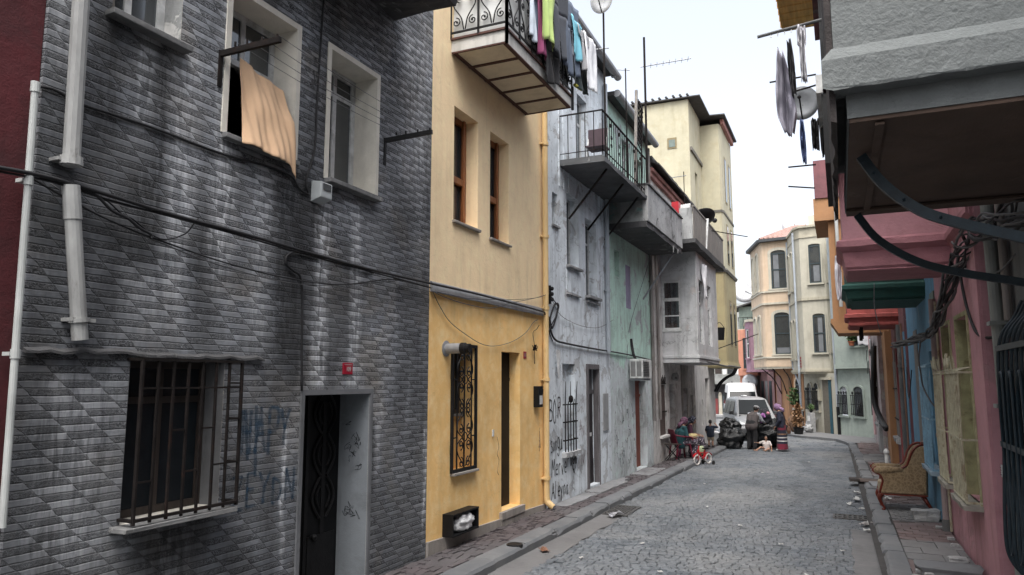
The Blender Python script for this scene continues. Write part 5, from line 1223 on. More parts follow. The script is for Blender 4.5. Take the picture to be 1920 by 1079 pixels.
litter('flat brown dead leaf on the gutter strip near the kerb', -3.78, 9.45, .16, 23, simple('brown_leaf', (.16, .08, .05)), name='dead_leaf')
litter('crushed drink can beside the drain grating in the gutter', .25, 13.4, .2, 27, simple('can', (.35, .33, .32), .4, metal=.3), name='crushed_can')
for i, (x, y) in enumerate([(-2.1, 9.0), (-1.2, 8.8), (-2.7, 10.5), (-.9, 11.3), (-1.6, 12.5), (-2.4, 14.2), (-.5, 9.6), (-3.0, 17.5), (-2.0, 20.5), (-.1, 11.2), (-1.0, 24), (-3.2, 9.3)]):
    litter('tiny pale scrap lying out on the stone setts of the road', x, y, .06, i + 40).__setitem__('group', 'scraps on the road')
t = thing('manhole_cap', 'small round iron cap sunk in the kerb in front of the yellow house', 'cap', (-4.08, 9.15, gz(9.15) + .128), 0); m = MB(); m.lathe([(.11, -.04), (.11, .008), (.09, .014), (.02, .012)], (0, 0, 0), 'z', 18); m.build('lid', M_IRON, t)
# ================================================================== RIGHT SIDE
RX = 1.40; AR = -PI / 2
M_STUC = plaster('grey_roughcast', (.165, .18, .18), var=.16, dirt=.4, streak=.35, stain=(.08, .085, .085), bump=1.0, fine=38)
M_STUCD = plaster('dark_grey_wall', (.12, .125, .125), var=.3, dirt=.5, streak=.5, bump=.5)
M_SOFFW = plaster('brown_stained_soffit', (.10, .066, .05), var=.45, dirt=.6, streak=0, bump=.5, stain=(.02, .015, .012), patch=(.12, .085, .065), pthr=.62)
M_PINK = plaster('pink_plaster', (.45, .235, .265), var=.18, dirt=.55, streak=.65, stain=(.13, .06, .065), bump=.5, fine=30, patch=(.42, .24, .26), pthr=.62)
M_PINKD = plaster('dusky_pink_moulding', (.36, .165, .19), var=.25, dirt=.6, streak=.4, stain=(.09, .05, .055), bump=.6, patch=(.27, .16, .17), pthr=.64)
def grime(root_f, *a): pass

# --- near house: cantilevered grey bay overhead -------------------------------
nr = Fac('grey_roughcast_house', 'grey roughcast house with a jutting upper bay on curved iron brackets', 'house', 1.62, 8.95, AR)
nr.wall(14.0, -.5, 9.5, 5, [], M_STUCD)
by = lambda Y: 8.95 - Y
def nx(x): return x - 1.62
BY0, BY1 = 4.50, 7.30
m = MB()
m.box(by(BY1), by(BY0), nx(.06), -.002, 4.13, 9.4); m.build('bay', M_STUC, nr.root)
m = MB(); n = 24; rings = []
# moulding wrapping the near end and the street face
def mould(z0, z1, out, mat, name, jit=.006):
    m = MB(); path = [(by(BY1) - .0, nx(.04)), ]
    P = [(by(BY1), nx(.05))] + [(by(BY1) + (by(BY0) - by(BY1)) * i / 14, nx(.05)) for i in range(1, 15)]
    Q = [(by(BY0), nx(.05) + (nx(1.6) - nx(.05)) * i / 14) for i in range(0, 15)]
    rr = []
    for (u, d) in Q: o = out + rnd.uniform(-jit, jit); rr.append([(u - .1, d, z1 + .03), (u + .003, d, z1 + o * .3), (u + o, d - (o if d == Q[0][1] else 0), z1 - .05 - o * .3), (u + o, d - (o if d == Q[0][1] else 0), z0 + .012), (u + o * .9, d, z0 - (o - .05) * .8), (u - .12, d, z0)])
    m.loft(rr)
    return m.build(name, mat, nr.root, smooth=False)
mould(3.88, 4.13, .05, M_STUC, 'moulding', .011)
m = MB(); n = 16; m.loft([[(u, nx(.058), 3.70), (u, nx(.03) + rr_(.012), 3.70 + rr_(.02)), (u, nx(.02) + rr_(.012), 6), (u, nx(.01) + rr_(.01), 9.4), (u, nx(.058), 9.4)] for u in [by(BY1) - .01 + (by(BY0) + .0 - by(BY1)) * i / n for i in range(n + 1)]]); m.build('side_cladding', simple('weathered_dark_cladding', (.045, .038, .037), .85, .5, 5, .8), nr.root)
m = MB(); m.box(by(BY1) + .03, by(BY0) - .07, nx(.115), -.002, 3.735, 3.90); m.build('bay_base', M_STUC, nr.root)
m = MB(); m.box(by(BY1) + .02, by(BY0) - .08, nx(.125), -.003, 3.71, 3.734); m.build('soffit', M_SOFFW, nr.root)
m = MB(); m.box(by(BY1) + .25, by(BY0) - .1, nx(.26), nx(.31), 3.685, 3.699); m.box(by(7.0), by(6.93), nx(.12), -.01, 3.68, 3.699); m.build('soffit_batten', M_SOFFW, nr.root)
for Y, pts in ((5.25, [(.20, 3.69), (.31, 3.50), (.46, 3.34), (.63, 3.23), (1.05, 3.07), (1.64, 2.88)]), (7.15, [(.21, 3.69), (.37, 3.45), (.65, 3.24), (.96, 3.12), (1.40, 3.01), (1.64, 2.93)])):
    m = MB(); path = smooth_path([(by(Y), nx(x), z) for x, z in pts], 6); rr = []
    for i, p in enumerate(path):
        tt = path[min(i + 1, len(path) - 1)] - path[max(i - 1, 0)]; tt.normalize(); nn = Vector((0, -tt.z, tt.y)) * .032; e = Vector((.022, 0, 0))
        rr.append([p - nn - e, p - nn + e, p + nn + e, p + nn - e])
    m.loft(rr); br_ = m.build('curved_bracket', M_BLUEIRON, nr.root)
    m = MB()
    for i in range(4, len(path), 7): m.ball(path[i] + Vector((-.0, 0, 0)) + Vector((.024, 0, 0)), .012, n=6, m=4)
    m.build('rivet', M_BLUEIRON, br_)
# belly grille on its ground-floor window (only its near edge shows)
m = MB(); gy0, gy1 = 8.15, 6.6
def belly(Y, off=0): return [(by(Y), -.03, 2.95), (by(Y), -.10 - off, 2.80), (by(Y), -.25 - off, 2.5), (by(Y), -.27 - off, 1.6), (by(Y), -.31 - off, .95), (by(Y), -.30 - off, .62), (by(Y), -.18 - off, .45), (by(Y), -.02, .45)]
for i in range(9): m.tube(smooth_path(belly(gy0 - (gy0 - gy1) * i / 8), 6), .016, 7)
for z, d in ((2.5, -.268), (1.62, -.288)): m.box(by(gy0), by(gy1), d - .01, d + .006, z - .025, z + .025); m.box(by(gy0) - .003, by(gy0) + .012, d, 0, z - .025, z + .025)
for i in range(4):
    Y = gy0 - .1 - .38 * i
    m.tube(smooth_path([(by(Y), -.29, .9), (by(Y - .0), -.29, 2.0), (by(Y - .1), -.28, 2.28), (by(Y - .2), -.29, 2.0), (by(Y - .2), -.30, .9), (by(Y - .1), -.31, .66), (by(Y), -.29, .9)], 6), .014, 6)
m.build('window_grille', M_BLUEIRON, nr.root)
m = MB(); m.tube([(by(8.80), nx(1.47), 6), (by(8.72), nx(1.485), 2.2), (by(8.66), nx(1.50), .1)], .062, 14)
for z in (1.95, 2.78): m.box(by(8.74) - .09, by(8.74) + .09, nx(1.40), nx(1.56), z - .02, z + .02)
m.build('drainpipe', simple('grey_green_pipe', (.21, .225, .215), .6, .35, 4, .1, rust=(.13, .12, .11), stretch=(1, 1, .3)), nr.root)
m = MB(); m.tube([(by(8.62), nx(1.56), 6), (by(8.62), nx(1.56), 2.8)], .04, 10); m.build('drainpipe', M_MPIPE, nr.root)
t = thing('paper_notice', 'small pasted paper notice on the drainpipe beside the bulging iron grille', 'notice', (1.42, 8.66, 1.32), AR); m = MB()
m.grid(lambda i, j: (-.05 + .1 * i, -.012 - .015 * math.sin(i * PI), -.06 + .12 * j), 6, 2); m.build('paper', simple('grey_paper', (.45, .46, .47), .8), t)
m = MB()
for k in range(4): m.box(-.03, .03 - .02 * (k % 2), -.0295, -.0285, -.04 + k * .022, -.034 + k * .022)
m.build('print', M_SCRIB, t)

# --- pink house ------------------------------------------------------------
YB = 12.95; pk = Fac('pink_house', 'dusky pink house with a moulded upper bay and two narrow windows behind cream bulging grilles', 'house', RX, YB, AR)
v = lambda Y: YB - Y
PA = (v(12.35), v(11.55), .82, 2.98, .2); PB = (v(10.95), v(10.0), .78, 2.98, .2)
pk.wall(YB - 9.0, -.5, 9.0, 5, [PA, PB], M_PINK)
M_CRG = simple('cream_green_paint', (.34, .33, .19), .7, .35, 5, .3, rust=(.16, .13, .07))
M_CRB = simple('cream_bars', (.40, .38, .28), .6, .3, 8, .2, rust=(.2, .15, .09))
M_MAUVEP = simple('mauve_grey_pipe', (.26, .21, .21), .6, .35, 4, .1, rust=(.24, .13, .13), stretch=(1, 1, .25))
for o in (PA, PB):
    pk.window(o, .12, M_CRG, simple('dusty_green_pane', (.13, .135, .085), .35, .5, 5, .1), .13, (.5,), (.8,), th=.06); m = MB(); m.box(o[0], o[1], .19, .2, o[2], o[3]); m.build('blind_panel', M_CRG, pk.root)
    a, b, c, e = o[:4]
    m = MB(); m.box(a - .05, a, -.02, -.0005, c, e + .05); m.box(b, b + .05, -.02, -.0005, c, e + .05); m.box(a, b, -.02, -.0005, e, e + .05); m.box(a + .0005, a + .004, .001, .119, c, e); m.box(b - .004, b - .0005, .001, .119, c, e); m.build('surround', M_CRG, pk.root)
    m = MB(); N_ = 8; D = -.15; g0, g1 = a - .04, b + .04
    for i in range(N_):
        u = g0 + (g1 - g0) * i / (N_ - 1)
        m.tube([(u, -.01, 2.36), (u, D, 2.32), (u, D - .01, 1.5), (u, D, c + .02)], .010, 6)
        if i % 2 == 0: m.tube([(u, D, 2.3), (u - .02, D - .02, 2.5)], .009, 5)
    for z in (2.30, 1.52, c + .03): m.box(g0 - .01, g1 + .01, D - .012, D + .012, z - .012, z + .012); m.box(g0 - .012, g0 + .01, D, .0, z - .012, z + .012); m.box(g1 - .01, g1 + .012, D, .0, z - .012, z + .012)
    for q in range(3): m.ball((g0 + .25 + q * .1, D - .02, 2.42 + .06 * (q % 2)), .05, (1, .5, 1.6), 8, 5)
    m.build('window_grille', M_CRB, pk.root)
    m = MB(); m.loft([[(u, .02, c - .0), (u, -.2 + rnd.uniform(-.01, .01), c - .0), (u, -.19, c - .06 + rnd.uniform(-.015, .01)), (u, .02, c - .06)] for u in [a - .08 + (b - a + .16) * i / 8 for i in range(9)]]); m.build('sill', plaster('cream_grey_sill', (.30, .29, .25), dirt=.6), pk.root)
pk.pipe([(v(12.80), -.06, 3.45), (v(12.86), -.07, .12)], .052, M_MAUVEP, (.62, .3))
m = MB(); m.tube([(v(12.86), -.07, .15), (v(12.86), -.07, -.12)], .066, 12); m.build('pipe_shoe', M_STUCD, pk.root)
m = MB(); m.tube([(v(12.7), -.03, 3.4), (v(12.72), -.03, .0)], .018, 8); m.build('conduit', M_CRB, pk.root)
# upper bay (end face looks down the street)
m = MB(); m.box(v(12.2), v(10.85), .12 - RX, -.002, 4.06, 8.6); m.build('bay', M_PINK, pk.root)
def bay_ring(z, e, y0_, y1_, x, X=RX, ref=YB): return [(ref - y1_ + .0, -.001, z), (ref - y1_, x - e - X, z), (ref - y0_ + e, x - e - X, z), (ref - y0_ + e, -.001, z)]
def lumpy(rings, amp, n=10):
    """Subdivide a bay moulding and roughen it slightly so the edges are not ruler-straight."""
    out = []
    for r in rings:
        q = []
        for a, b in zip(r, r[1:]):
            a, b = Vector(a), Vector(b)
            for i in range(n): q.append(a.lerp(b, i / n) + Vector((rnd.uniform(-amp, amp), rnd.uniform(-amp, amp), rnd.uniform(-amp, amp))))
        q.append(Vector(r[-1])); out.append(q)
    return out
def bay_mould(root, prof, y0_, y1_, x, X, ref, mat, name, amp=.006):
    m = MB(); R_ = [bay_ring(z, e, y0_, y1_, x, X, ref) for z, e in prof]; m.loft(lumpy(R_, amp), closed=False)
    for r in (R_[0], R_[-1]): m.add(r, [(0, 1, 2, 3)])
    return m.build(name, mat, root, fixn=True)
bay_mould(pk.root, [(4.14, .0), (4.10, .07), (4.02, .075), (3.97, .03), (3.95, .0), (3.75, -.03), (3.72, -.05)], 10.85, 12.2, .11, RX, YB, M_PINKD, 'moulding')
m = MB(); m.box(v(12.17), v(10.9), .16 - RX, -.002, 3.70, 3.719); m.build('bay_base', M_PINKD, pk.root)
m = MB(); m.loft(lumpy([[(v(10.84), -.001, z), (v(10.84), -e, z), (v(9.02), -e, z), (v(9.02), -.001, z)] for z, e in ((4.14, .0), (4.10, .07), (4.02, .075), (3.97, .02), (3.9, .0))], .005), closed=False); m.build('string_course', M_PINKD, pk.root)
m = MB(); m.box(v(9.6), v(9.01), -.03, -.001, -.4, 3.85); m.build('pilaster', M_PINK, pk.root)

# --- blue house with green bay -----------------------------------------------
YB2 = 18.4; bu = Fac('blue_house', 'bright blue house with a dark green bay and pale blue iron bars over its window', 'house', RX, YB2, AR)
M_BLUEW = plaster('blue_paint', (.10, .24, .36), var=.25, dirt=.5, streak=.7, stain=(.05, .08, .10), bump=.35, patch=(.26, .30, .33), pthr=.64)
M_GRNB = plaster('dark_green_paint', (.025, .085, .07), var=.3, dirt=.5, streak=.4, stain=(.012, .02, .02), bump=.4, patch=(.04, .10, .09), pthr=.64)
M_LBLUE = simple('pale_blue_iron', (.20, .36, .48), .5, .3, 8, .2, rust=(.13, .2, .25))
v2 = lambda Y: YB2 - Y
BB = (v2(14.35), v2(13.3), .80, 2.7, .2)
bu.wall(YB2 - 12.95, -.5, 8.6, 5, [BB], M_BLUEW)
m = MB(); m.box(v2(13.5), v2(12.96), -.02, -.001, 2.85, 3.6); m.box(v2(13.2), v2(12.97), -.025, -.001, -.4, 2.85); m.build('green_strip', simple('grey_green_paint', (.16, .20, .18), .8), bu.root)
for o in (BB,):
    bu.window(o, .1, M_GREYWOOD, M_GLASSD, .09, (.5,), (.75,))
    a, b, c, e = o[:4]; m = MB(); N_ = 8; D = -.16; g0, g1 = a - .08, b + .08
    for i in range(N_):
        u = g0 + (g1 - g0) * i / (N_ - 1); m.tube([(u, -.01, e - .2), (u, D, e - .25), (u, D, c)], .012, 6)
    for z in (e - .27, c + (e - c) * .42, c + .02): m.box(g0 - .01, g1 + .01, D - .012, D + .012, z - .014, z + .014); m.box(g0 - .012, g0 + .01, D, .0, z - .014, z + .014); m.box(g1 - .01, g1 + .012, D, .0, z - .014, z + .014)
    m.build('window_bars', M_LBLUE, bu.root)
    m = MB(); m.loft([[(u, .02, c), (u, -.22 + rnd.uniform(-.012, .012), c), (u, -.2, c - .07 + rnd.uniform(-.015, .01)), (u, .02, c - .07)] for u in [g0 - .05 + (g1 - g0 + .1) * i / 10 for i in range(11)]]); m.build('sill', plaster('pale_blue_sill', (.27, .36, .43), dirt=.6), bu.root)
m = MB(); m.box(v2(16.9), v2(16.2), -.012, -.001, .0, 3.2); m.build('bare_strip', M_GREYWOOD, bu.root)
m = MB(); m.box(v2(16.1), v2(14.25), .16 - RX, -.002, 3.9, 8.4); m.build('bay', simple('dark_green_wall', (.03, .07, .06), .8), bu.root)
bay_mould(bu.root, [(3.92, .0), (3.88, .06), (3.82, .06), (3.78, .0), (3.66, -.02), (3.645, -.04)], 14.2, 16.1, .16, RX, YB2, M_GRNB, 'moulding', .003)
m = MB(); m.box(v2(16.05), v2(14.3), .26 - RX, -.002, 3.615, 3.644); m.build('bay_base', M_GRNB, bu.root)

# --- maroon house with red bay ------------------------------------------------
YB3 = 23.0; ma = Fac('maroon_house', 'maroon house with a red moulded bay, a black doorway and grey weathered shutters', 'house', RX - .05, YB3, AR)
X3 = RX - .05
M_MAR = plaster('maroon_plaster', (.16, .065, .072), var=.3, dirt=.6, streak=.6, bump=.4, stain=(.03, .022, .022), patch=(.22, .17, .165), pthr=.6)
M_RED = plaster('brick_red_paint', (.32, .075, .065), var=.2, dirt=.4, streak=.4, stain=(.07, .025, .025), bump=.35, patch=(.36, .14, .12), pthr=.66)
v3 = lambda Y: YB3 - Y
DD = (v3(20.9), v3(19.3), -.15, 3.1, .45); SH = (v3(22.7), v3(21.5), .75, 2.7, .12)
ma.wall(YB3 - 18.4, -.5, 8.4, 5, [DD, SH], M_MAR)
m = MB(); m.box(DD[0], DD[1], .44, .46, -.2, 3.1); m.build('door', M_BLACKIN, ma.root)
m = MB(); m.box(v3(21.15), v3(20.9), -.05, -.0005, -.3, 3.15); m.box(v3(21.15), v3(19.2), -.05, -.001, 3.15, 3.25); m.build('door_frame', plaster('dull_red_frame', (.21, .05, .05), dirt=.4), ma.root)
m = MB(); m.box(v3(19.25), v3(18.45), -.02, -.001, -.3, 3.3); m.build('blue_pilaster', M_BLUEW, ma.root)
m = MB(); k = 7
for i in range(k): m.box(SH[0] + (SH[1] - SH[0]) * i / k + .006, SH[0] + (SH[1] - SH[0]) * (i + 1) / k - .004, -.03 + rr_(.008), .0, SH[2] + rr_(.03), SH[3] + (.3 if i in (2, 3, 4) else 0) + rr_(.03))
m.build('shutter', M_GREYWOOD, ma.root)
m = MB()
for z in (1.2, 2.0): m.box(SH[0] - .05, SH[1] + .05, -.06, -.04, z - .015, z + .015)
m.build('shutter_bar', M_RUSTIRON, ma.root)
m = MB(); m.loft([[(u, .0, .72), (u, -.12 + rr_(.03), .72 + rr_(.03)), (u, -.1 + rr_(.03), .60 + rr_(.04)), (u, 0, .55)] for u in [SH[0] - .1 + 1.4 * i / 9 for i in range(10)]]); m.build('broken_sill', M_PARA, ma.root)
m = MB(); m.box(v3(21.6), v3(20.0), .22 - X3, -.002, 4.0, 8.2); m.build('bay', M_RED, ma.root)
bay_mould(ma.root, [(4.02, .0), (3.86, .0), (3.84, .06), (3.76, .05), (3.74, -.03), (3.66, -.05), (3.61, -.02), (3.57, -.03), (3.55, -.06)], 19.9, 21.6, .22, X3, YB3, M_RED, 'moulding', .006)
for Y in (20.4, 21.3):
    m = MB(); m.box(v3(Y) - .04, v3(Y) + .04, .5 - X3, .58 - X3, 3.25, 3.55); m.build('bay_post', M_RUSTIRON, ma.root)
M_SMOKE = simple('blackened_pipe', (.10, .10, .10), .5, .5, 3, .1, rust=(.02, .02, .02), stretch=(1, 1, .4))
ma.pipe([(v3(19.1), -.07, 3.5), (v3(19.25), -.07, .3)], .055, M_SMOKE, (.3,))
ma.pipe([(v3(18.75), -.04, 3.5), (v3(18.75), -.05, .2)], .022, simple('copper_brown', (.17, .09, .06), .5), (.3,), name='conduit')
for q, z in enumerate((1.55, 1.0)):
    t = thing('meter_box', ('upper' if q == 0 else 'lower') + ' of two small white meter boxes inside the black doorway edge', 'meter box', ma.w(v3(19.4), .10, z), AR); m = MB(); m.box(-.02, .0, -.08, .08, -.11, .11); m.build('case', M_WHITE, t, bevel=.004); m = MB(); m.box(-.026, -.021, -.04, .04, .0, .07); m.build('lens', M_GLASSD, t)

# --- orange house -----------------------------------------------------------
YB4 = 27.2; og = Fac('orange_house', 'orange house with an orange cornered bay and a maroon top storey beyond the pink house', 'house', X3 - .05, YB4, AR)
X4 = X3 - .05
M_ORG = plaster('orange_plaster', (.34, .18, .085), var=.15, dirt=.4, streak=.5, stain=(.16, .08, .04), bump=.35)
v4 = lambda Y: YB4 - Y
OD = (v4(26.2), v4(24.6), -.2, 2.7, .35)
og.wall(YB4 - 23.0, -.5, 8.0, 5, [OD], M_ORG)
m = MB(); m.box(OD[0], OD[1], .33, .35, -.2, 2.7); m.build('door', simple('amber_wood', (.20, .09, .03), .6, .4, 3, .3, stretch=(6, 6, .6)), og.root)
m = MB(); m.box(v4(23.9), v4(23.02), -.12, -.001, -.4, 3.6); m.build('pilaster', M_ORG, og.root)
m = MB(); m.box(v4(25.6), v4(24.0), .06 - X4, -.002, 4.06, 7.6); m.box(v4(25.6), v4(24.05), -.12 - X4, .055 - X4, 4.06, 7.6); m.build('bay', M_ORG, og.root)
m = MB(); m.loft([[(v4(25.7), -.001, z), (v4(25.7), x - X4, z), (v4(23.9), x - X4, z), (v4(23.9), -.001, z)] for z, x in ((4.059, -.18), (3.95, -.20), (3.85, -.13), (3.66, -.02), (3.62, .0))]); m.build('bay_base', M_ORG, og.root)
m = MB(); m.box(v4(26.9), v4(23.9), -.5 - X4, -.002, 7.1, 7.8); m.build('eave_box', M_ORG, og.root)
m = MB(); m.box(v4(26.9), v4(23.85), -.45 - X4, -.002, 7.801, 9.0); m.build('top_storey', M_MAR, og.root)
m = MB(); m.tube([(v4(23.7), .12 - X4, 7.6), (v4(23.7), .12 - X4, 4.4)], .05, 8); m.build('drainpipe', M_WPVC, og.root)

# --- faded house with hanging rag -----------------------------------------------
YB5 = 35.4; fd = Fac('faded_pink_house', 'faded pinkish-white house at the bend with a ragged grey cloth strip over its dark window', 'house', X4 - .12, YB5, AR)
X5 = X4 - .12; v5 = lambda Y: YB5 - Y
FA = (v5(30.5), v5(28.8), .7, 2.6, .2)
fd.wall(YB5 - 27.2, -.6, 7.0, 5, [FA], plaster('faded_pink_white', (.38, .32, .33), var=.2, dirt=.6, streak=.7, bump=.4, patch=(.42, .41, .4), pthr=.56))
fd.window(FA, .15, M_MAR, M_GLASSD, .08, (.5,), (.6,))
m = MB()
for z in (1.2, 1.8): m.box(FA[0] - .06, FA[1] + .06, -.05, -.03, z - .015, z + .015)
for k in range(6): u = FA[0] + (FA[1] - FA[0]) * k / 5; m.box(u - .01, u + .01, -.045, -.03, .6, 2.0)
m.build('window_bars', M_RUSTIRON, fd.root)
fd.sill(FA[0], FA[1], .7, .12, .08, M_GREYP)
fd.pipe([(v5(32.6), -.06, 4.5), (v5(32.4), -.06, .1)], .05, simple('faded_pink_pipe', (.40, .27, .28), .6, .25, 4, .1, rust=(.4, .36, .28)), (.3, .6))
m = MB(); m.tube([(v5(33.6), -.07, 2.7), (v5(33.6), -.07, .8)], .035, 7); m.build('cable_duct', M_CABLE, fd.root)
m = MB(); m.box(v5(28.6), v5(27.4), -.10, -.001, -.3, 1.0); m.build('plinth_block', M_PARA, fd.root)
hung('ragged_cloth', 'ragged grey cloth strip hanging on the faded pinkish-white house wall', cloth('ragged_grey_cloth', (.38, .38, .40)), (X5 - .10, 30.2, 3.75), 2.6, 1.7, 8, 'cloth', (0, 1, 0))
# --- laundry, rods, dish above the street ------------------------------------------
p_ = atY(1420, 70, 9.8); q_ = atY(1505, 47, 9.8)
t = thing('clothes_pole', 'grey pole of pegs reaching out over the street from the pink house top storey', 'pole', (0, 0, 0), 0)
m = MB(); m.tube([p_, q_ + (q_ - p_) * 1.2], .022, 7); m.build('pole', M_STUCD, t); m = MB()
for s in (.3, .45, .6, .75, .9): c_ = p_.lerp(q_, s); m.box(c_.x - .008, c_.x + .008, c_.y - .006, c_.y + .006, c_.z - .06, c_.z - .02)
m.build('peg', M_WHITE, t)
def hang_px(name, label, hexc, x0, y0_, x1, y1_, Y, seed, shape='sheet', skew=0.0):
    a = atY(x0, y0_, Y); b = atY(x1, y1_, Y); w_ = max(.08, abs(b.x - a.x)); r = random.Random(seed); ph = r.random() * 6
    m = MB(); top = (a.x + b.x) / 2; H_ = a.z - b.z
    def f(i, j):
        k = {'sheet': 1 - .15 * j, 'bulge': .35 + .75 * math.sin(min(1, j * 1.25) * PI / 2) - .65 * max(0, (j - .8) / .2) * .9, 'thin': .5 + .35 * math.sin(j * PI), 'shirt': 1.0 if j < .35 else .62}[shape]
        x = (i - .5) * w_ * k; return (top + x + skew * (j - .5) * w_, Y + .14 * math.sin(i * 7 + ph + j * 2) * (1 if shape == 'bulge' else .4) + .04 * math.sin(i * 19 + j * 8) + .09 * mnoise.noise(Vector((i * 4, j * 5, seed))), a.z - H_ * j - .03 * math.sin(i * 6 + ph) * j)
    m.grid(f, 18, 22); return tag(m.build(name, cloth('hung_' + str(seed), hexc), None, smooth=True, solid=.006), label, 'laundry')
hang_px('tracksuit', 'lilac-grey tracksuit bottoms bulging in the wind below the street pole', (.34, .33, .39), 1452, 100, 1492, 252, 9.8, 61, 'bulge', .35)
hang_px('trousers', 'thin black trousers hung between the lilac-grey tracksuit and the white shirt', (.016, .016, .02), 1474, 78, 1494, 178, 9.6, 62, 'thin', .3)
hang_px('shirt', 'white shirt hung nearest the wall on the street pole', (.52, .52, .55), 1494, 52, 1516, 152, 9.4, 63, 'shirt', .1)
hang_px('shirt', 'blue shirt hung under the round satellite dish on the street corner', (.10, .14, .30), 1498, 226, 1514, 306, 10.8, 64, 'thin', .2)
hang_px('socks', 'black garment hung just above the maroon top storey', (.014, .014, .016), 1520, 225, 1538, 280, 11.2, 65, 'sheet', 0)
hang_px('socks', 'black garment hung against the grey bay edge beside a longer one', (.014, .014, .016), 1536, 232, 1552, 292, 11.4, 66, 'thin', 0)
hang_px('white_cloth', 'long white cloth hung beside the orange bay', (.6, .6, .64), 1562, 480, 1582, 562, 21.0, 67, 'thin', 0)
# upper balcony of the pink house (dark underside, white band)
m = MB(); pb0, pb1 = v(12.6), v(10.0)
m.box(pb0, pb1, -.02 - RX, -.12, 6.15, 7.9); m.build('upper_balcony', simple('black_tarred_board', (.02, .021, .022), .8, .4, 4, .3), pk.root)
m = MB(); m.box(pb0, pb1 + .03, -.10 - RX, -.021 - RX, 5.95, 6.20); m.build('white_band', M_WHITE, pk.root)
m = MB(); m.box(pb0, pb1, -.04 - RX, .1 - RX, 5.0, 5.94); m.build('dark_panel', simple('black_tarred_board', (.02, .021, .022)), pk.root)
m = MB(); m.box(v(12.7), v(9.7), -.10 - RX, -.1, 7.9, 8.2); m.build('upper_slab', M_MAR, pk.root)
pd = atY(1503, 194, 12.0)
t = thing('satellite_dish', 'white satellite dish facing the street beside the hanging laundry', 'satellite dish', pd, 0)
m = MB(); m.lathe([(.02, .09), (.15, .06), (.26, .0), (.264, -.006), (.15, .05), (.02, .08)], (0, 0, 0), 'y', 28); m.xf(Matrix.Rotation(R(14), 4, 'X')); m.build('dish', simple('pale_dish', (.42, .44, .46), .4), t, smooth=True)
m = MB(); m.tube([(0, .0, -.26), (-.02, -.34, -.02)], .012, 6); m.ball((-.02, -.34, -.02), .03, n=8, m=6); m.build('arm', M_IRON, t); m = MB(); m.tube([(0, .1, 0), (.3, .1, -.1)], .02, 6); m.build('mount', M_IRON, t)
for (x0, y0_, x1, y1_, Y, lab) in ((1443, 155, 1530, 140, 12.3, 'thin dark clothes rod just under the white shirt'), (1490, 172, 1530, 160, 11.5, 'short dark rod above the white satellite dish'), (1478, 314, 1530, 309, 13, 'thin rod by the maroon top storey, uppermost of two'), (1478, 350, 1528, 353, 14, 'thin rod by the orange eave, lower of two')):
    t = thing('clothes_rod', lab, 'rod', (0, 0, 0), 0); m = MB(); m.tube([atY(x0, y0_, Y), atY(x1, y1_, Y)], .014, 6); m.build('rod', M_RUSTIRON, t)
pe = atY(1492, -32, 13.5)
t = thing('timber_eave', 'yellow boarded eave corner high over the street', 'eave', pe, 0); m = MB(); m.box(-.35, .6, -.6, 1.6, -.15, .9)
for k in range(8): m.box(-.37, .6, -.6 + k * .28, -.585 + k * .28, -.16, .88)
m.build('boarding', simple('yellow_boards', (.5, .27, .07), .7, .3, 3, .3, stretch=(6, .6, 6)), t)
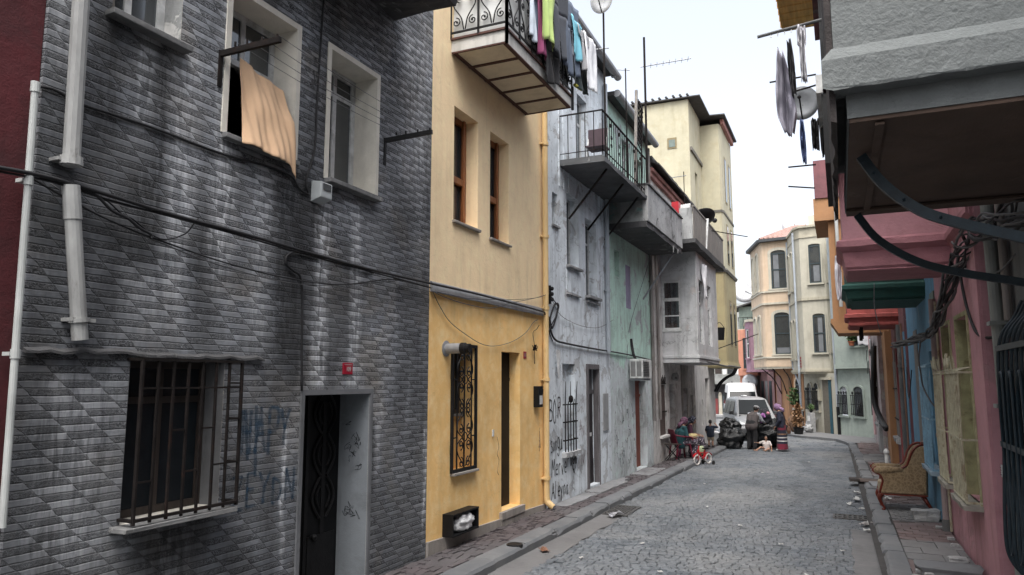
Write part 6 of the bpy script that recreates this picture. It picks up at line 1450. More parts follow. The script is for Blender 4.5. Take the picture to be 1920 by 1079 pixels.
# --- armchair ---------------------------------------------------------------
# ================================================================== FAR END OF THE STREET
M_GCURT = cloth('grey_net_curtain', (.16, .17, .18))
def arch_loop(x0, x1, z0, z1, rise, y, n=8):
    o = [(x0, y, z0), (x1, y, z0)]; cx = (x0 + x1) / 2; w_ = (x1 - x0) / 2
    for i in range(n + 1):
        a = PI * i / n; o.append((cx + w_ * math.cos(a), y, z1 - rise + rise * math.sin(a)))
    return o
def face_mat(A, B):
    A, B = Vector((*A, 0)), Vector((*B, 0)); e = (B - A).normalized(); n_ = Vector((-e.y, e.x, 0))
    return Matrix(((e.x, n_.x, 0, A.x), (e.y, n_.y, 0, A.y), (0, 0, 1, 0), (0, 0, 0, 1))), (B - A).length
def arch_window(root, org, A, B, u0, u1, z0, z1, rise, fm, pm, sm, k=.12, sash=True, curtain=None, grille=None):
    """Window set on a wall face A-B (seen from outside A is on the left): raised surround, inset pane, sash bars."""
    M, L_ = face_mat(A, B); T = Matrix.Translation(-Vector(org)) @ M
    if u1 < 0: pass
    m = MB(); o1 = arch_loop(u0 - k, u1 + k, z0, z1 + k, rise + k * .6, 0); o2 = arch_loop(u0 - k, u1 + k, z0, z1 + k, rise + k * .6, -.06); i2 = arch_loop(u0, u1, z0 + .001, z1, rise, -.06); i1 = arch_loop(u0, u1, z0 + .001, z1, rise, -.005)
    m.loft([o1, o2, i2, i1], cap=False); m.box(u0 - k - .05, u1 + k + .05, -.11, 0, z0 - .08, z0 - .002); m.xf(T); w_ = m.build('window', sm, root)
    m = MB(); m.add(arch_loop(u0, u1, z0, z1, rise, -.008), [tuple(range(len(i1)))]); m.xf(T); m.build('pane', pm, w_)
    if sash:
        m = MB(); f = .06; H_ = z1 - z0
        for (a, b, c, d) in ((u0, u0 + f, z0, z1 - rise * .5), (u1 - f, u1, z0, z1 - rise * .5), (u0 + f, u1 - f, z0, z0 + f), (u0 + f, u1 - f, z0 + H_ * .48, z0 + H_ * .48 + f), (u0 + f, u1 - f, z1 - rise - f, z1 - rise)): m.box(a, b, -.035, -.012, c, d)
        m.xf(T); m.build('sash', fm, w_)
    if curtain:
        m = MB(); m.box(u0 + .08 + curtain[0] * (u1 - u0), u0 + curtain[1] * (u1 - u0), -.0105, -.0085, z0 + curtain[2] * (z1 - z0), z0 + curtain[3] * (z1 - z0) - .1); m.xf(T); m.build('curtain', M_GCURT, w_)
    if grille:
        m = MB(); n_ = 7
        for i in range(n_): u = u0 - .05 + (u1 - u0 + .1) * i / (n_ - 1); m.box(u - .012, u + .012, -.15, -.13, z0 + .05, z0 + (z1 - z0) * .72)
        for z in (z0 + .1, z0 + (z1 - z0) * .4, z0 + (z1 - z0) * .7): m.box(u0 - .08, u1 + .08, -.16, -.12, z - .015, z + .015)
        for i in range(3): m.ball((u0 + (u1 - u0) * (i + .3) / 3, -.14, z0 + (z1 - z0) * .78), .07, (1, .5, 1.2), 6, 5)
        m.xf(T); m.build('window_bars', grille, w_)
    return w_
def poly_prism(root, org, pts, z0, z1, mat, name, e=0):
    m = MB(); m.loft([[(x - org[0], y - org[1], z0) for x, y in pts], [(x - org[0], y - org[1], z1) for x, y in pts]]); return m.build(name, mat, root)
def grow(pts, e):
    c = Vector((sum(p[0] for p in pts) / len(pts), sum(p[1] for p in pts) / len(pts)))
    return [tuple(Vector(p) + (Vector(p) - c).normalized() * e) for p in pts]
M_SAGE = plaster('sage_plaster', (.33, .38, .34), var=.15, dirt=.5, streak=.5, stain=(.1, .11, .1), bump=.25)
M_KHAKI = plaster('khaki_plaster', (.42, .40, .33), var=.12, dirt=.4, streak=.5, stain=(.14, .13, .1), bump=.25)
M_KHTRIM = plaster('khaki_trim', (.40, .37, .29), var=.12, dirt=.5, streak=.4, bump=.25)
M_PEACH = plaster('peach_plaster', (.56, .44, .32), var=.12, dirt=.3, streak=.5, stain=(.3, .2, .13), bump=.2)
M_PTRIM = plaster('pale_trim', (.48, .45, .37), var=.12, dirt=.4, streak=.4, bump=.2)
M_DSASH = simple('grey_blue_sash', (.035, .05, .055), .5, .2, 8, .1)
# sage house -----------------------------------------------------------------
S0, S1 = (-.22, 37.5), (1.22, 35.55); org = (-.22, 37.5, 0)
t = thing('sage_house', 'sage green house at the bend with arched barred windows and a potted upper sill', 'house', org, 0); SG = t
poly_prism(t, org, [S0, S1, (6, 37), (6, 44), (1, 44)], -.7, 2.75, M_SAGE, 'wall')
US0, US1 = (-.20, 37.0), (1.30, 35.2)
poly_prism(t, org, [US0, US1, (6, 37), (6, 44), (1, 44)], 2.96, 9.4, M_SAGE, 'upper_wall')
poly_prism(t, org, grow([US0, US1, (6, 37), (6, 44), (1, 44)], .06), 2.751, 2.959, M_SAGE, 'string_course')
arch_window(t, org, S0, S1, .28, .80, .62, 1.95, .2, M_DSASH, M_GLASSD, M_SAGE, .07, False, grille=M_IRON)
arch_window(t, org, S0, S1, 1.22, 1.85, .62, 1.95, .2, M_DSASH, M_GLASSD, M_SAGE, .07, False, grille=M_IRON)
arch_window(t, org, US0, US1, 1.1, 2.0, 3.75, 5.4, .02, M_DSASH, M_GLASSD, M_SAGE, .05)
arch_window(t, org, US0, US1, .4, .9, 6.5, 8.3, .02, M_DSASH, M_GLASSD, M_SAGE, .05)
m = MB(); m.tube([(-.02, -.12, 9.2), (.0, -.1, 2.6), (.03, -.08, 1.0)], .06, 10); m.build('drainpipe', M_PIPEB, t); m = MB(); m.tube([(.03, -.08, 1.0), (.04, -.08, -.3)], .085, 10); m.build('iron_shoe', M_IRON, t)
def potplant(name, label, x, y, z, pr, ph, crown, cm, seed, n=260, pm=None, group=None):
    t = thing(name, label, 'plant', (x, y, z), 0, group); r = random.Random(seed)
    m = MB(); m.lathe([(pr * .72, 0), (pr, ph), (pr * 1.08, ph), (pr * 1.08, ph - .04), (pr * .85, ph - .03), (.01, ph - .05)], (0, 0, 0), 'z', 14); m.build('pot', pm or M_IRON, t)
    m = MB(); m.tube([(0, 0, ph - .05), (r.uniform(-.03, .03), r.uniform(-.03, .03), ph + crown[2] * 1.2)], .014, 5)
    for k in range(6): a = r.random() * 6; m.tube([(0, 0, ph + crown[2] * .2 * k * .5), (math.cos(a) * crown[0] * .6, math.sin(a) * crown[0] * .6, ph + crown[2] * (.3 + .25 * k))], .008, 4)
    m.build('stem', M_DWOOD, t)
    m = MB()
    for k in range(n):
        h = r.random(); a = r.random() * 2 * PI; q = math.sqrt(r.random()) * crown[0] * (1 - abs(h - crown[3]) * 1.1) * (1 + .35 * math.sin(a * 3 + h * 9))
        c = Vector((q * math.cos(a), q * math.sin(a), ph + crown[2] * 2 * h)); d = Vector((r.gauss(0, 1), r.gauss(0, 1), r.gauss(.6, .7))).normalized(); s = d.orthogonal().normalized() * crown[1] * .4; L2 = d * crown[1] * r.uniform(.7, 1.4)
        m.add([c, c + L2 * .5 + s, c + L2, c + L2 * .5 - s], [(0, 1, 2, 3)])
    m.build('foliage', cm, t, fixn=False); return t
def leafmat(name, a, b):
    g = G(name); geo = g.node('ShaderNodeNewGeometry').outputs['Random Per Island']; return g.fin(g.mix(geo, a, b), .6)
M_LEAF = leafmat('green_leaves', (.03, .07, .02), (.09, .15, .05)); M_DRY = leafmat('dry_leaves', (.10, .05, .022), (.20, .11, .05)); M_TERRA = simple('terracotta', (.30, .10, .05), .8, .2, 8, .2)
M1, _ = face_mat(US0, US1)
p = M1 @ Vector((1.35, -.2, 3.75)); potplant('flower_pot', 'terracotta pot with green leaves on the upper window sill of the sage house', p.x, p.y, 3.76, .14, .2, (.28, .14, .26, .5), M_LEAF, 3, 160, M_TERRA)
p = M1 @ Vector((2.12, -.25, 4.8)); hung('white_cloth', 'white cloth hung beside the terracotta pot on the sage house', M_WCLOTH, (p.x, p.y, 4.9), .5, 1.15, 12, ax=(1, -1, 0), shape='sheet')
# khaki house ------------------------------------------------------------------
K0, K1 = (-1.72, 40.0), (-.24, 37.55); org = (-1.72, 40.0, 0)
t = thing('khaki_house', 'khaki grey bay house with tall narrow windows, between the peach and the sage houses', 'house', org, 0); KH = t
poly_prism(t, org, [K0, K1, (1, 44), (1, 48), (-.5, 48)], -.8, 2.55, M_KHAKI, 'wall')
bay = [(-2.35, 41.6), (-1.80, 38.75), (-1.55, 38.35), (-.42, 38.1), (-.02, 38.3), (.2, 39.5), (1, 46), (-1.2, 46)]
poly_prism(t, org, bay, 2.75, 6.12, M_KHAKI, 'lower_bay'); poly_prism(t, org, bay, 6.26, 9.25, M_KHAKI, 'upper_bay')
for z0_, z1_, e in ((2.551, 2.64, .02), (2.641, 2.749, .08), (6.121, 6.259, .07), (9.251, 9.32, .04), (9.321, 9.75, .0), (9.751, 9.86, .1)): poly_prism(t, org, grow(bay, e), z0_, z1_, M_KHTRIM, 'moulding')
F1, F2, F3 = (-1.55, 38.35), (-.42, 38.1), (-.02, 38.3)
arch_window(t, org, F1, F2, .46, 1.03, 3.55, 5.45, .1, M_DSASH, M_GLASSD, M_KHAKI, .06, curtain=(.25, .75, 0, .95))
arch_window(t, org, F1, F2, .42, .98, 6.95, 8.9, .08, M_DSASH, M_GLASSD, M_KHAKI, .06, curtain=(.2, .85, .05, .5))
arch_window(t, org, F2, F3, .12, .32, 3.6, 5.4, .06, M_DSASH, M_GLASSD, M_KHAKI, .03, False); arch_window(t, org, F2, F3, .12, .32, 7.0, 8.9, .06, M_DSASH, M_GLASSD, M_KHAKI, .03, False)
E1, E2 = (-2.35, 41.6), (-1.80, 38.75)
for u in (.5, 1.5): 
    arch_window(t, org, E1, E2, u, u + .5, 3.3, 5.3, .12, M_DSASH, M_GLASSD, M_KHAKI, .05, False); arch_window(t, org, E1, E2, u, u + .5, 6.8, 8.8, .12, M_DSASH, M_GLASSD, M_KHAKI, .05, False)
for u in (.35, .98): arch_window(t, org, K0, K1, u, u + .38, .75, 2.1, .18, M_DSASH, M_GLASSD, M_KHAKI, .06, False, grille=M_IRON)
M2, _ = face_mat(K0, K1)
m = MB(); m.box(1.72, 2.5, -.02, -.003, -.5, 2.25); m.xf(Matrix.Translation(-Vector(org)) @ M2); fr_ = m.build('door_recess', simple('grey_brown_recess', (.14, .125, .10), .9), t)
m = MB(); m.box(2.3, 2.5, -.05, -.021, -.5, 2.25); m.xf(Matrix.Translation(-Vector(org)) @ M2); m.build('door', simple('teal_door', (.02, .075, .10), .6), t)
m = MB(); m.box(1.62, 2.55, -.14, -.003, 2.25, 2.36); m.xf(Matrix.Translation(-Vector(org)) @ M2); m.build('door_hood', M_KHTRIM, t)
m = MB(); m.box(1.18, 1.60, -.12, -.003, 1.25, 1.8); m.xf(Matrix.Translation(-Vector(org)) @ M2); m.build('meter_cabinet', M_KHTRIM, t)
p = M2 @ Vector((1.35, -.45, 0)); q = thing('stone_bollard', 'grey stone post with a small plant on top by the khaki house door', 'post', (p.x, p.y, gz(p.y) + .1), R(-50)); m = MB(); m.box(-.13, .13, -.13, .13, -.05, .95); m.build('post', M_PARA, q, bevel=.02); m = MB(); m.box(-.12, .04, -.145, -.131, .55, .8); m.build('plate', M_WHITE, q)
potplant('small_plant', 'little green plant in a pot on the grey stone post', p.x, p.y, gz(p.y) + 1.051, .08, .12, (.14, .1, .13, .5), M_LEAF, 9, 70)
p = M2 @ Vector((.95, -.35, 0)); q = thing('leaning_slab', 'grey slab leaning on the khaki house front', 'slab', (p.x, p.y, gz(p.y) + .1), R(-56)); m = MB(); m.add([(-.45, -.25, 0), (.3, -.25, 0), (.3, -.2, 0), (-.45, -.2, 0), (-.4, .2, .65), (.28, .2, .7), (.28, .25, .7), (-.4, .25, .65)], [(3, 2, 1, 0), (4, 5, 6, 7), (0, 1, 5, 4), (1, 2, 6, 5), (2, 3, 7, 6), (3, 0, 4, 7)]); m.build('slab', M_GREYP, q)
m = MB(); m.tube([(-1.86 - org[0], 38.6 - org[1], 9.6), (-1.86 - org[0], 38.65 - org[1], 2.6), (-1.9 - org[0], 39.6 - org[1], -.3)], .05, 8); m.build('drainpipe', M_PIPEB, t)
m = MB()
for k in range(4): m.box(.04, .12, -.02, -.008, 2.85 + .14 * k, 2.95 + .14 * k)
m.xf(Matrix.Translation(-Vector(org)) @ face_mat((-1.80, 38.75), (-1.55, 38.35))[0]); m.build('red_lettering', M_PLATE, t)
# peach house ---------------------------------------------------------------------
P0, P1 = (-3.4, 44.2), (-1.75, 40.05); org = (-3.4, 44.2, 0)
t = thing('peach_house', 'peach coloured house with two arched bay storeys, grey trim and a tiled roof', 'house', org, 0); PE = t
M_TERWALL = plaster('terracotta_wall', (.38, .20, .10), var=.2, dirt=.4, streak=.5, bump=.3)
poly_prism(t, org, [P0, P1, (.4, 48), (.4, 52), (-2, 52)], -.8, 2.85, M_TERWALL, 'wall')
bay = [(-4.55, 44.7), (-3.72, 41.7), (-3.60, 41.55), (-2.28, 41.25), (-1.85, 41.45), (-1.6, 42.3), (.4, 48), (-2.6, 50)]
poly_prism(t, org, bay, 3.5, 6.3, M_PEACH, 'lower_bay'); poly_prism(t, org, bay, 7.05, 9.75, M_PEACH, 'upper_bay'); poly_prism(t, org, grow(bay, .05), 2.95, 3.40, M_PEACH, 'bay_apron'); poly_prism(t, org, grow(bay, .05), 6.41, 6.95, M_PEACH, 'bay_apron')
for z0_, z1_, e in ((2.851, 2.949, .02), (3.401, 3.499, .12), (6.301, 6.409, .1), (6.951, 7.049, .12)): poly_prism(t, org, grow(bay, e), z0_, z1_, M_PTRIM, 'moulding')
poly_prism(t, org, grow(bay, .28), 9.751, 9.90, simple('dark_gutter', (.05, .055, .06), .6), 'gutter')
M_TILE2 = simple('pink_roof_tile', (.34, .22, .19), .8, .4, 9, .6, rust=(.2, .15, .13))
m = MB(); rr = grow(bay, .2); c = (-1.2, 45.5); m.loft([[(x - org[0], y - org[1], 9.9) for x, y in rr], [((x * .35 + c[0] * .65) - org[0], (y * .35 + c[1] * .65) - org[1], 11.0) for x, y in rr]]); m.build('tiled_roof', M_TILE2, t)
m = MB()
for k in range(9):
    s = k / 8; a = Vector((rr[2][0], rr[2][1], 9.93)).lerp(Vector((rr[4][0], rr[4][1], 9.93)), s); b = Vector((a.x * .35 + c[0] * .65, a.y * .35 + c[1] * .65, 11.03)); o_ = Vector(org); m.tube([a - o_, b - o_], .07, 6)
m.build('tile_ridge', M_TILE2, t)
F1, F2, F3 = (-3.60, 41.55), (-2.28, 41.25), (-1.85, 41.45); E1, E2 = (-4.55, 44.7), (-3.72, 41.7)
arch_window(t, org, F1, F2, .50, 1.30, 3.62, 5.85, .16, M_DSASH, M_GLASSD, M_PTRIM, .15, curtain=(.0, .95, .0, .2))
arch_window(t, org, F1, F2, .46, 1.26, 7.15, 9.25, .16, M_DSASH, M_GLASSD, M_PTRIM, .15, curtain=(.05, .5, .0, .95))
arch_window(t, org, F2, F3, .1, .36, 3.62, 5.85, .12, M_DSASH, M_GLASSD, M_PTRIM, .07); arch_window(t, org, F2, F3, .1, .36, 7.15, 9.25, .12, M_DSASH, M_GLASSD, M_PTRIM, .07)
for u in (.45, 1.75):
    for z in (3.65, 7.15): arch_window(t, org, E1, E2, u, u + .8, z, z + 2.1, .25, M_PTRIM, M_PTRIM, M_PTRIM, .12, False)
M3, L3 = face_mat(P0, P1); T3 = Matrix.Translation(-Vector(org)) @ M3
m = MB(); m.box(.2, 1.0, -.04, -.003, -.5, 2.5); m.xf(T3); m.build('pilaster', plaster('rose_plaster', (.36, .20, .19), dirt=.5), t)
m = MB(); m.box(2.2, 2.9, -.03, -.003, .0, 2.55); m.xf(T3); m.build('doorway', simple('amber_wood', (.20, .09, .03)), t)
arch_window(t, org, P0, P1, 3.35, 3.95, .9, 2.3, .28, M_DSASH, M_GLASSD, M_PEACH, .12)
m = MB(); m.box(2.9, 4.4, -.10, -.003, .68, .80); m.xf(T3); m.build('ledge', M_PTRIM, t)
m = MB(); m.box(3.05, 3.35, -.04, -.003, -.5, .66); m.box(4.0, 4.3, -.045, -.003, -.5, .66); m.xf(T3); m.build('panel', M_DSASH, t)
for k in range(3):
    m = MB(); a = Vector((-3.9 + k * .55, 41.9 - k * .12, 2.85)) - Vector(org); b = M3 @ Vector((1.0 + k * .9, -.02, 1.5)) - Vector(org); m.tube(smooth_path([a, a.lerp(b, .5) + Vector((.1, 0, .12)), b], 5), .03, 5); m.build('curved_strut', M_IRON, t)
m = MB(); m.tube([(-2.30 - org[0], 41.18 - org[1], 9.6), (-2.28 - org[0], 41.15 - org[1], 2.9), (-1.95 - org[0], 40.3 - org[1], 2.0)], .045, 8); m.build('drainpipe', M_PIPEB, t)
m = MB(); m.box(-1.3 - org[0], -.7 - org[0], 46 - org[1], 46.6 - org[1], 10, 12.0); m.build('chimney', M_PTRIM, t)
p = M3 @ Vector((3.55, -.22, .81)); potplant('window_plant', 'bushy green plant with flowers on the ledge of the peach house ground floor', p.x, p.y, .81, .1, .15, (.28, .15, .40, .45), M_LEAF, 14, 200, M_TERRA)
pt = gnd_pt = None
potplant('dry_conifer', 'tall dry orange conifer in a black pot at the road edge by the peach house', -1.93, 36.9, gz(36.9), .24, .42, (.23, .15, .50, .25), M_DRY, 17, 600)
for k, (x, y) in enumerate(((-2.2, 38.6), (-1.55, 38.4))):
    q = thing('cloth_covered_stump', 'lumpy brown sack by the wall behind the dry conifer' if k == 0 else 'pale rubble lumps beside the dry conifer pot', 'rubble', (x, y, gz(y) + .1), 0); m = MB(); lump(m, (0, 0, .2 if k else .45), .26 if k == 0 else .2, (1, 1, 1.7 if k == 0 else .9), .4, 2, k + 40); m.build('lump', simple('brown_sacking', (.17, .10, .06), .9) if k == 0 else M_PARA, q, smooth=True)
# purple bay house, salmon house --------------------------------------------------
org = (-4.6, 48.5, 0); t = thing('mauve_house', 'mauve house with a rounded upper bay, between the salmon wall and the peach house', 'house', org, 0)
M_MAUVE = plaster('mauve_plaster', (.30, .18, .23), var=.12, dirt=.35, streak=.4, bump=.25); M_ROSE = plaster('rose_ground_wall', (.30, .17, .17), var=.2, dirt=.5, streak=.5, bump=.3)
poly_prism(t, org, [(-4.9, 50.5), (-3.55, 45.0), (0, 52), (-2, 56)], -.8, 2.75, M_ROSE, 'wall')
by_ = [(-5.75, 51.0), (-5.3, 47.6), (-5.0, 47.15), (-4.0, 46.9), (-3.3, 47.4), (0, 52), (-3, 55)]
poly_prism(t, org, by_, 2.85, 5.85, M_MAUVE, 'bay'); poly_prism(t, org, grow(by_, .05), 2.751, 2.849, M_MAUVE, 'moulding'); poly_prism(t, org, grow(by_, .08), 5.851, 6.0, M_PTRIM, 'coping')
arch_window(t, org, (-5.0, 47.15), (-4.0, 46.9), .55, .95, 3.7, 5.4, .02, M_DSASH, M_GLASSD, M_WHITE, .06); arch_window(t, org, (-5.3, 47.6), (-5.0, 47.15), .1, .45, 3.6, 5.4, .02, M_WHITE, M_GLASSD, M_MAUVE, .05)
for k in range(3):
    M4_, _ = face_mat((-4.9, 50.5), (-3.55, 45.0)); m = MB(); m.box(1.0 + k * 1.5, 1.8 + k * 1.5, -.03, -.003, -.4, 2.2); m.xf(Matrix.Translation(-Vector(org)) @ M4_); m.build('doorway' if k else 'door', M_DSASH if k != 1 else M_PARA, t)
org = (-6.0, 52, 0); t = thing('salmon_house', 'salmon orange house wall with a grey dish on it, behind the white minibus', 'house', org, 0)
M_SALM = plaster('salmon_plaster', (.52, .24, .16), var=.12, dirt=.3, streak=.4, bump=.25)
sp = [(-6.35, 53.5), (-6.15, 50.1), (-4.9, 49.6), (-3, 56), (-4.5, 57)]
poly_prism(t, org, sp, 2.55, 5.55, M_SALM, 'upper_wall'); poly_prism(t, org, [(-6.05, 53.3), (-5.85, 50.8), (-4.7, 50.2), (-3, 56), (-4.5, 57)], -.9, 2.549, plaster('dark_stone_wall', (.11, .10, .095), dirt=.5), 'wall')
m = MB(); m.box(-6.1 - org[0], -5.9 - org[0], 50.4 - org[1], 50.7 - org[1], -.8, 2.54); m.build('pier', M_SALM, t); m = MB(); m.box(-5.25 - org[0], -5.05 - org[0], 49.95 - org[1], 50.2 - org[1], -.8, 2.54); m.build('pier', M_SALM, t)
arch_window(t, org, (-6.35, 53.5), (-6.15, 50.1), 1.2, 2.2, 3.4, 5.0, .02, M_DSASH, M_GLASSD, M_SALM, .06); arch_window(t, org, (-6.15, 50.1), (-4.9, 49.6), .42, .66, 3.0, 5.0, .02, M_DSASH, M_GLASSD, M_SALM, .04)
m = MB(); m.box(-6.5 - org[0], -5.2 - org[0], 50.2 - org[1], 53 - org[1], 5.551, 5.62); m.build('roof_edge', M_PTRIM, t)
pd = atY(1406, 716, 49.3); q = thing('satellite_dish', 'pale grey satellite dish on the stone wall above the white minibus', 'satellite dish', pd, 0); m = MB(); m.lathe([(.02, .1), (.3, .06), (.48, 0), (.485, -.01), (.3, .05), (.02, .09)], (0, 0, 0), 'y', 24); m.build('dish', simple('pale_dish', (.42, .44, .46)), q, smooth=True); m = MB(); m.tube([(0, .1, 0), (.1, .9, -.1)], .03, 6); m.build('mount', M_IRON, q); m = MB(); m.tube([(0, 0, -.45), (-.05, -.4, -.1)], .015, 5); m.build('arm', M_IRON, q)
# roof terrace shed and chimney stack behind
org = (-6.2, 54, 0); t = thing('roof_shed', 'small glazed roof shed with a dark sloping roof behind the salmon house', 'shed', (-6.0, 52.5, 5.62), 0)
m = MB(); m.box(-.25, 1.6, 0, 2.0, 0, 1.7); m.build('glazed_wall', simple('green_grey_glass', (.16, .2, .18)), t); m = MB(); m.add([(-.7, -.3, 1.5), (1.8, -.3, 2.3), (1.8, 2.2, 2.3), (-.7, 2.2, 1.5), (-.7, -.3, 1.6), (1.8, -.3, 2.4), (1.8, 2.2, 2.4), (-.7, 2.2, 1.6)], [(3, 2, 1, 0), (4, 5, 6, 7), (0, 1, 5, 4), (1, 2, 6, 5), (2, 3, 7, 6), (3, 0, 4, 7)]); m.build('roof', M_ROOFT, t)
m = MB()
for k in range(6): m.box(-.28 + k * .3, -.24 + k * .3, -.3, -.27, 0, .9)
m.box(-.3, 1.5, -.31, -.26, .9, .94); m.build('railing', M_IRON, t)
def brickmat():
    g = G('old_brickwork'); b = g.node('ShaderNodeTexBrick', {'Vector': g.coord(rot=(PI / 2, 0, 0)), 'Color1': (.20, .13, .10, 1), 'Color2': (.30, .24, .2, 1), 'Mortar': (.12, .115, .11, 1), 'Scale': 3.2, 'Mortar Size': .03})
    return g.fin(g.mix(g.ramp(g.noise(3, 6, .6), .4, .7, 0, .7), b.outputs[0], (.10, .10, .10)), .95, g.bump(b.outputs[1], -.6, .02))
org = (-5.1, 53, 0); t = thing('brick_stack', 'tall bare brick gable stack between the round dish and the peach house', 'chimney', (-4.85, 52.0, 0), 0); m = MB(); m.box(-.28, .5, 0, 1.8, -.5, 9.75); m.build('brickwork', brickmat(), t); m = MB(); m.box(-.32, -.29, -.03, .3, 3, 9.2); m.build('bare_edge', plaster('pale_edge', (.4, .3, .23)), t); m = MB(); m.box(-.30, .52, -.02, 1.82, 9.751, 10.0); m.build('cap', M_DCONC, t)
pd = atY(1397, 545, 53); q = thing('satellite_dish', 'large pale mesh dish against the sky beside the bare brick stack', 'satellite dish', pd, 0); m = MB(); m.lathe([(.02, .18), (.5, .1), (.85, 0), (.86, -.01), (.5, .09), (.02, .17)], (0, 0, 0), 'y', 28); m.build('dish', simple('faint_dish', (.75, .76, .78), .5), q, smooth=True); m = MB(); m.tube([(0, .1, 0), (.6, .1, -.4), (.9, .1, -.4)], .03, 6); m.build('mount', M_GALV, q); m = MB(); m.tube([(-.2, 0, -.5), (.1, -.5, -.1)], .02, 5); m.build('arm', M_GALV, q)
pd = atY(1490, 421, 46); q = thing('satellite_dish', 'large pale dish on the peach house roof behind the khaki cornice', 'satellite dish', pd, 0); m = MB(); m.lathe([(.02, .16), (.4, .1), (.72, 0), (.73, -.01), (.4, .09), (.02, .15)], (0, 0, 0), 'y', 28); m.build('dish', simple('faint_dish', (.75, .76, .78)), q, smooth=True); m = MB(); m.tube([(0, .1, 0), (0, .2, -1.4)], .03, 6); m.build('mount', M_GALV, q); m = MB(); m.tube([(0, 0, -.5), (.0, -.5, -.05)], .02, 5); m.build('arm', M_GALV, q)
# building across the side street ---------------------------------------------------
org = (-14, 60, 0); t = thing('corner_block', 'pale block across the side street with white pilasters above a dark ground floor', 'house', org, 0)
m = MB(); m.box(0, 9.5, 0, 8, -1.2, 1.95); m.build('wall', simple('dark_shopfront', (.045, .045, .046), .7, .4, 3, .1), t); m = MB(); m.box(0, 9.5, -.3, 8, 2.35, 8.3); m.build('upper_wall', plaster('pale_grey_green', (.40, .42, .40), dirt=.4), t); m = MB(); m.box(-.1, 9.6, -.7, -.301, 1.951, 2.7); m.build('canopy', plaster('canopy_concrete', (.26, .27, .26), dirt=.5), t)
for k in range(7):
    x = 3.6 + k * .95; m = MB(); m.box(x, x + .28, -.40, -.301, 2.71, 4.2); m.build('pilaster', M_WHITE, t); m = MB(); m.box(x + .34, x + .86, -.33, -.302, 2.75, 3.9); m.build('window', M_DWOOD if k % 2 else M_GLASSD, t)
m = MB(); m.box(0, 9.5, -.36, -.302, 4.4, 6.2); m.build('shutter_band', simple('pale_green_shutter', (.28, .33, .3), .7), t)
for x in (5.05, 6.42):
    m = MB(); m.box(x, x + .26, -.1, -.003, -.9, 1.15); m.ball((x + .13, -.1, 1.2), .12, n=8, m=6); m.build('column', M_PTRIM, t)
m = MB(); m.box(5.32, 6.41, -.04, -.003, -.5, 1.15); dr = m.build('door', M_DSASH, t)
m = MB(); m.box(5.4, 5.85, -.05, -.041, -.3, 1.0); m.box(5.9, 6.34, -.05, -.041, -.3, 1.0); m.build('pane', simple('pale_reflecting_glass', (.10, .13, .15), .1), dr)
m = MB()
for z in (.0, .35, .7): m.box(5.36, 6.38, -.06, -.051, z, z + .03)
m.box(5.85, 5.9, -.06, -.051, -.4, 1.1); m.build('door_bars', M_IRON, dr)
m = MB(); m.box(4.4, 7.2, -1.2, -.003, -1.2, -.42); m.build('step', M_PARA, t); m = MB(); m.box(4.2, 5.0, -.03, -.003, -.5, .8); m.build('red_panel', plaster('dull_red_frame', (.21, .05, .05)), t)
m = MB(); m.tube([(8.0, -.5, 6), (8.05, -.45, -.5)], .05, 8); m.build('drainpipe', M_WPVC, t)
poly = MB(); poly.loft([[(x, y, gz(y) - .06), (x, y, gz(y) + .1), (x, y + .3, gz(y) + .1), (x, y + .3, gz(y) - .06)] for x, y in ((-30, 55.5), (-12, 55.6), (-6.2, 55.9), (-5.5, 54.5))]); tag(poly.build('kerb', M_KERB, None), kind='structure')
poly = MB(); poly.add([(-30, 55.8, gz(55.8) + .095), (-5.5, 55.8, gz(55.8) + .095), (-5.5, 62, gz(62) + .095), (-30, 62, gz(62) + .095)], [(0, 1, 2, 3)]); tag(poly.build('pavement', M_GPAVER, None), kind='structure')
# ================================================================== FURNITURE, PEOPLE, VEHICLES, CABLES
# --- armchair ---------------------------------------------------------------
def damask():
    g = G('gold_damask'); co = g.coord()
    n = g.node('ShaderNodeTexVoronoi', {'Vector': g.node('ShaderNodeVectorMath', {0: co, 1: g.node('ShaderNodeVectorMath', {0: g.node('ShaderNodeTexNoise', {'Vector': co, 'Scale': 9.0}).outputs[1], 1: (.12, .12, .12)}, operation='MULTIPLY').outputs[0]}, operation='ADD').outputs[0], 'Scale': 17.0}, feature='DISTANCE_TO_EDGE').outputs[0]
    k = g.ramp(n, .03, .16); c = g.mix(k, (.27, .19, .105), (.165, .11, .056)); c = g.mix(g.ramp(g.noise(2.2, 5, .6), .42, .7, 0, .5), c, (.27, .21, .13))
    return g.fin(c, .8, g.bump(g.math('ADD', k, g.noise(160, 2, .5)), .3, .004), Sheen_Weight=.2)
M_DAM = damask(); M_DAMP = cloth('faded_inner_fabric', (.40, .33, .22)); M_MAHOG = simple('red_varnished_wood', (.13, .022, .012), .32, .4, 5, .15, stretch=(3, 3, 1))
ac = thing('armchair', 'worn gold damask armchair with carved red wood trim standing on the pavement', 'armchair', (.86, 14.9, gz(14.9) + .105), R(181)); ac.scale = (.92, .86, .97)
prof = [(-.40, .30), (.36, .30), (.33, .40), (.30, .50), (.33, .60), (.40, .66), (.42, .70), (.38, .735), (.20, .74), (-.04, .735), (-.12, .79), (-.165, .89), (-.21, 1.01), (-.28, 1.11), (-.36, 1.15), (-.43, 1.14), (-.42, .7)]
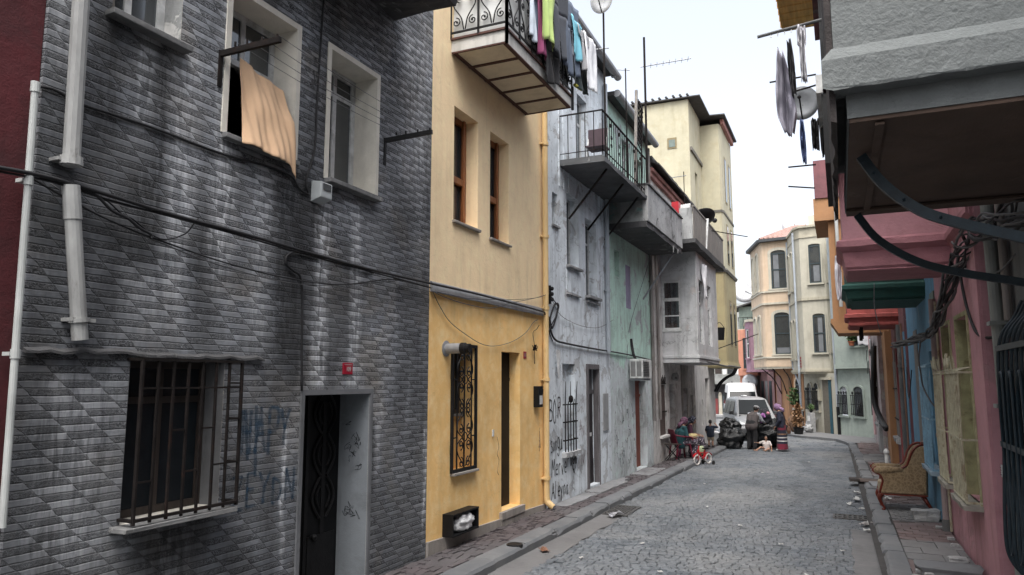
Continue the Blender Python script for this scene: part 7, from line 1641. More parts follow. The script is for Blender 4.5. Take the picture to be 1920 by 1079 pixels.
for s in (-1, 1):
    m = MB(); y0_ = s * .26; m.prism([(x, y0_, z) for x, z in prof], (0, s * .10, 0)); m.build('side_panel', M_DAM, ac, bevel=.02)
    m = MB(); m.tube([(.40, s * .315, .70), (.22, s * .315, .71), (-.05, s * .315, .72)], [.068, .07, .05], 12); m.ball((.40, s * .315, .70), .068); m.build('arm_roll', M_DAM, ac, smooth=True)
    tr = smooth_path([(.375, s * .33, .31), (.345, s * .335, .42), (.315, s * .34, .52), (.35, s * .34, .62), (.44, s * .33, .67), (.475, s * .32, .715), (.43, s * .315, .745)], 5)
    m = MB(); m.tube(tr, .022, 8); m.ball(tr[-1], .032, n=8, m=6)
    tr = smooth_path([(-.02, s * .335, .755), (-.10, s * .34, .80), (-.15, s * .345, .90), (-.195, s * .35, 1.02), (-.27, s * .34, 1.125), (-.36, s * .31, 1.17), (-.44, s * .26, 1.17)], 5); m.tube(tr, .022, 8)
    m.box(-.42, .37, s * .30 - .05, s * .30 + .066, .272, .299); m.build('carved_trim', M_MAHOG, ac)
    m = MB(); m.tube(smooth_path([(.34, s * .30, .29), (.385, s * .31, .22), (.36, s * .31, .12), (.315, s * .31, .04), (.345, s * .31, .0)], 5), [.045, .048, .05, .048, .045, .043, .04, .036, .033, .03, .028, .026, .024, .023, .022, .022, .024, .026, .028, .03, .03], 10); m.build('leg', M_MAHOG, ac, smooth=True)
    m = MB(); m.tube([(-.35, s * .27, .29), (-.42, s * .28, .15), (-.52, s * .29, .0)], [.04, .033, .026], 8); m.build('leg', M_MAHOG, ac, smooth=True)
m = MB(); m.grid(lambda i, j: (-.36 - .06 * math.sin(i * PI) - .05 * j, -.36 + .72 * i, .30 + (.80 + .05 * math.sin(i * PI)) * j), 16, 10); m.build('back', M_DAM, ac, smooth=True, solid=.09)
m = MB(); m.tube(smooth_path([(-.44, -.26, 1.17), (-.46, -.14, 1.20), (-.47, 0, 1.22), (-.46, .14, 1.20), (-.44, .26, 1.17)], 5), .024, 8); m.build('crest_rail', M_MAHOG, ac)
m = MB(); m.loft([[(-.34, -.255, z), (.36, -.255, z), (.39, 0, z), (.36, .255, z), (-.34, .255, z)] for z in (.30, .40, .47, .49)]); m.build('seat', M_DAMP, ac, bevel=.02)
m = MB(); m.box(.36, .385, -.25, .25, .275, .325); m.build('front_rail', M_MAHOG, ac)
# --- stones, step, debris on the near pavement -----------------------------------------
def stone(name, label, x, y, z, s, seed, mat=None, cat='stone', rz=0.0):
    t = thing(name, label, cat, (x, y, z), rz); r = random.Random(seed)
    m = MB(); a = [[(sx * s[0] * r.uniform(.8, 1.05), sy * s[1] * r.uniform(.8, 1.05), h * s[2] * r.uniform(.9, 1.1)) for sx, sy in ((-1, -1), (0, -1.1), (1, -1), (1.08, 0), (1, 1), (0, 1.1), (-1, 1), (-1.08, 0))] for h in (0, .45, .9)]
    a.append([(x_ * .82, y_ * .82, z_ + s[2] * .08) for x_, y_, z_ in a[-1]]); m.loft(a); m.build('block', mat or M_PARA, t, bevel=.012); return t
stone('stone_block', 'rough broken stone block lying behind the armchair leg at the blue wall', 1.14, 13.85, gz(13.85) + .10, (.20, .17, .17), 3)
stone('flat_stone', 'flat rounded grey stone on the edge of the stone step', 1.20, 10.75, gz(10.7) + .10, (.11, .09, .05), 5)
stone('stone_step', 'broken grey stone step across the near end of the pavement', 1.02, 10.0, gz(10) + .09, (.34, .22, .10), 7, M_KERB, 'step')
for k, (x, y) in enumerate(((.72, 9.9), (.80, 9.75), (.66, 9.6), (.9, 10.0), (1.28, 11.7), (1.3, 12.2), (1.25, 13.1))): stone('rubble_stone', 'small rubble stone lying loose on the pavement at the foot of the walls', x, y, gz(y) + .098, (.05, .04, .04), 20 + k)['group'] = 'loose rubble on the pavement'
t = thing('flat_board', 'flat brown board lying across the kerb beyond the armchair', 'board', (.55, 19.0, gz(19) + .108), R(4)); m = MB(); m.box(-.42, .38, -.30, .22, 0, .02, jit=.008); m.build('board', simple('dark_brown_board', (.10, .075, .065), .8, .4, 4, .3), t); m = MB(); m.box(-.5, -.3, -.33, .05, .021, .05, jit=.02); m.build('broken_edge', M_DWOOD, t)
t = thing('white_post', 'short white turned post standing by the maroon wall behind the armchair', 'post', (.98, 21.6, gz(21.6) + .1), 0); m = MB(); m.lathe([(.05, 0), (.05, .42), (.07, .45), (.07, .5), (.05, .53), (.03, .56)], (0, 0, 0), 'z', 12); m.build('post', M_WHITE, t); m = MB(); m.box(-.09, .09, -.09, .09, -.01, .03); m.build('foot', M_PARA, t)
t = thing('paving_slab', 'loose grey slab leaning up behind the armchair seat', 'slab', (.82, 18.0, gz(18) + .108), R(6)); m = MB(); m.box(-.35, .4, -.35, .3, 0, .06, jit=.012); m.build('slab', M_GREYP, t)

# --- cables ------------------------------------------------------------------------------
def cable(label, pts, r, mat=M_CABLE, name='cable', k=6, n=6, cat='cable'):
    m = MB(); m.tube(smooth_path(pts, k), r, n); return tag(m.build(name, mat, None, smooth=True), label, cat)
def onwall(F, pts, d=-.03): return [F.w(*((lambda q: (q[0], d, q[1]))(F.px(x, y, d)))) for x, y in pts]
cable('thick black overhead cable sweeping from the red house across the grey tiles to the flashing', onwall(gy, [(-60, 308), (0, 315), (100, 335), (200, 365), (330, 405), (450, 437), (600, 480), (700, 507), (808, 532)], -.10) + onwall(ye, [(900, 553), (1012, 583), (1022, 590)], -.085), .015)
cable('second black cable twisting just under the thick overhead one', onwall(gy, [(0, 322), (100, 342), (200, 374), (330, 409), (450, 442), (600, 485), (700, 511), (808, 540)], -.085), .008)
cable('thin cable looping loosely below the main ones to the drainpipe', onwall(gy, [(60, 335), (130, 375), (220, 420), (330, 462), (430, 495), (540, 522), (640, 534), (740, 524), (808, 540)], -.06), .007)
cable('thinnest grey cable drooping lowest across the grey tiles', onwall(gy, [(95, 345), (180, 400), (300, 455), (420, 500), (560, 533), (680, 532), (790, 522)], -.05), .005, M_GCABLE)
cable('knotted black cable hanging down from the thick one beside the broken downpipe', onwall(gy, [(150, 352), (182, 368), (210, 395), (240, 410), (262, 428), (283, 440), (284, 448)], -.09), .011)
cable('short black cable branching from the knot toward the wall', onwall(gy, [(182, 366), (205, 380), (232, 405), (250, 412), (300, 448), (345, 440), (365, 418), (372, 410)], -.07), .006)
cable('black cable running up the grey tiles from the meter box to the balcony slab', onwall(gy, [(578, 362), (574, 340), (590, 280), (594, 200), (597, 150), (603, 60), (607, 0)], -.015), .011)
cable('black cable stapled across the tiles from the downpipe to the meter box', onwall(gy, [(62, 162), (100, 168), (150, 195), (215, 216), (300, 245), (370, 272), (430, 293), (500, 312), (545, 330), (562, 355), (580, 366)], -.015), .011)
cable('black cable curling over and down the tiles to the top of the iron door', onwall(gy, [(700, 512), (640, 490), (600, 482), (560, 473), (540, 478), (536, 495), (550, 508), (563, 520), (567, 560), (566, 640), (566, 733)], -.02), .012)
cable('thin wire drooping in a deep curve across the lower yellow wall', onwall(ye, [(808, 540), (825, 575), (845, 605), (880, 632), (905, 646), (930, 649), (960, 641), (985, 625), (1000, 605), (1008, 600)], -.03), .005, M_GCABLE)
cable('thin wire drooping just under the metal flashing on the yellow wall', onwall(ye, [(808, 545), (840, 560), (880, 572), (920, 578), (960, 568), (1000, 560), (1028, 552)], -.075), .005, M_GCABLE)
cable('upper thin wire strung along the flashing to the pale blue wall', onwall(ye, [(820, 548), (880, 560), (930, 562), (970, 562), (1010, 558), (1030, 550)], -.095), .004)
cable('tangle of black cable looping off the yellow drainpipe onto the pale blue wall', onwall(bl, [(1022, 588), (1030, 598), (1036, 615), (1047, 575), (1040, 572), (1031, 600), (1033, 622), (1042, 638), (1060, 644), (1100, 652), (1135, 658)], -.04), .02)
cable('black cable loop hanging by the insulator on the pale blue wall', onwall(bl, [(1030, 545), (1033, 556), (1046, 575), (1044, 590), (1036, 606), (1030, 622), (1036, 640)], -.05), .011)
cable('thin wire crossing the pale blue wall above its door', onwall(bl, [(1034, 560), (1050, 590), (1080, 608), (1110, 615), (1130, 612), (1150, 600)], -.04), .005, M_GCABLE)
cable('black cable running on along the mint wall above the air conditioner', onwall(mi, [(1136, 658), (1160, 662), (1190, 668), (1222, 676)], -.04), .018)
cable('black cable sagging from the air conditioner to the grey-brown pipe', onwall(mi, [(1203, 697), (1212, 700), (1221, 698), (1226, 698)], -.04), .012)
cable('bundled cable along the base of the grey bay to the tall beige house', [Vector((LX + 1.0, 21.8, 2.83)), Vector((LX + 1.12, 24.5, 2.75)), Vector((LX + 1.1, 26.8, 2.72)), Vector((LX + .9, 29.6, 2.78)), Vector((LX + 1.0, 32, 2.76))], .03, M_GCABLE)
cable('thin rope slanting down from the sooty balcony over the mint wall', [mi.w(2.1, -.93, 6.7), mi.w(1.9, -.6, 5.5), mi.w(1.7, -.03, 3.6), mi.w(1.35, -.03, 2.8)], .007, M_GCABLE)
t = thing('insulator', 'black cable insulator bracket on the pale blue wall beside the yellow drainpipe', 'insulator', onwall(bl, [(1031, 552)], -.03)[0], A90); m = MB(); m.box(-.02, .02, -.02, .04, -.18, .16); m.build('bracket', M_IRON, t); m = MB()
for q in range(3): m.ball((0, -.04, -.1 + q * .1), .04, n=8, m=6)
m.build('knob', M_IRON, t)
t = thing('torn_bag', 'torn white plastic bag caught on the pale blue wall above the barred window', 'bag', onwall(bl, [(1044, 675)], -.04)[0], A90); m = MB(); m.grid(lambda i, j: ((i - .5) * .18 * (1 - .6 * j) + .05 * j, -.02 - .05 * math.sin(i * PI) * (1 - j), .16 - .5 * j + .03 * math.sin(i * 7)), 8, 10); m.build('film', plasticbag('white_bag_film', (.52, .53, .54)), t, smooth=True)
t = thing('wire_knot', 'knot of wires on a bracket beside the tiny number plate of the yellow wall', 'wires', onwall(ye, [(1000, 652)], -.03)[0], A90); m = MB(); r_ = random.Random(4)
for q in range(7): m.tube(smooth_path([(r_.uniform(-.07, .07), -.03 + r_.uniform(-.03, .03), r_.uniform(-.06, .06)) for _ in range(5)], 4), .006, 4)
m.tube([(0, -.02, 0), (.01, -.02, -.28)], .006, 4); m.tube(smooth_path([(0, -.02, .05), (-.06, -.02, .25), (.1, -.02, .32), (.2, -.03, .4)], 4), .005, 4); m.build('wires', M_RUSTIRON, t)
# thick twisted bundle under the near bay on the other side
axis = [(1.0, 16.5, 2.9), (1.16, 12.6, 2.86), (1.20, 11.4, 2.93), (1.22, 10.3, 3.20), (1.28, 9.6, 3.55), (1.36, 9.0, 3.75), (1.45, 8.2, 3.72), (1.5, 7.0, 3.70)]
AX = smooth_path(axis, 8); root_ = thing('cable_bundle', 'thick twisted bundle of old cables strung under the grey bay bracket along the pink wall', 'cable bundle', (0, 0, 0), 0)
for q in range(13):
    m = MB(); ph = q * 1.7; pts = []
    for i, p in enumerate(AX):
        rr = (.018 + .045 * abs(math.sin(i * .13 + q * 1.3))) * (.8 if i < 18 else 1.0 + .05 * (i - 18)); a = ph + i * (.16 + .02 * (q % 3)) + .8 * math.sin(i * .4 + q * 2); pts.append(p + Vector((math.cos(a) * rr, rr * .3 * math.sin(a * 1.3), math.sin(a) * rr + .02 * math.sin(i * 1.1 + q))))
    m.tube(pts, .011 if q % 3 else .016, 5); m.build('strand', M_GCABLE if q % 2 else M_CABLE, root_, smooth=True)
cable('grey lead hanging from the twisted bundle past the mauve drainpipe', [(1.15, 12.7, 2.86), (1.12, 12.9, 2.55), (1.14, 13.0, 2.3), (1.17, 13.1, 2.1), (1.24, 13.0, 1.9), (1.33, 12.9, 1.75)], .012, M_GCABLE)
cable('black lead curving down from the bundle onto the pink end wall', [(1.30, 9.55, 3.45), (1.31, 9.5, 3.2), (1.33, 9.4, 2.95), (1.36, 9.2, 2.72), (1.42, 9.0, 2.65), (1.52, 8.9, 2.66)], .016)
cable('thin grey wire trailing in front of the near drainpipe', [(1.30, 9.2, 3.42), (1.42, 8.9, 3.30), (1.52, 8.6, 3.3), (1.58, 8.2, 3.4)], .008, M_GCABLE)
cable('thin line hanging by the green bay', [(.62, 14.1, 3.9), (.60, 14.1, 3.5), (.64, 14.12, 3.2), (.68, 14.2, 3.0)], .008, M_GCABLE)
cable('loop of wire hanging beside the blue window bars', [(1.3, 17.8, 2.5), (1.25, 17.2, 2.0), (1.22, 16.6, 1.85), (1.2, 16, 2.0), (1.22, 15.6, 2.4)], .010, M_CABLE)
root_ = thing('hose_bundle', 'fat black hose bundle drooping down the orange house front', 'hose bundle', (0, 0, 0), 0)
for q in range(5):
    m = MB(); o_ = Vector((-.02 * q, .06 * math.sin(q * 2), .03 * math.cos(q * 3))); m.tube([Vector(p) + o_ for p in smooth_path([(1.08, 26.6, 3.3), (1.03, 26.4, 2.6), (.98, 26.4, 1.9), (1.0, 26.2, 1.4), (1.10, 25.4, 1.0), (1.17, 24.2, .80)], 6)], .045, 6); m.build('hose', M_CABLE, root_, smooth=True)
rw = random.Random(77)
for k in range(9):
    Y = 27.2 + rw.uniform(-.4, 5); pts = [(1.1 - .02 * (Y - 26), Y + rw.uniform(-.5, .5), rw.uniform(2.4, 3.4)) for _ in range(4)]; cable('loose thin wire tangled on the faded house beside the orange pilaster', pts, .012)['group'] = 'tangled wires by the orange pilaster'

# --- people ---------------------------------------------------------------------------------
SKIN = simple('skin', (.33, .19, .13), .5, .15, 12, .05); M_HAIR = simple('dark_hair', (.012, .010, .009), .6, .3, 30, .4)
M_EYE = simple('eye', (.02, .015, .012), .2)
def chain(m, pts, rs, n=10): 
    m.tube(pts, rs, n)
    for p, r in ((pts[0], rs[0]), (pts[-1], rs[-1])): m.ball(p, r * .98, n=n, m=6)
def hand(m, w, d, side, s=1.0, curl=.5, up=(0, 0, 1)):
    w, d = Vector(w), Vector(d).normalized(); u = Vector(up); sd = d.cross(u)
    sd = sd.normalized() if sd.length > .1 else Vector((0, 1, 0)); u = sd.cross(d)
    pc = w + d * .045 * s
    for k in range(4): m.tube([w + sd * (k - 1.5) * .012 * s, w + d * .085 * s + sd * (k - 1.5) * .019 * s], .013 * s, 6)
    for k, L in enumerate((.066, .076, .072, .056)):
        b = w + d * .085 * s + sd * (k - 1.5) * .0205 * s; p1 = b + (d * (1 - curl * .3) - u * curl * .6).normalized() * L * .55 * s; p2 = p1 + (d * (1 - curl) - u * curl).normalized() * L * .5 * s
        m.tube([b - d * .02 * s, b, p1, p2], [.0095 * s, .0095 * s, .009 * s, .0075 * s], 6); m.ball(p2, .0075 * s, n=6, m=4)
    b = w + d * .03 * s + sd * side * .03 * s; p1 = b + (d * .6 + sd * side * .8 - u * .2).normalized() * .035 * s; p2 = p1 + (d * .9 + sd * side * .2 - u * .3).normalized() * .03 * s
    m.tube([b - sd * side * .02 * s, b, p1, p2], [.013 * s, .012 * s, .011 * s, .009 * s], 6)
def human(name, label, loc, rz, J, s=1.0, clothes=(), scarf=None, hair=None, cap=None, headdir=(1, 0, 0), build=1.0, voxel=.012, skin=None):
    """J: joints in metres (figure faces +x). One continuous remeshed body; garments are shells over it."""
    t = thing(name, label, 'person', loc, rz); m = MB(); V3 = Vector
    hip, chest, neck, head = V3(J['hip']), V3(J['chest']), V3(J['neck']), V3(J['head'])
    lat = V3((0, 1, 0)); b = build
    for k in (-1, 1): chain(m, [hip + lat * .07 * s * k, hip.lerp(chest, .45) + lat * .055 * s * k, chest + lat * .08 * s * k, neck + lat * .05 * s * k - V3((0, 0, .05 * s))], [.105 * s * b, .098 * s * b, .108 * s * b, .06 * s])
    chain(m, [neck - V3((0, 0, .04 * s)), head - V3((0, 0, .05 * s))], [.055 * s, .05 * s])
    hd = V3(headdir).normalized(); hu = V3((0, 0, 1)); hs = hd.cross(hu).normalized(); hu = hs.cross(hd)
    def H(f, l, u): return head + hd * f * s + hs * l * s + hu * u * s
    HM = Matrix(((hd.x, hs.x, hu.x, head.x), (hd.y, hs.y, hu.y, head.y), (hd.z, hs.z, hu.z, head.z), (0, 0, 0, 1)))
    q = MB(); q.ball((0, 0, .012 * s), .1 * s, (.95, .76, 1.12), 16, 12); q.ball((.03 * s, 0, -.05 * s), .06 * s, (1, .85, 1.0), 12, 8); q.tube([(.088 * s, 0, .02 * s), (.115 * s, 0, -.02 * s), (.085 * s, 0, -.028 * s)], [.010 * s, .016 * s, .014 * s], 6)
    for k in (-1, 1): q.ball((.0, k * .08 * s, -.0), .026 * s, (.7, .5, 1.1), 8, 6)
    q.tube([(.082 * s, -.022 * s, -.055 * s), (.092 * s, 0, -.055 * s), (.082 * s, .022 * s, -.055 * s)], .008 * s, 6)
    q.xf(HM); m.add(q.v, q.f)
    for k, sdn in ((-1, 'R'), (1, 'L')):
        sh, el, wr = V3(J['sh' + sdn]), V3(J['el' + sdn]), V3(J['wr' + sdn]); chain(m, [chest.lerp(neck, .55) + lat * .07 * s * k, sh, el, wr], [.06 * s, .052 * s, .040 * s, .027 * s], 8)
        hand(m, wr, J.get('hd' + sdn, (wr - el)), k, s, .5)
        hp, kn, an = V3(J['hp' + sdn]), V3(J['kn' + sdn]), V3(J['an' + sdn]); chain(m, [hp, kn, an], [.085 * s, .055 * s, .038 * s], 10)
        ft = V3(J.get('ft' + sdn, (1, 0, 0))).normalized(); chain(m, [an - V3((0, 0, .03 * s)) - ft * .04 * s, an - V3((0, 0, .035 * s)) + ft * .09 * s, an - V3((0, 0, .045 * s)) + ft * .15 * s], [.035 * s, .036 * s, .026 * s], 8)
    mesh_obj('body', remesh(m, voxel), skin or SKIN, t)
    q = MB()
    for k in (-1, 1): q.ball((.088 * s, k * .034 * s, .022 * s), .011 * s, n=8, m=6)
    q.xf(HM); q.build('eyes', M_EYE, t, smooth=True)
    for c in clothes:
        kind, mat = c[0], c[1]; m = MB(); g_ = .018 * s
        if kind == 'top':
            for k in (-1, 1): chain(m, [hip + lat * .075 * s * k + V3((0, 0, -.06 * s)), hip.lerp(chest, .45) + lat * .06 * s * k, chest + lat * .085 * s * k, neck + lat * .05 * s * k - V3((0, 0, .055 * s))], [.118 * s * b + g_ * .4, .108 * s * b + g_, .118 * s * b + g_ * .5, .066 * s])
            for k, sdn in ((-1, 'R'), (1, 'L')):
                sh, el, wr = V3(J['sh' + sdn]), V3(J['el' + sdn]), V3(J['wr' + sdn]); L = c[2]
                if L > 0: P = [chest.lerp(neck, .55) + lat * .07 * s * k, sh, el] + ([el.lerp(wr, .9)] if L > 1 else []); P[2] = sh.lerp(el, min(1, L)) if L <= 1 else el; chain(m, P, [.072 * s, .07 * s, .062 * s, .045 * s][:len(P)], 8)
        elif kind == 'trousers':
            for k in (-1, 1): chain(m, [hip + lat * .07 * s * k + V3((0, 0, .08 * s)), hip + lat * .07 * s * k - V3((0, 0, .04 * s))], [.115 * s * b, .12 * s * b])
            for sdn in 'RL':
                hp, kn, an = V3(J['hp' + sdn]), V3(J['kn' + sdn]), V3(J['an' + sdn]); P = [hp, kn, an + V3((0, 0, .02 * s))] if c[2] > 1 else [hp, hp.lerp(kn, c[2])]; chain(m, P, [.108 * s, .085 * s, .068 * s][:len(P)], 10)
        elif kind == 'shoes':
            for sdn in 'RL':
                an = V3(J['an' + sdn]); ft = V3(J.get('ft' + sdn, (1, 0, 0))).normalized(); chain(m, [an - V3((0, 0, .03 * s)) - ft * .05 * s, an - V3((0, 0, .04 * s)) + ft * .1 * s, an - V3((0, 0, .048 * s)) + ft * .17 * s], [.042 * s, .042 * s, .032 * s], 8)
        elif kind == 'skirt_sit':
            for sdn in 'RL':
                hp, kn, an = V3(J['hp' + sdn]), V3(J['kn' + sdn]), V3(J['an' + sdn]); chain(m, [hp, kn, kn.lerp(an, .75)], [.13 * s, .12 * s, .12 * s], 10)
            chain(m, [(V3(J['hpR']) + V3(J['hpL'])) / 2, (V3(J['knR']) + V3(J['knL'])) / 2, (V3(J['anR']) + V3(J['anL'])) / 2 + V3((0, 0, .1))], [.15 * s, .12 * s, .12 * s], 10)
        mesh_obj({'top': 'top', 'trousers': 'trousers', 'shoes': 'shoes', 'skirt_sit': 'skirt'}[kind], remesh(m, voxel * 1.2), mat, t)
    if scarf:
        q = MB(); rings = []
        for i in range(1, 12):
            a = PI * i / 12; ring = []
            for j in range(20):
                bb = 2 * PI * j / 20; x = math.sin(a) * math.cos(bb); ring.append((x * .112 * s - .012 * s, math.sin(a) * math.sin(bb) * .098 * s, -math.cos(a) * .125 * s + .02 * s))
            rings.append(ring)
        k0 = len(rings)
        for i in range(k0 - 1):
            for j in range(20):
                cx = sum(rings[a_][b_][0] for a_, b_ in ((i, j), (i + 1, j), (i, (j + 1) % 20), (i + 1, (j + 1) % 20))) / 4; cz = rings[i][j][2]
                if cx > .045 * s and cz < .075 * s: continue
                q.quad(rings[i][j], rings[i][(j + 1) % 20], rings[i + 1][(j + 1) % 20], rings[i + 1][j])
        q.add(rings[-1], [tuple(range(20))]); q.xf(HM)
        for k in (-1, 0, 1): q.tube([H(-.07, k * .03, -.05), H(-.11, k * .03, -.16), H(-.09, k * .02, -.24)], [.04 * s, .05 * s, .02 * s], 8)
        q.ball(H(-.1, 0, .0), .05 * s, n=10, m=6); q.build('headscarf', scarf, t, smooth=True, solid=.006)
    if hair:
        q = MB(); rings = []
        q.ball((-.018 * s, 0, .03 * s), .102 * s, (.98, .84, 1.08), 16, 12); q.xf(HM); q.build('hair', hair, t, smooth=True)
    if cap:
        q = MB(); q.ball((-.005 * s, 0, .075 * s), .115 * s, (1.02, .9, .55), 16, 8); q.loft([[(x_, y_, .055 * s + dz) for x_, y_ in ((.06 * s, -.07 * s), (.14 * s, -.06 * s), (.17 * s, 0), (.14 * s, .06 * s), (.06 * s, .07 * s))] for dz in (0, .012 * s)]); q.xf(HM); q.build('cap', cap, t, smooth=True)
    return t
def vary(pat, a, b, sc):
    g = G(pat); k = g.node('ShaderNodeTexVoronoi', {'Vector': g.coord(), 'Scale': sc}).outputs[0]; return g.fin(g.mix(g.ramp(k, .25, .35), b, a), .9)
# woman in the striped skirt: stands facing the sacks, head bowed
stand = dict(hip=(0, 0, .90), chest=(.02, 0, 1.20), neck=(.05, 0, 1.40), head=(.13, 0, 1.52), shR=(.04, -.17, 1.34), elR=(-.02, -.23, 1.08), wrR=(.10, -.20, .86), shL=(.04, .17, 1.34), elL=(.0, .24, 1.08), wrL=(.14, .21, .88), hpR=(0, -.09, .88), knR=(.02, -.09, .48), anR=(0, -.09, .09), hpL=(0, .09, .88), knL=(.02, .09, .48), anL=(0, .09, .09))
wl = (-2.02, 27.95, gz(28) + .005)
wm = human('person', 'woman in a striped long skirt and lilac headscarf bending her head by the rubbish sacks', wl, R(168), stand, 1.03, [('top', cloth('navy_knit', (.012, .015, .032)), 1.8), ('shoes', M_WHITE)], scarf=cloth('lilac_scarf', (.28, .17, .30)), headdir=(.8, 0, -.6))
cols = [cloth('skirt_navy', (.015, .017, .035)), cloth('skirt_red', (.16, .015, .035)), cloth('skirt_tan', (.22, .12, .065)), cloth('skirt_white', (.55, .53, .52))]
m = MB(); zs = [.92, .80, .74, .62, .58, .50, .46, .38, .34, .26, .07]; ci = [1, 1, 0, 2, 0, 3, 0, 3, 0, 1]
def skr(z): 
    k = (.95 - z); return [( (.135 + .06 * k + .012 * math.sin(7 * a) * k) * math.cos(a), (.19 + .05 * k + .012 * math.sin(6 * a) * k) * math.sin(a), z) for a in [2 * PI * i / 28 for i in range(28)]]
for (z0_, z1_), c_ in zip(zip(zs, zs[1:]), ci):
    m.cur = c_; m.loft([skr(z0_), skr((z0_ + z1_) / 2), skr(z1_)], cap=False)
m.build('skirt', cols, wm, smooth=True)
t = thing('handbag', 'brown shoulder bag hanging behind the woman in the striped skirt', 'bag', (-1.78, 27.92, gz(28) + .62), 0); m = MB(); m.loft([[(-.05, -.14, 0), (.05, -.14, 0), (.05, .14, 0), (-.05, .14, 0)], [(-.065, -.17, .12), (.065, -.17, .12), (.065, .17, .12), (-.065, .17, .12)], [(-.03, -.15, .25), (.03, -.15, .25), (.03, .15, .25), (-.03, .15, .25)]]); m.build('body', simple('brown_leather', (.12, .06, .035), .5), t, bevel=.01); m = MB(); m.tube(smooth_path([(0, -.13, .25), (-.1, -.05, .5), (-.16, 0, .72), (-.1, .06, .5), (0, .13, .25)], 5), .010, 5); m.build('strap', simple('brown_leather', (.12, .06, .035)), t)
# man bending over the sacks, back to the viewer
bent = dict(hip=(0, 0, .88), chest=(.14, 0, 1.17), neck=(.26, 0, 1.33), head=(.36, .0, 1.43), shR=(.20, -.18, 1.28), elR=(.32, -.24, 1.04), wrR=(.52, -.22, .95), shL=(.20, .18, 1.28), elL=(.33, .23, 1.04), wrL=(.52, .15, .98), hpR=(0, -.09, .86), knR=(.04, -.11, .47), anR=(-.02, -.12, .09), hpL=(0, .09, .86), knL=(.04, .11, .47), anL=(.0, .13, .09))
man = human('person', 'man in a flat cap and grey-brown vest bending over the black rubbish sacks', (-3.06, 28.0, gz(28) + .005), R(64), bent, 1.06, [('top', cloth('pale_grey_shirt', (.30, .31, .34)), 1.9), ('trousers', cloth('black_trousers', (.012, .012, .014)), 2), ('shoes', M_IRON)], cap=cloth('grey_cap', (.25, .25, .26)), hair=M_HAIR, headdir=(.85, 0, -.4), build=1.12)
m = MB(); J = bent
for k in (-1, 1): chain(m, [Vector((-.02, .08 * k, .82)), Vector((.06, .07 * k, 1.02)), Vector((.14, .095 * k, 1.19)), Vector((.22, .06 * k, 1.29))], [.155, .148, .15, .085])
mesh_obj('vest', remesh(m, .014), cloth('grey_brown_vest', (.065, .055, .055)), man)
# toddler sitting on the road
sit = dict(hip=(0, 0, .09), chest=(.02, 0, .27), neck=(.03, 0, .36), head=(.05, 0, .46), shR=(.03, -.11, .33), elR=(.10, -.22, .28), wrR=(.16, -.32, .30), shL=(.03, .11, .33), elL=(.08, .17, .20), wrL=(.14, .18, .08), hpR=(.02, -.06, .09), knR=(.20, -.18, .14), anR=(.28, -.32, .05), hpL=(.02, .06, .09), knL=(.24, .10, .10), anL=(.30, -.02, .05), ftR=(.4, -.9, .2), ftL=(.6, -.6, .3))
human('person', 'barefoot toddler in a white shirt sitting on the road below the sacks', (-2.55, 27.75, gz(27.7) + .0), R(-88), sit, .62, [('top', cloth('white_shirt', (.55, .5, .48)), .9)], hair=M_HAIR, voxel=.008, build=1.1)
# small boy, back turned, arm raised
boyJ = dict(hip=(0, 0, .45), chest=(.01, 0, .64), neck=(.015, 0, .76), head=(.02, 0, .87), shR=(.01, -.12, .71), elR=(.05, -.26, .70), wrR=(.13, -.16, .80), shL=(.01, .12, .71), elL=(.0, .17, .56), wrL=(.08, .16, .47), hpR=(0, -.06, .44), knR=(.01, -.065, .25), anR=(0, -.07, .06), hpL=(0, .06, .44), knL=(.01, .065, .25), anL=(0, .07, .06))
human('person', 'small boy in a navy shirt and beige shorts with his back turned, arm raised', (-4.36, 27.0, gz(27) + .128), R(82), boyJ, .70, [('top', cloth('navy_shirt', (.014, .022, .04)), .8), ('trousers', cloth('beige_shorts', (.26, .22, .16)), .9), ('shoes', M_IRON)], hair=M_HAIR, voxel=.008, build=1.05)
# two women sitting by the wall
sitw = dict(hip=(0, 0, .48), chest=(.05, 0, .78), neck=(.10, 0, .97), head=(.17, 0, 1.08), shR=(.08, -.18, .92), elR=(.12, -.24, .66), wrR=(.36, -.16, .62), shL=(.08, .18, .92), elL=(.14, .24, .66), wrL=(.36, .12, .64), hpR=(.02, -.1, .47), knR=(.44, -.11, .48), anR=(.42, -.11, .09), hpL=(.02, .1, .47), knL=(.44, .11, .48), anL=(.44, .11, .09))
def floral(): return vary('floral_cloth', (.12, .08, .14), (.5, .45, .5), 26)
M_FLOR = vary('floral_skirt', (.045, .035, .05), (.42, .38, .42), 22); M_SC1 = vary('floral_scarf', (.10, .035, .07), (.3, .22, .28), 40); M_SC2 = vary('spotted_scarf', (.012, .014, .03), (.4, .4, .45), 34)
human('person', 'seated woman in a teal top and flowered headscarf, nearest the road', (-4.50, 22.25, gz(22.3) + .125), R(38), sitw, 1.0, [('top', cloth('teal_top', (.008, .055, .065)), 1.0), ('skirt_sit', M_FLOR), ('shoes', M_IRON)], scarf=M_SC1, headdir=(.85, 0, -.45), build=1.22)
human('person', 'seated woman in a plum top and spotted navy headscarf, half hidden behind the teal one', (-4.46, 23.25, gz(23.3) + .125), R(10), sitw, 1.0, [('top', cloth('plum_top', (.05, .012, .03)), 1.0), ('skirt_sit', M_FLOR), ('shoes', M_IRON)], scarf=M_SC2, headdir=(.85, 0, -.45), build=1.15)
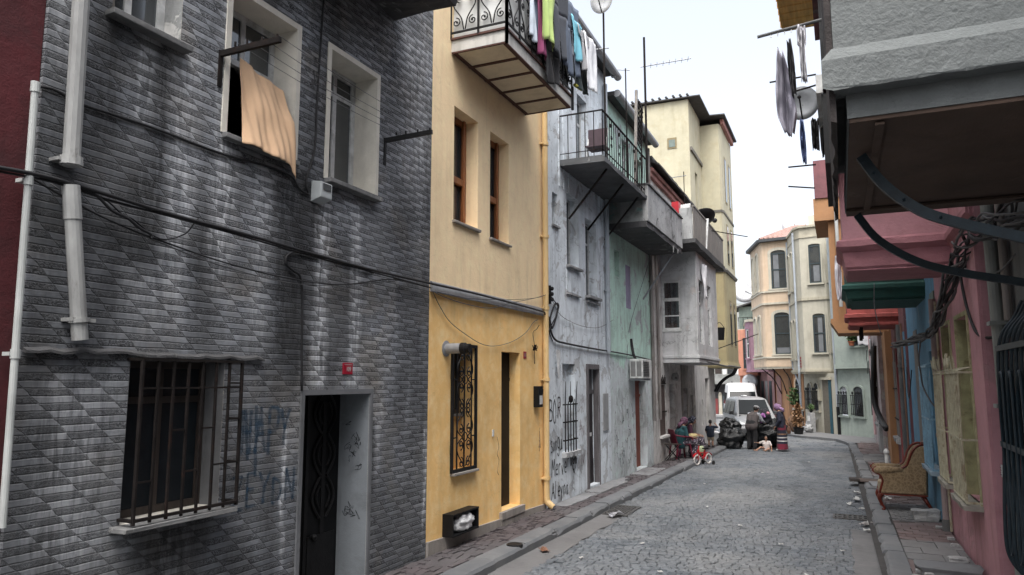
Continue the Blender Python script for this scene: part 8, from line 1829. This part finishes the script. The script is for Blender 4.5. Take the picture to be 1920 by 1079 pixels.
def plastic_chair(label, x, y, rz, col):
    t = thing('plastic_chair', label, 'chair', (x, y, gz(y) + .125), rz); mt = simple('plastic_' + label[:6].strip(), col, .4, .2, 6, .05)
    m = MB(); m.loft([[(-.2, -.2, z), (.24, -.22, z), (.24, .22, z), (-.2, .2, z)] for z in (.415, .44)]); m.build('seat', mt, t, bevel=.01)
    m = MB(); m.grid(lambda i, j: (-.2 - .12 * j - .03 * math.sin(i * PI), (-.22 + .44 * i) * (1 - .12 * j), .44 + .42 * j), 8, 6); m.build('backrest', mt, t, solid=.02)
    for s in (-1, 1):
        m = MB(); m.tube(smooth_path([(-.28, s * .22, .70), (-.05, s * .27, .66), (.2, s * .27, .64), (.27, s * .26, .55)], 5), .024, 8); m.build('armrest', mt, t)
        for q in (-1, 1):
            m = MB(); m.beam((q * .20, s * .21, .42), (q * .27, s * .26, 0), .05, .035); m.build('leg', mt, t)
plastic_chair('maroon plastic armchair under the woman in the teal top', -4.48, 22.26, R(38), (.13, .012, .03)); plastic_chair('magenta plastic armchair under the woman in the plum top', -4.45, 23.26, R(10), (.20, .03, .10))
t = thing('folding_stand', 'small dark folding stand leaning by the wall behind the seated women', 'stand', (-4.58, 21.55, gz(21.5) + .125), R(20)); m = MB()
for s in (-.13, .13): m.beam((-.2, s, 0), (.2, s, .45), .02, .02); m.beam((.2, s, 0), (-.2, s, .45), .02, .02)
m.build('frame', M_IRON, t); m = MB(); m.box(-.2, .2, -.15, .15, .45, .47); m.build('top', M_DWOOD, t)
t = thing('dough_tray', 'pale cloth and tray of food on the seated woman lap', 'tray', (-4.19, 22.53, gz(22.5) + .74), R(38)); m = MB(); m.lathe([(.02, 0), (.19, .0), (.21, .03), (.2, .03), (.18, .01), (.02, .01)], (0, 0, 0), 'z', 18); m.build('tray', M_PTRIM, t); m = MB(); lump(m, (0, 0, .05), .13, (1.1, 1, .5), .3, 2, 8); m.build('cloth', cloth('pale_yellow_cloth', (.42, .34, .17)), t, smooth=True)
t = thing('white_bucket', 'grey-white bucket standing on the pavement behind the small boy', 'bucket', (-4.40, 28.4, gz(28.4) + .125), 0); m = MB(); m.lathe([(.14, 0), (.18, .40), (.195, .40), (.195, .43), (.17, .43), (.13, .02)], (0, 0, 0), 'z', 16); m.build('pail', simple('grey_white_bucket', (.42, .44, .45), .5), t); m = MB(); lump(m, (0, 0, .42), .16, (1, 1, .4), .3, 2, 5); m.build('contents', M_WCLOTH, t, smooth=True)
# child's bicycle ----------------------------------------------------------------------
bk = thing('child_bicycle', 'small red child bicycle with white tyres and training wheels at the kerb', 'bicycle', (-3.78, 21.9, gz(21.9) + .0), R(-116))
M_REDP = simple('red_bike_paint', (.42, .015, .02), .3, .15, 8, .03); M_TYRE = simple('white_tyre', (.55, .52, .5), .7); M_RUB = simple('black_rubber', (.015, .015, .015), .8)
def wheel(x, y, r, th, tm, nm='wheel', par=None, z=None):
    z = r if z is None else z; m = MB(); m.tube([(x + (r - th) * math.cos(2 * PI * k / 24), y, z + (r - th) * math.sin(2 * PI * k / 24)) for k in range(25)], th, 8, cap=False); w_ = m.build(nm, tm, par, smooth=True)
    m = MB(); m.tube([(x, y - .03, z), (x, y + .03, z)], .018, 8)
    for k in range(10): m.tube([(x, y, z), (x + (r - th * 1.5) * math.cos(k * PI / 5), y, z + (r - th * 1.5) * math.sin(k * PI / 5))], .003, 4)
    m.build('spokes', M_GALV, w_)
    return w_
wheel(.28, 0, .16, .026, M_TYRE, par=bk); wheel(-.26, 0, .16, .026, M_TYRE, par=bk)
m = MB()
for a, b, r in (((.22, 0, .42), (-.02, 0, .17), .02), ((-.02, 0, .17), (-.12, 0, .42), .017), ((.2, 0, .36), (-.1, 0, .34), .016), ((-.02, 0, .17), (-.26, 0, .16), .012), ((-.11, 0, .36), (-.26, 0, .16), .012)): m.tube([a, b], r, 8)
m.build('frame', M_REDP, bk)
m = MB()
for s in (-1, 1): m.tube([(.20, s * .03, .44), (.28, s * .035, .16)], .010, 6)
m.tube([(.2, 0, .40), (.17, 0, .56)], .014, 8); m.build('fork', M_REDP, bk)
m = MB(); m.tube(smooth_path([(.10, -.22, .64), (.16, -.12, .58), (.17, 0, .56), (.16, .12, .58), (.10, .22, .64)], 5), .011, 6); m.build('handlebar', M_IRON, bk)
m = MB(); m.loft([[(-.20, -.07, .44), (-.20, .07, .44), (-.02, .025, .45), (-.02, -.025, .45)], [(-.20, -.075, .49), (-.20, .075, .49), (-.0, .025, .48), (-.0, -.025, .48)]]); m.build('saddle', M_IRON, bk, bevel=.008)
m = MB(); m.grid(lambda i, j: (-.26 + .19 * math.cos(.3 + 2.3 * i), (j - .5) * .06, .16 + .19 * math.sin(.3 + 2.3 * i)), 12, 2); m.grid(lambda i, j: (.28 + .19 * math.cos(.6 + 1.9 * i), (j - .5) * .06, .16 + .19 * math.sin(.6 + 1.9 * i)), 12, 2); m.build('mudguard', M_REDP, bk, solid=.006)
for s in (-1, 1): m = MB(); m.tube([(-.26, 0, .16), (-.26, s * .16, .10)], .009, 5); br_ = m.build('stabiliser', M_GALV, bk); m = MB(); m.lathe([(.02, -.016), (.06, -.016), (.06, .016), (.02, .016)], (-.26, s * .18, .062), 'y', 14); m.build('training_wheel', M_RUB, br_)
m = MB(); m.tube([(-.02, -.08, .17), (-.02, .08, .17)], .01, 6); m.box(.0, .08, .08, .13, .10, .125); m.box(-.1, -.02, -.13, -.08, .22, .245); m.build('pedal', M_IRON, bk)
t = thing('small_bag', 'pale green plastic bag hanging on the child bicycle handlebar', 'bag', (-3.86, 22.15, gz(22) + .36), 0); m = MB(); lump(m, (0, 0, .04), .09, (1, 1, 1.3), .4, 2, 4); m.build('bag', plasticbag('pale_green_film', (.36, .42, .26), .4), t, smooth=True)
# rubbish sacks ------------------------------------------------------------------------------
M_SACK = plasticbag('black_sack_film', (.004, .005, .006), .17); M_SACK.node_tree.nodes['Principled BSDF'].inputs['Specular IOR Level'].default_value = .5
def sack(label, x, y, z, r, sc, seed, rz=0, neck=True, tilt=0):
    t = thing('rubbish_sack', label, 'rubbish sack', (x, y, gz(y) + z), rz, 'black rubbish sacks'); m = MB(); lump(m, (0, 0, r * sc[2] * .93), r, sc, .34, 2.1, seed, 44, 30); m.v = [(x * (1 + .05 * math.sin(9 * math.atan2(y, x) + seed) * max(0, z)), y * (1 + .05 * math.sin(9 * math.atan2(y, x) + seed) * max(0, z)), z) for x, y, z in m.v]
    if neck: m.tube([(0, 0, r * sc[2] * 1.8), (.02, .0, r * sc[2] * 1.8 + .1), (.06, .03, r * sc[2] * 1.8 + .2)], [.12, .05, .10], 10)
    if tilt: m.xf(Matrix.Rotation(tilt, 4, 'Y'))
    m.build('sack', M_SACK, t, smooth=True); return t
sack('round black sack bulging beside the bent man, at the kerb end', -3.82, 28.25, 0, .46, (1.0, .9, .86), 3)
sack('largest shiny black sack between the bent man and the woman', -2.42, 28.75, .22, .52, (1.12, .9, .82), 9, 0, True, R(-14))
sack('black sack half hidden right behind the bent man legs', -2.92, 28.8, 0, .42, (.9, .9, 1.1), 14)
sack('small crumpled black sack piled on top of the round one', -3.92, 28.75, .55, .34, (1.1, .9, .8), 21, 0, False)
sack('low black sack on the road below the largest one', -2.62, 29.6, 0, .40, (1.0, .9, .8), 25, 0, False)
t = thing('cloth_bundle', 'purple and dark bundle of clothes held on top of the sacks', 'bundle', (-2.62, 28.55, gz(28) + 1.05), 0); m = MB(); lump(m, (0, 0, .1), .2, (.9, .8, 1.35), .5, 2.2, 6); m.build('dark_cloth', cloth('dark_bundle', (.015, .015, .02)), t, smooth=True); m = MB(); m.tube(smooth_path([(-.12, -.17, -.1), (-.13, -.2, .1), (-.05, -.21, .22), (.0, -.2, .1)], 5), .05, 8); m.build('purple_sleeve', cloth('purple_sleeve', (.32, .12, .34)), t, smooth=True); m = MB(); m.ball((.12, -.12, .25), .06); m.build('pink_cloth', cloth('pink_cloth', (.5, .2, .25)), t, smooth=True)
# vehicles ------------------------------------------------------------------------------------------
M_CARW = simple('dusty_silver_paint', (.30, .305, .31), .32, .1, 3, .02, metal=.25, spec=.5); M_VANW = simple('white_van_paint', (.62, .63, .63), .35, .08, 3, .02)
M_CGLASS = simple('dark_car_glass', (.012, .015, .017), .1, .2, 2, .0, spec=.12); M_BUMP = simple('grey_bumper', (.05, .052, .055), .6); M_LAMP = simple('clear_lamp', (.5, .52, .53), .1, .1, 30, .3)
def vehicle(name, label, cat, loc, rz, st, wb, body, W_, plate=None, roofbits=False):
    """st: stations from tail to nose (x, top z, belt z, half width at sill, belt, roof)."""
    t = thing(name, label, cat, loc, rz); m = MB(); rings = []
    for x, zt, zb_, w0, w1, w2 in st: rings.append([(x, -w0, .26), (x, -w1, .55), (x, -w1, zb_), (x, -w2, zt - .07), (x, -w2 + .16, zt), (x, 0, zt + .02), (x, w2 - .16, zt), (x, w2, zt - .07), (x, w1, zb_), (x, w1, .55), (x, w0, .26), (x, 0, .24)])
    m.loft(rings); b_ = m.build('body', body, t, smooth=False, bevel=.03)
    return t, rings
mv, rg = vehicle('silver_minivan', 'dusty silver minivan facing the viewer behind the rubbish sacks', 'minivan', (-3.85, 34.6, gz(34.6)), R(-73), [(-2.05, 1.62, 1.0, .72, .78, .64), (-1.95, 1.78, 1.02, .80, .84, .68), (-.6, 1.83, 1.02, .82, .86, .68), (.45, 1.80, 1.02, .82, .86, .67), (.62, 1.73, 1.02, .82, .86, .66), (1.28, 1.06, .98, .82, .86, .74), (1.75, .95, .86, .80, .83, .74), (1.98, .84, .76, .74, .78, .68), (2.06, .62, .56, .68, .72, .62)], 1, M_CARW, 1.7)
def panel(par, pts, mat, name, off):
    m = MB(); m.prism(pts, off); return m.build(name, mat, par)
panel(mv, [(.66, -.56, 1.70), (.66, .56, 1.70), (1.25, .66, 1.11), (1.25, -.66, 1.11)], M_CGLASS, 'windscreen', (.02, 0, .022))
for s in (-1, 1):
    for x0_, x1_ in ((-1.75, -1.0), (-.93, -.2), (-.12, .5)):
        def P_(x, k): w1, w2 = .86, .675; z0_, z1_ = 1.06, 1.68; return (x, s * (w1 + (w2 - w1) * k * .98 + .004), z0_ + (z1_ - z0_) * k)
        xt = x1_ if x1_ < .3 else .35
        panel(mv, [P_(x0_, .02), P_(x1_ + (.3 if x1_ > .3 else 0), .02), P_(xt + (.12 if x1_ > .3 else 0), .93), P_(x0_, .93)], M_CGLASS, 'side_window', (0, s * .012, 0))
    panel(mv, [(1.99, s * .44, .68), (1.99, s * .74, .68), (1.80, s * .80, .84), (1.96, s * .42, .80)], M_LAMP, 'headlight', (.075, 0, 0.03))
    m = MB(); m.box(.75, .95, s * .86, s * 1.02, 1.08, 1.24); m.build('mirror', M_BUMP, mv, bevel=.03)
    for x in (-1.25, 1.28):
        m = MB(); m.lathe([(.1, -.1), (.28, -.1), (.31, -.06), (.31, .06), (.28, .1), (.1, .1)], (x, s * .75, .31), 'y', 22); w_ = m.build('wheel', M_RUB, mv, smooth=True); m = MB(); m.lathe([(.02, .09), (.18, .105), (.19, .09)], (x, s * .75, .31), 'y', 18) if s > 0 else m.lathe([(.19, -.09), (.18, -.105), (.02, -.09)], (x, s * .75, .31), 'y', 18); m.build('rim', M_GALV, w_)
m = MB(); m.box(2.0, 2.13, -.80, .80, .30, .55); m.build('bumper', M_BUMP, mv, bevel=.04); m = MB(); m.box(2.03, 2.085, -.4, .4, .60, .70); m.build('radiator_grille', M_RUB, mv); m = MB(); m.box(2.131, 2.14, -.26, .26, .38, .49); m.build('number_plate', M_WHITE, mv)
m = MB(); m.box(1.22, 1.30, -.68, .68, 1.02, 1.06); m.build('wiper_cowl', M_RUB, mv); m = MB(); m.box(-.2, .2, -.3, -.1, 1.84, 1.9); m.build('roof_vent', M_VANW, mv, bevel=.02)
vn, rg = vehicle('white_minibus', 'white high-roofed minibus parked behind the silver minivan', 'minibus', (-5.75, 47.5, gz(47.5)), R(-80), [(-2.6, 2.35, 1.2, .85, .92, .78), (-2.5, 2.52, 1.2, .92, .96, .8), (.9, 2.55, 1.2, .92, .96, .8), (1.5, 2.45, 1.2, .92, .96, .78), (1.75, 2.1, 1.2, .92, .96, .8), (2.2, 1.25, 1.15, .92, .95, .84), (2.6, 1.05, .95, .86, .9, .78), (2.72, .75, .68, .78, .82, .72)], 1, M_VANW, 1.95)
panel(vn, [(1.78, -.72, 2.02), (1.78, .72, 2.02), (2.18, .80, 1.30), (2.18, -.80, 1.30)], M_CGLASS, 'windscreen', (.02, 0, .015))
for s in (-1, 1):
    for x0_, x1_ in ((-2.3, -1.2), (-1.1, .0), (.1, 1.3)): panel(vn, [(x0_, s * .955, 1.25), (x1_, s * .955, 1.25), (x1_ - .05, s * .86, 1.95), (x0_, s * .86, 1.95)], M_CGLASS, 'side_window', (0, s * .012, 0))
    panel(vn, [(2.62, s * .5, .82), (2.62, s * .84, .82), (2.52, s * .86, 1.02), (2.6, s * .5, 1.0)], M_LAMP, 'headlight', (.08, 0, 0.02))
    for x in (-1.6, 1.75): m = MB(); m.lathe([(.1, -.1), (.3, -.1), (.34, -.06), (.34, .06), (.3, .1), (.1, .1)], (x, s * .84, .34), 'y', 20); m.build('wheel', M_RUB, vn, smooth=True)
m = MB(); m.box(2.66, 2.8, -.88, .88, .3, .6); m.build('bumper', M_BUMP, vn, bevel=.04)
for y in (-.5, .5): m = MB(); m.box(-.1, .1, y - .05, y + .05, 2.57, 2.63); m.build('roof_lamp', M_RUB, vn)
# ================================================================== LIGHT AND CAMERA
cd = bpy.data.cameras.new('camera'); cam = bpy.data.objects.new('camera', cd); COL.objects.link(cam)
cd.sensor_width = 36; cd.lens = 36 * FPX / 1920; cd.clip_end = 2000; cd.clip_start = .05
M4 = Matrix((RT, UP, -FW)).transposed().to_4x4(); M4.translation = CAM; cam.matrix_world = M4
scene.camera = cam
SUN_EL, SUN_AZ = R(64), R(168)      # azimuth measured clockwise from +Y
w = bpy.data.worlds.new('World'); scene.world = w; w.use_nodes = True; nt = w.node_tree; nt.nodes.clear()
sky = nt.nodes.new('ShaderNodeTexSky'); sky.sky_type = 'NISHITA'; sky.sun_disc = False; sky.sun_elevation = SUN_EL; sky.sun_rotation = SUN_AZ
sky.dust_density = 6; sky.air_density = 1.0; sky.ozone_density = 1.0
hs = nt.nodes.new('ShaderNodeHueSaturation'); hs.inputs['Saturation'].default_value = .38
bg = nt.nodes.new('ShaderNodeBackground'); bg.inputs[1].default_value = .15
wo = nt.nodes.new('ShaderNodeOutputWorld')
nt.links.new(sky.outputs[0], hs.inputs['Color']); nt.links.new(hs.outputs[0], bg.inputs[0]); nt.links.new(bg.outputs[0], wo.inputs[0])
sd = bpy.data.lights.new('sun', 'SUN'); sd.energy = .7; sd.angle = R(40); sd.color = (1, .98, .95)
so = bpy.data.objects.new('sun', sd); COL.objects.link(so)
sv = Vector((math.sin(SUN_AZ) * math.cos(SUN_EL), math.cos(SUN_AZ) * math.cos(SUN_EL), math.sin(SUN_EL)))
so.rotation_euler = (-sv).to_track_quat('-Z', 'Y').to_euler(); so.location = (0, 0, 30)
vs_ = scene.view_settings; vs_.view_transform = 'Standard'; vs_.look = 'None'; vs_.gamma = 1; vs_.exposure = EXPO; vs_.use_curve_mapping = False
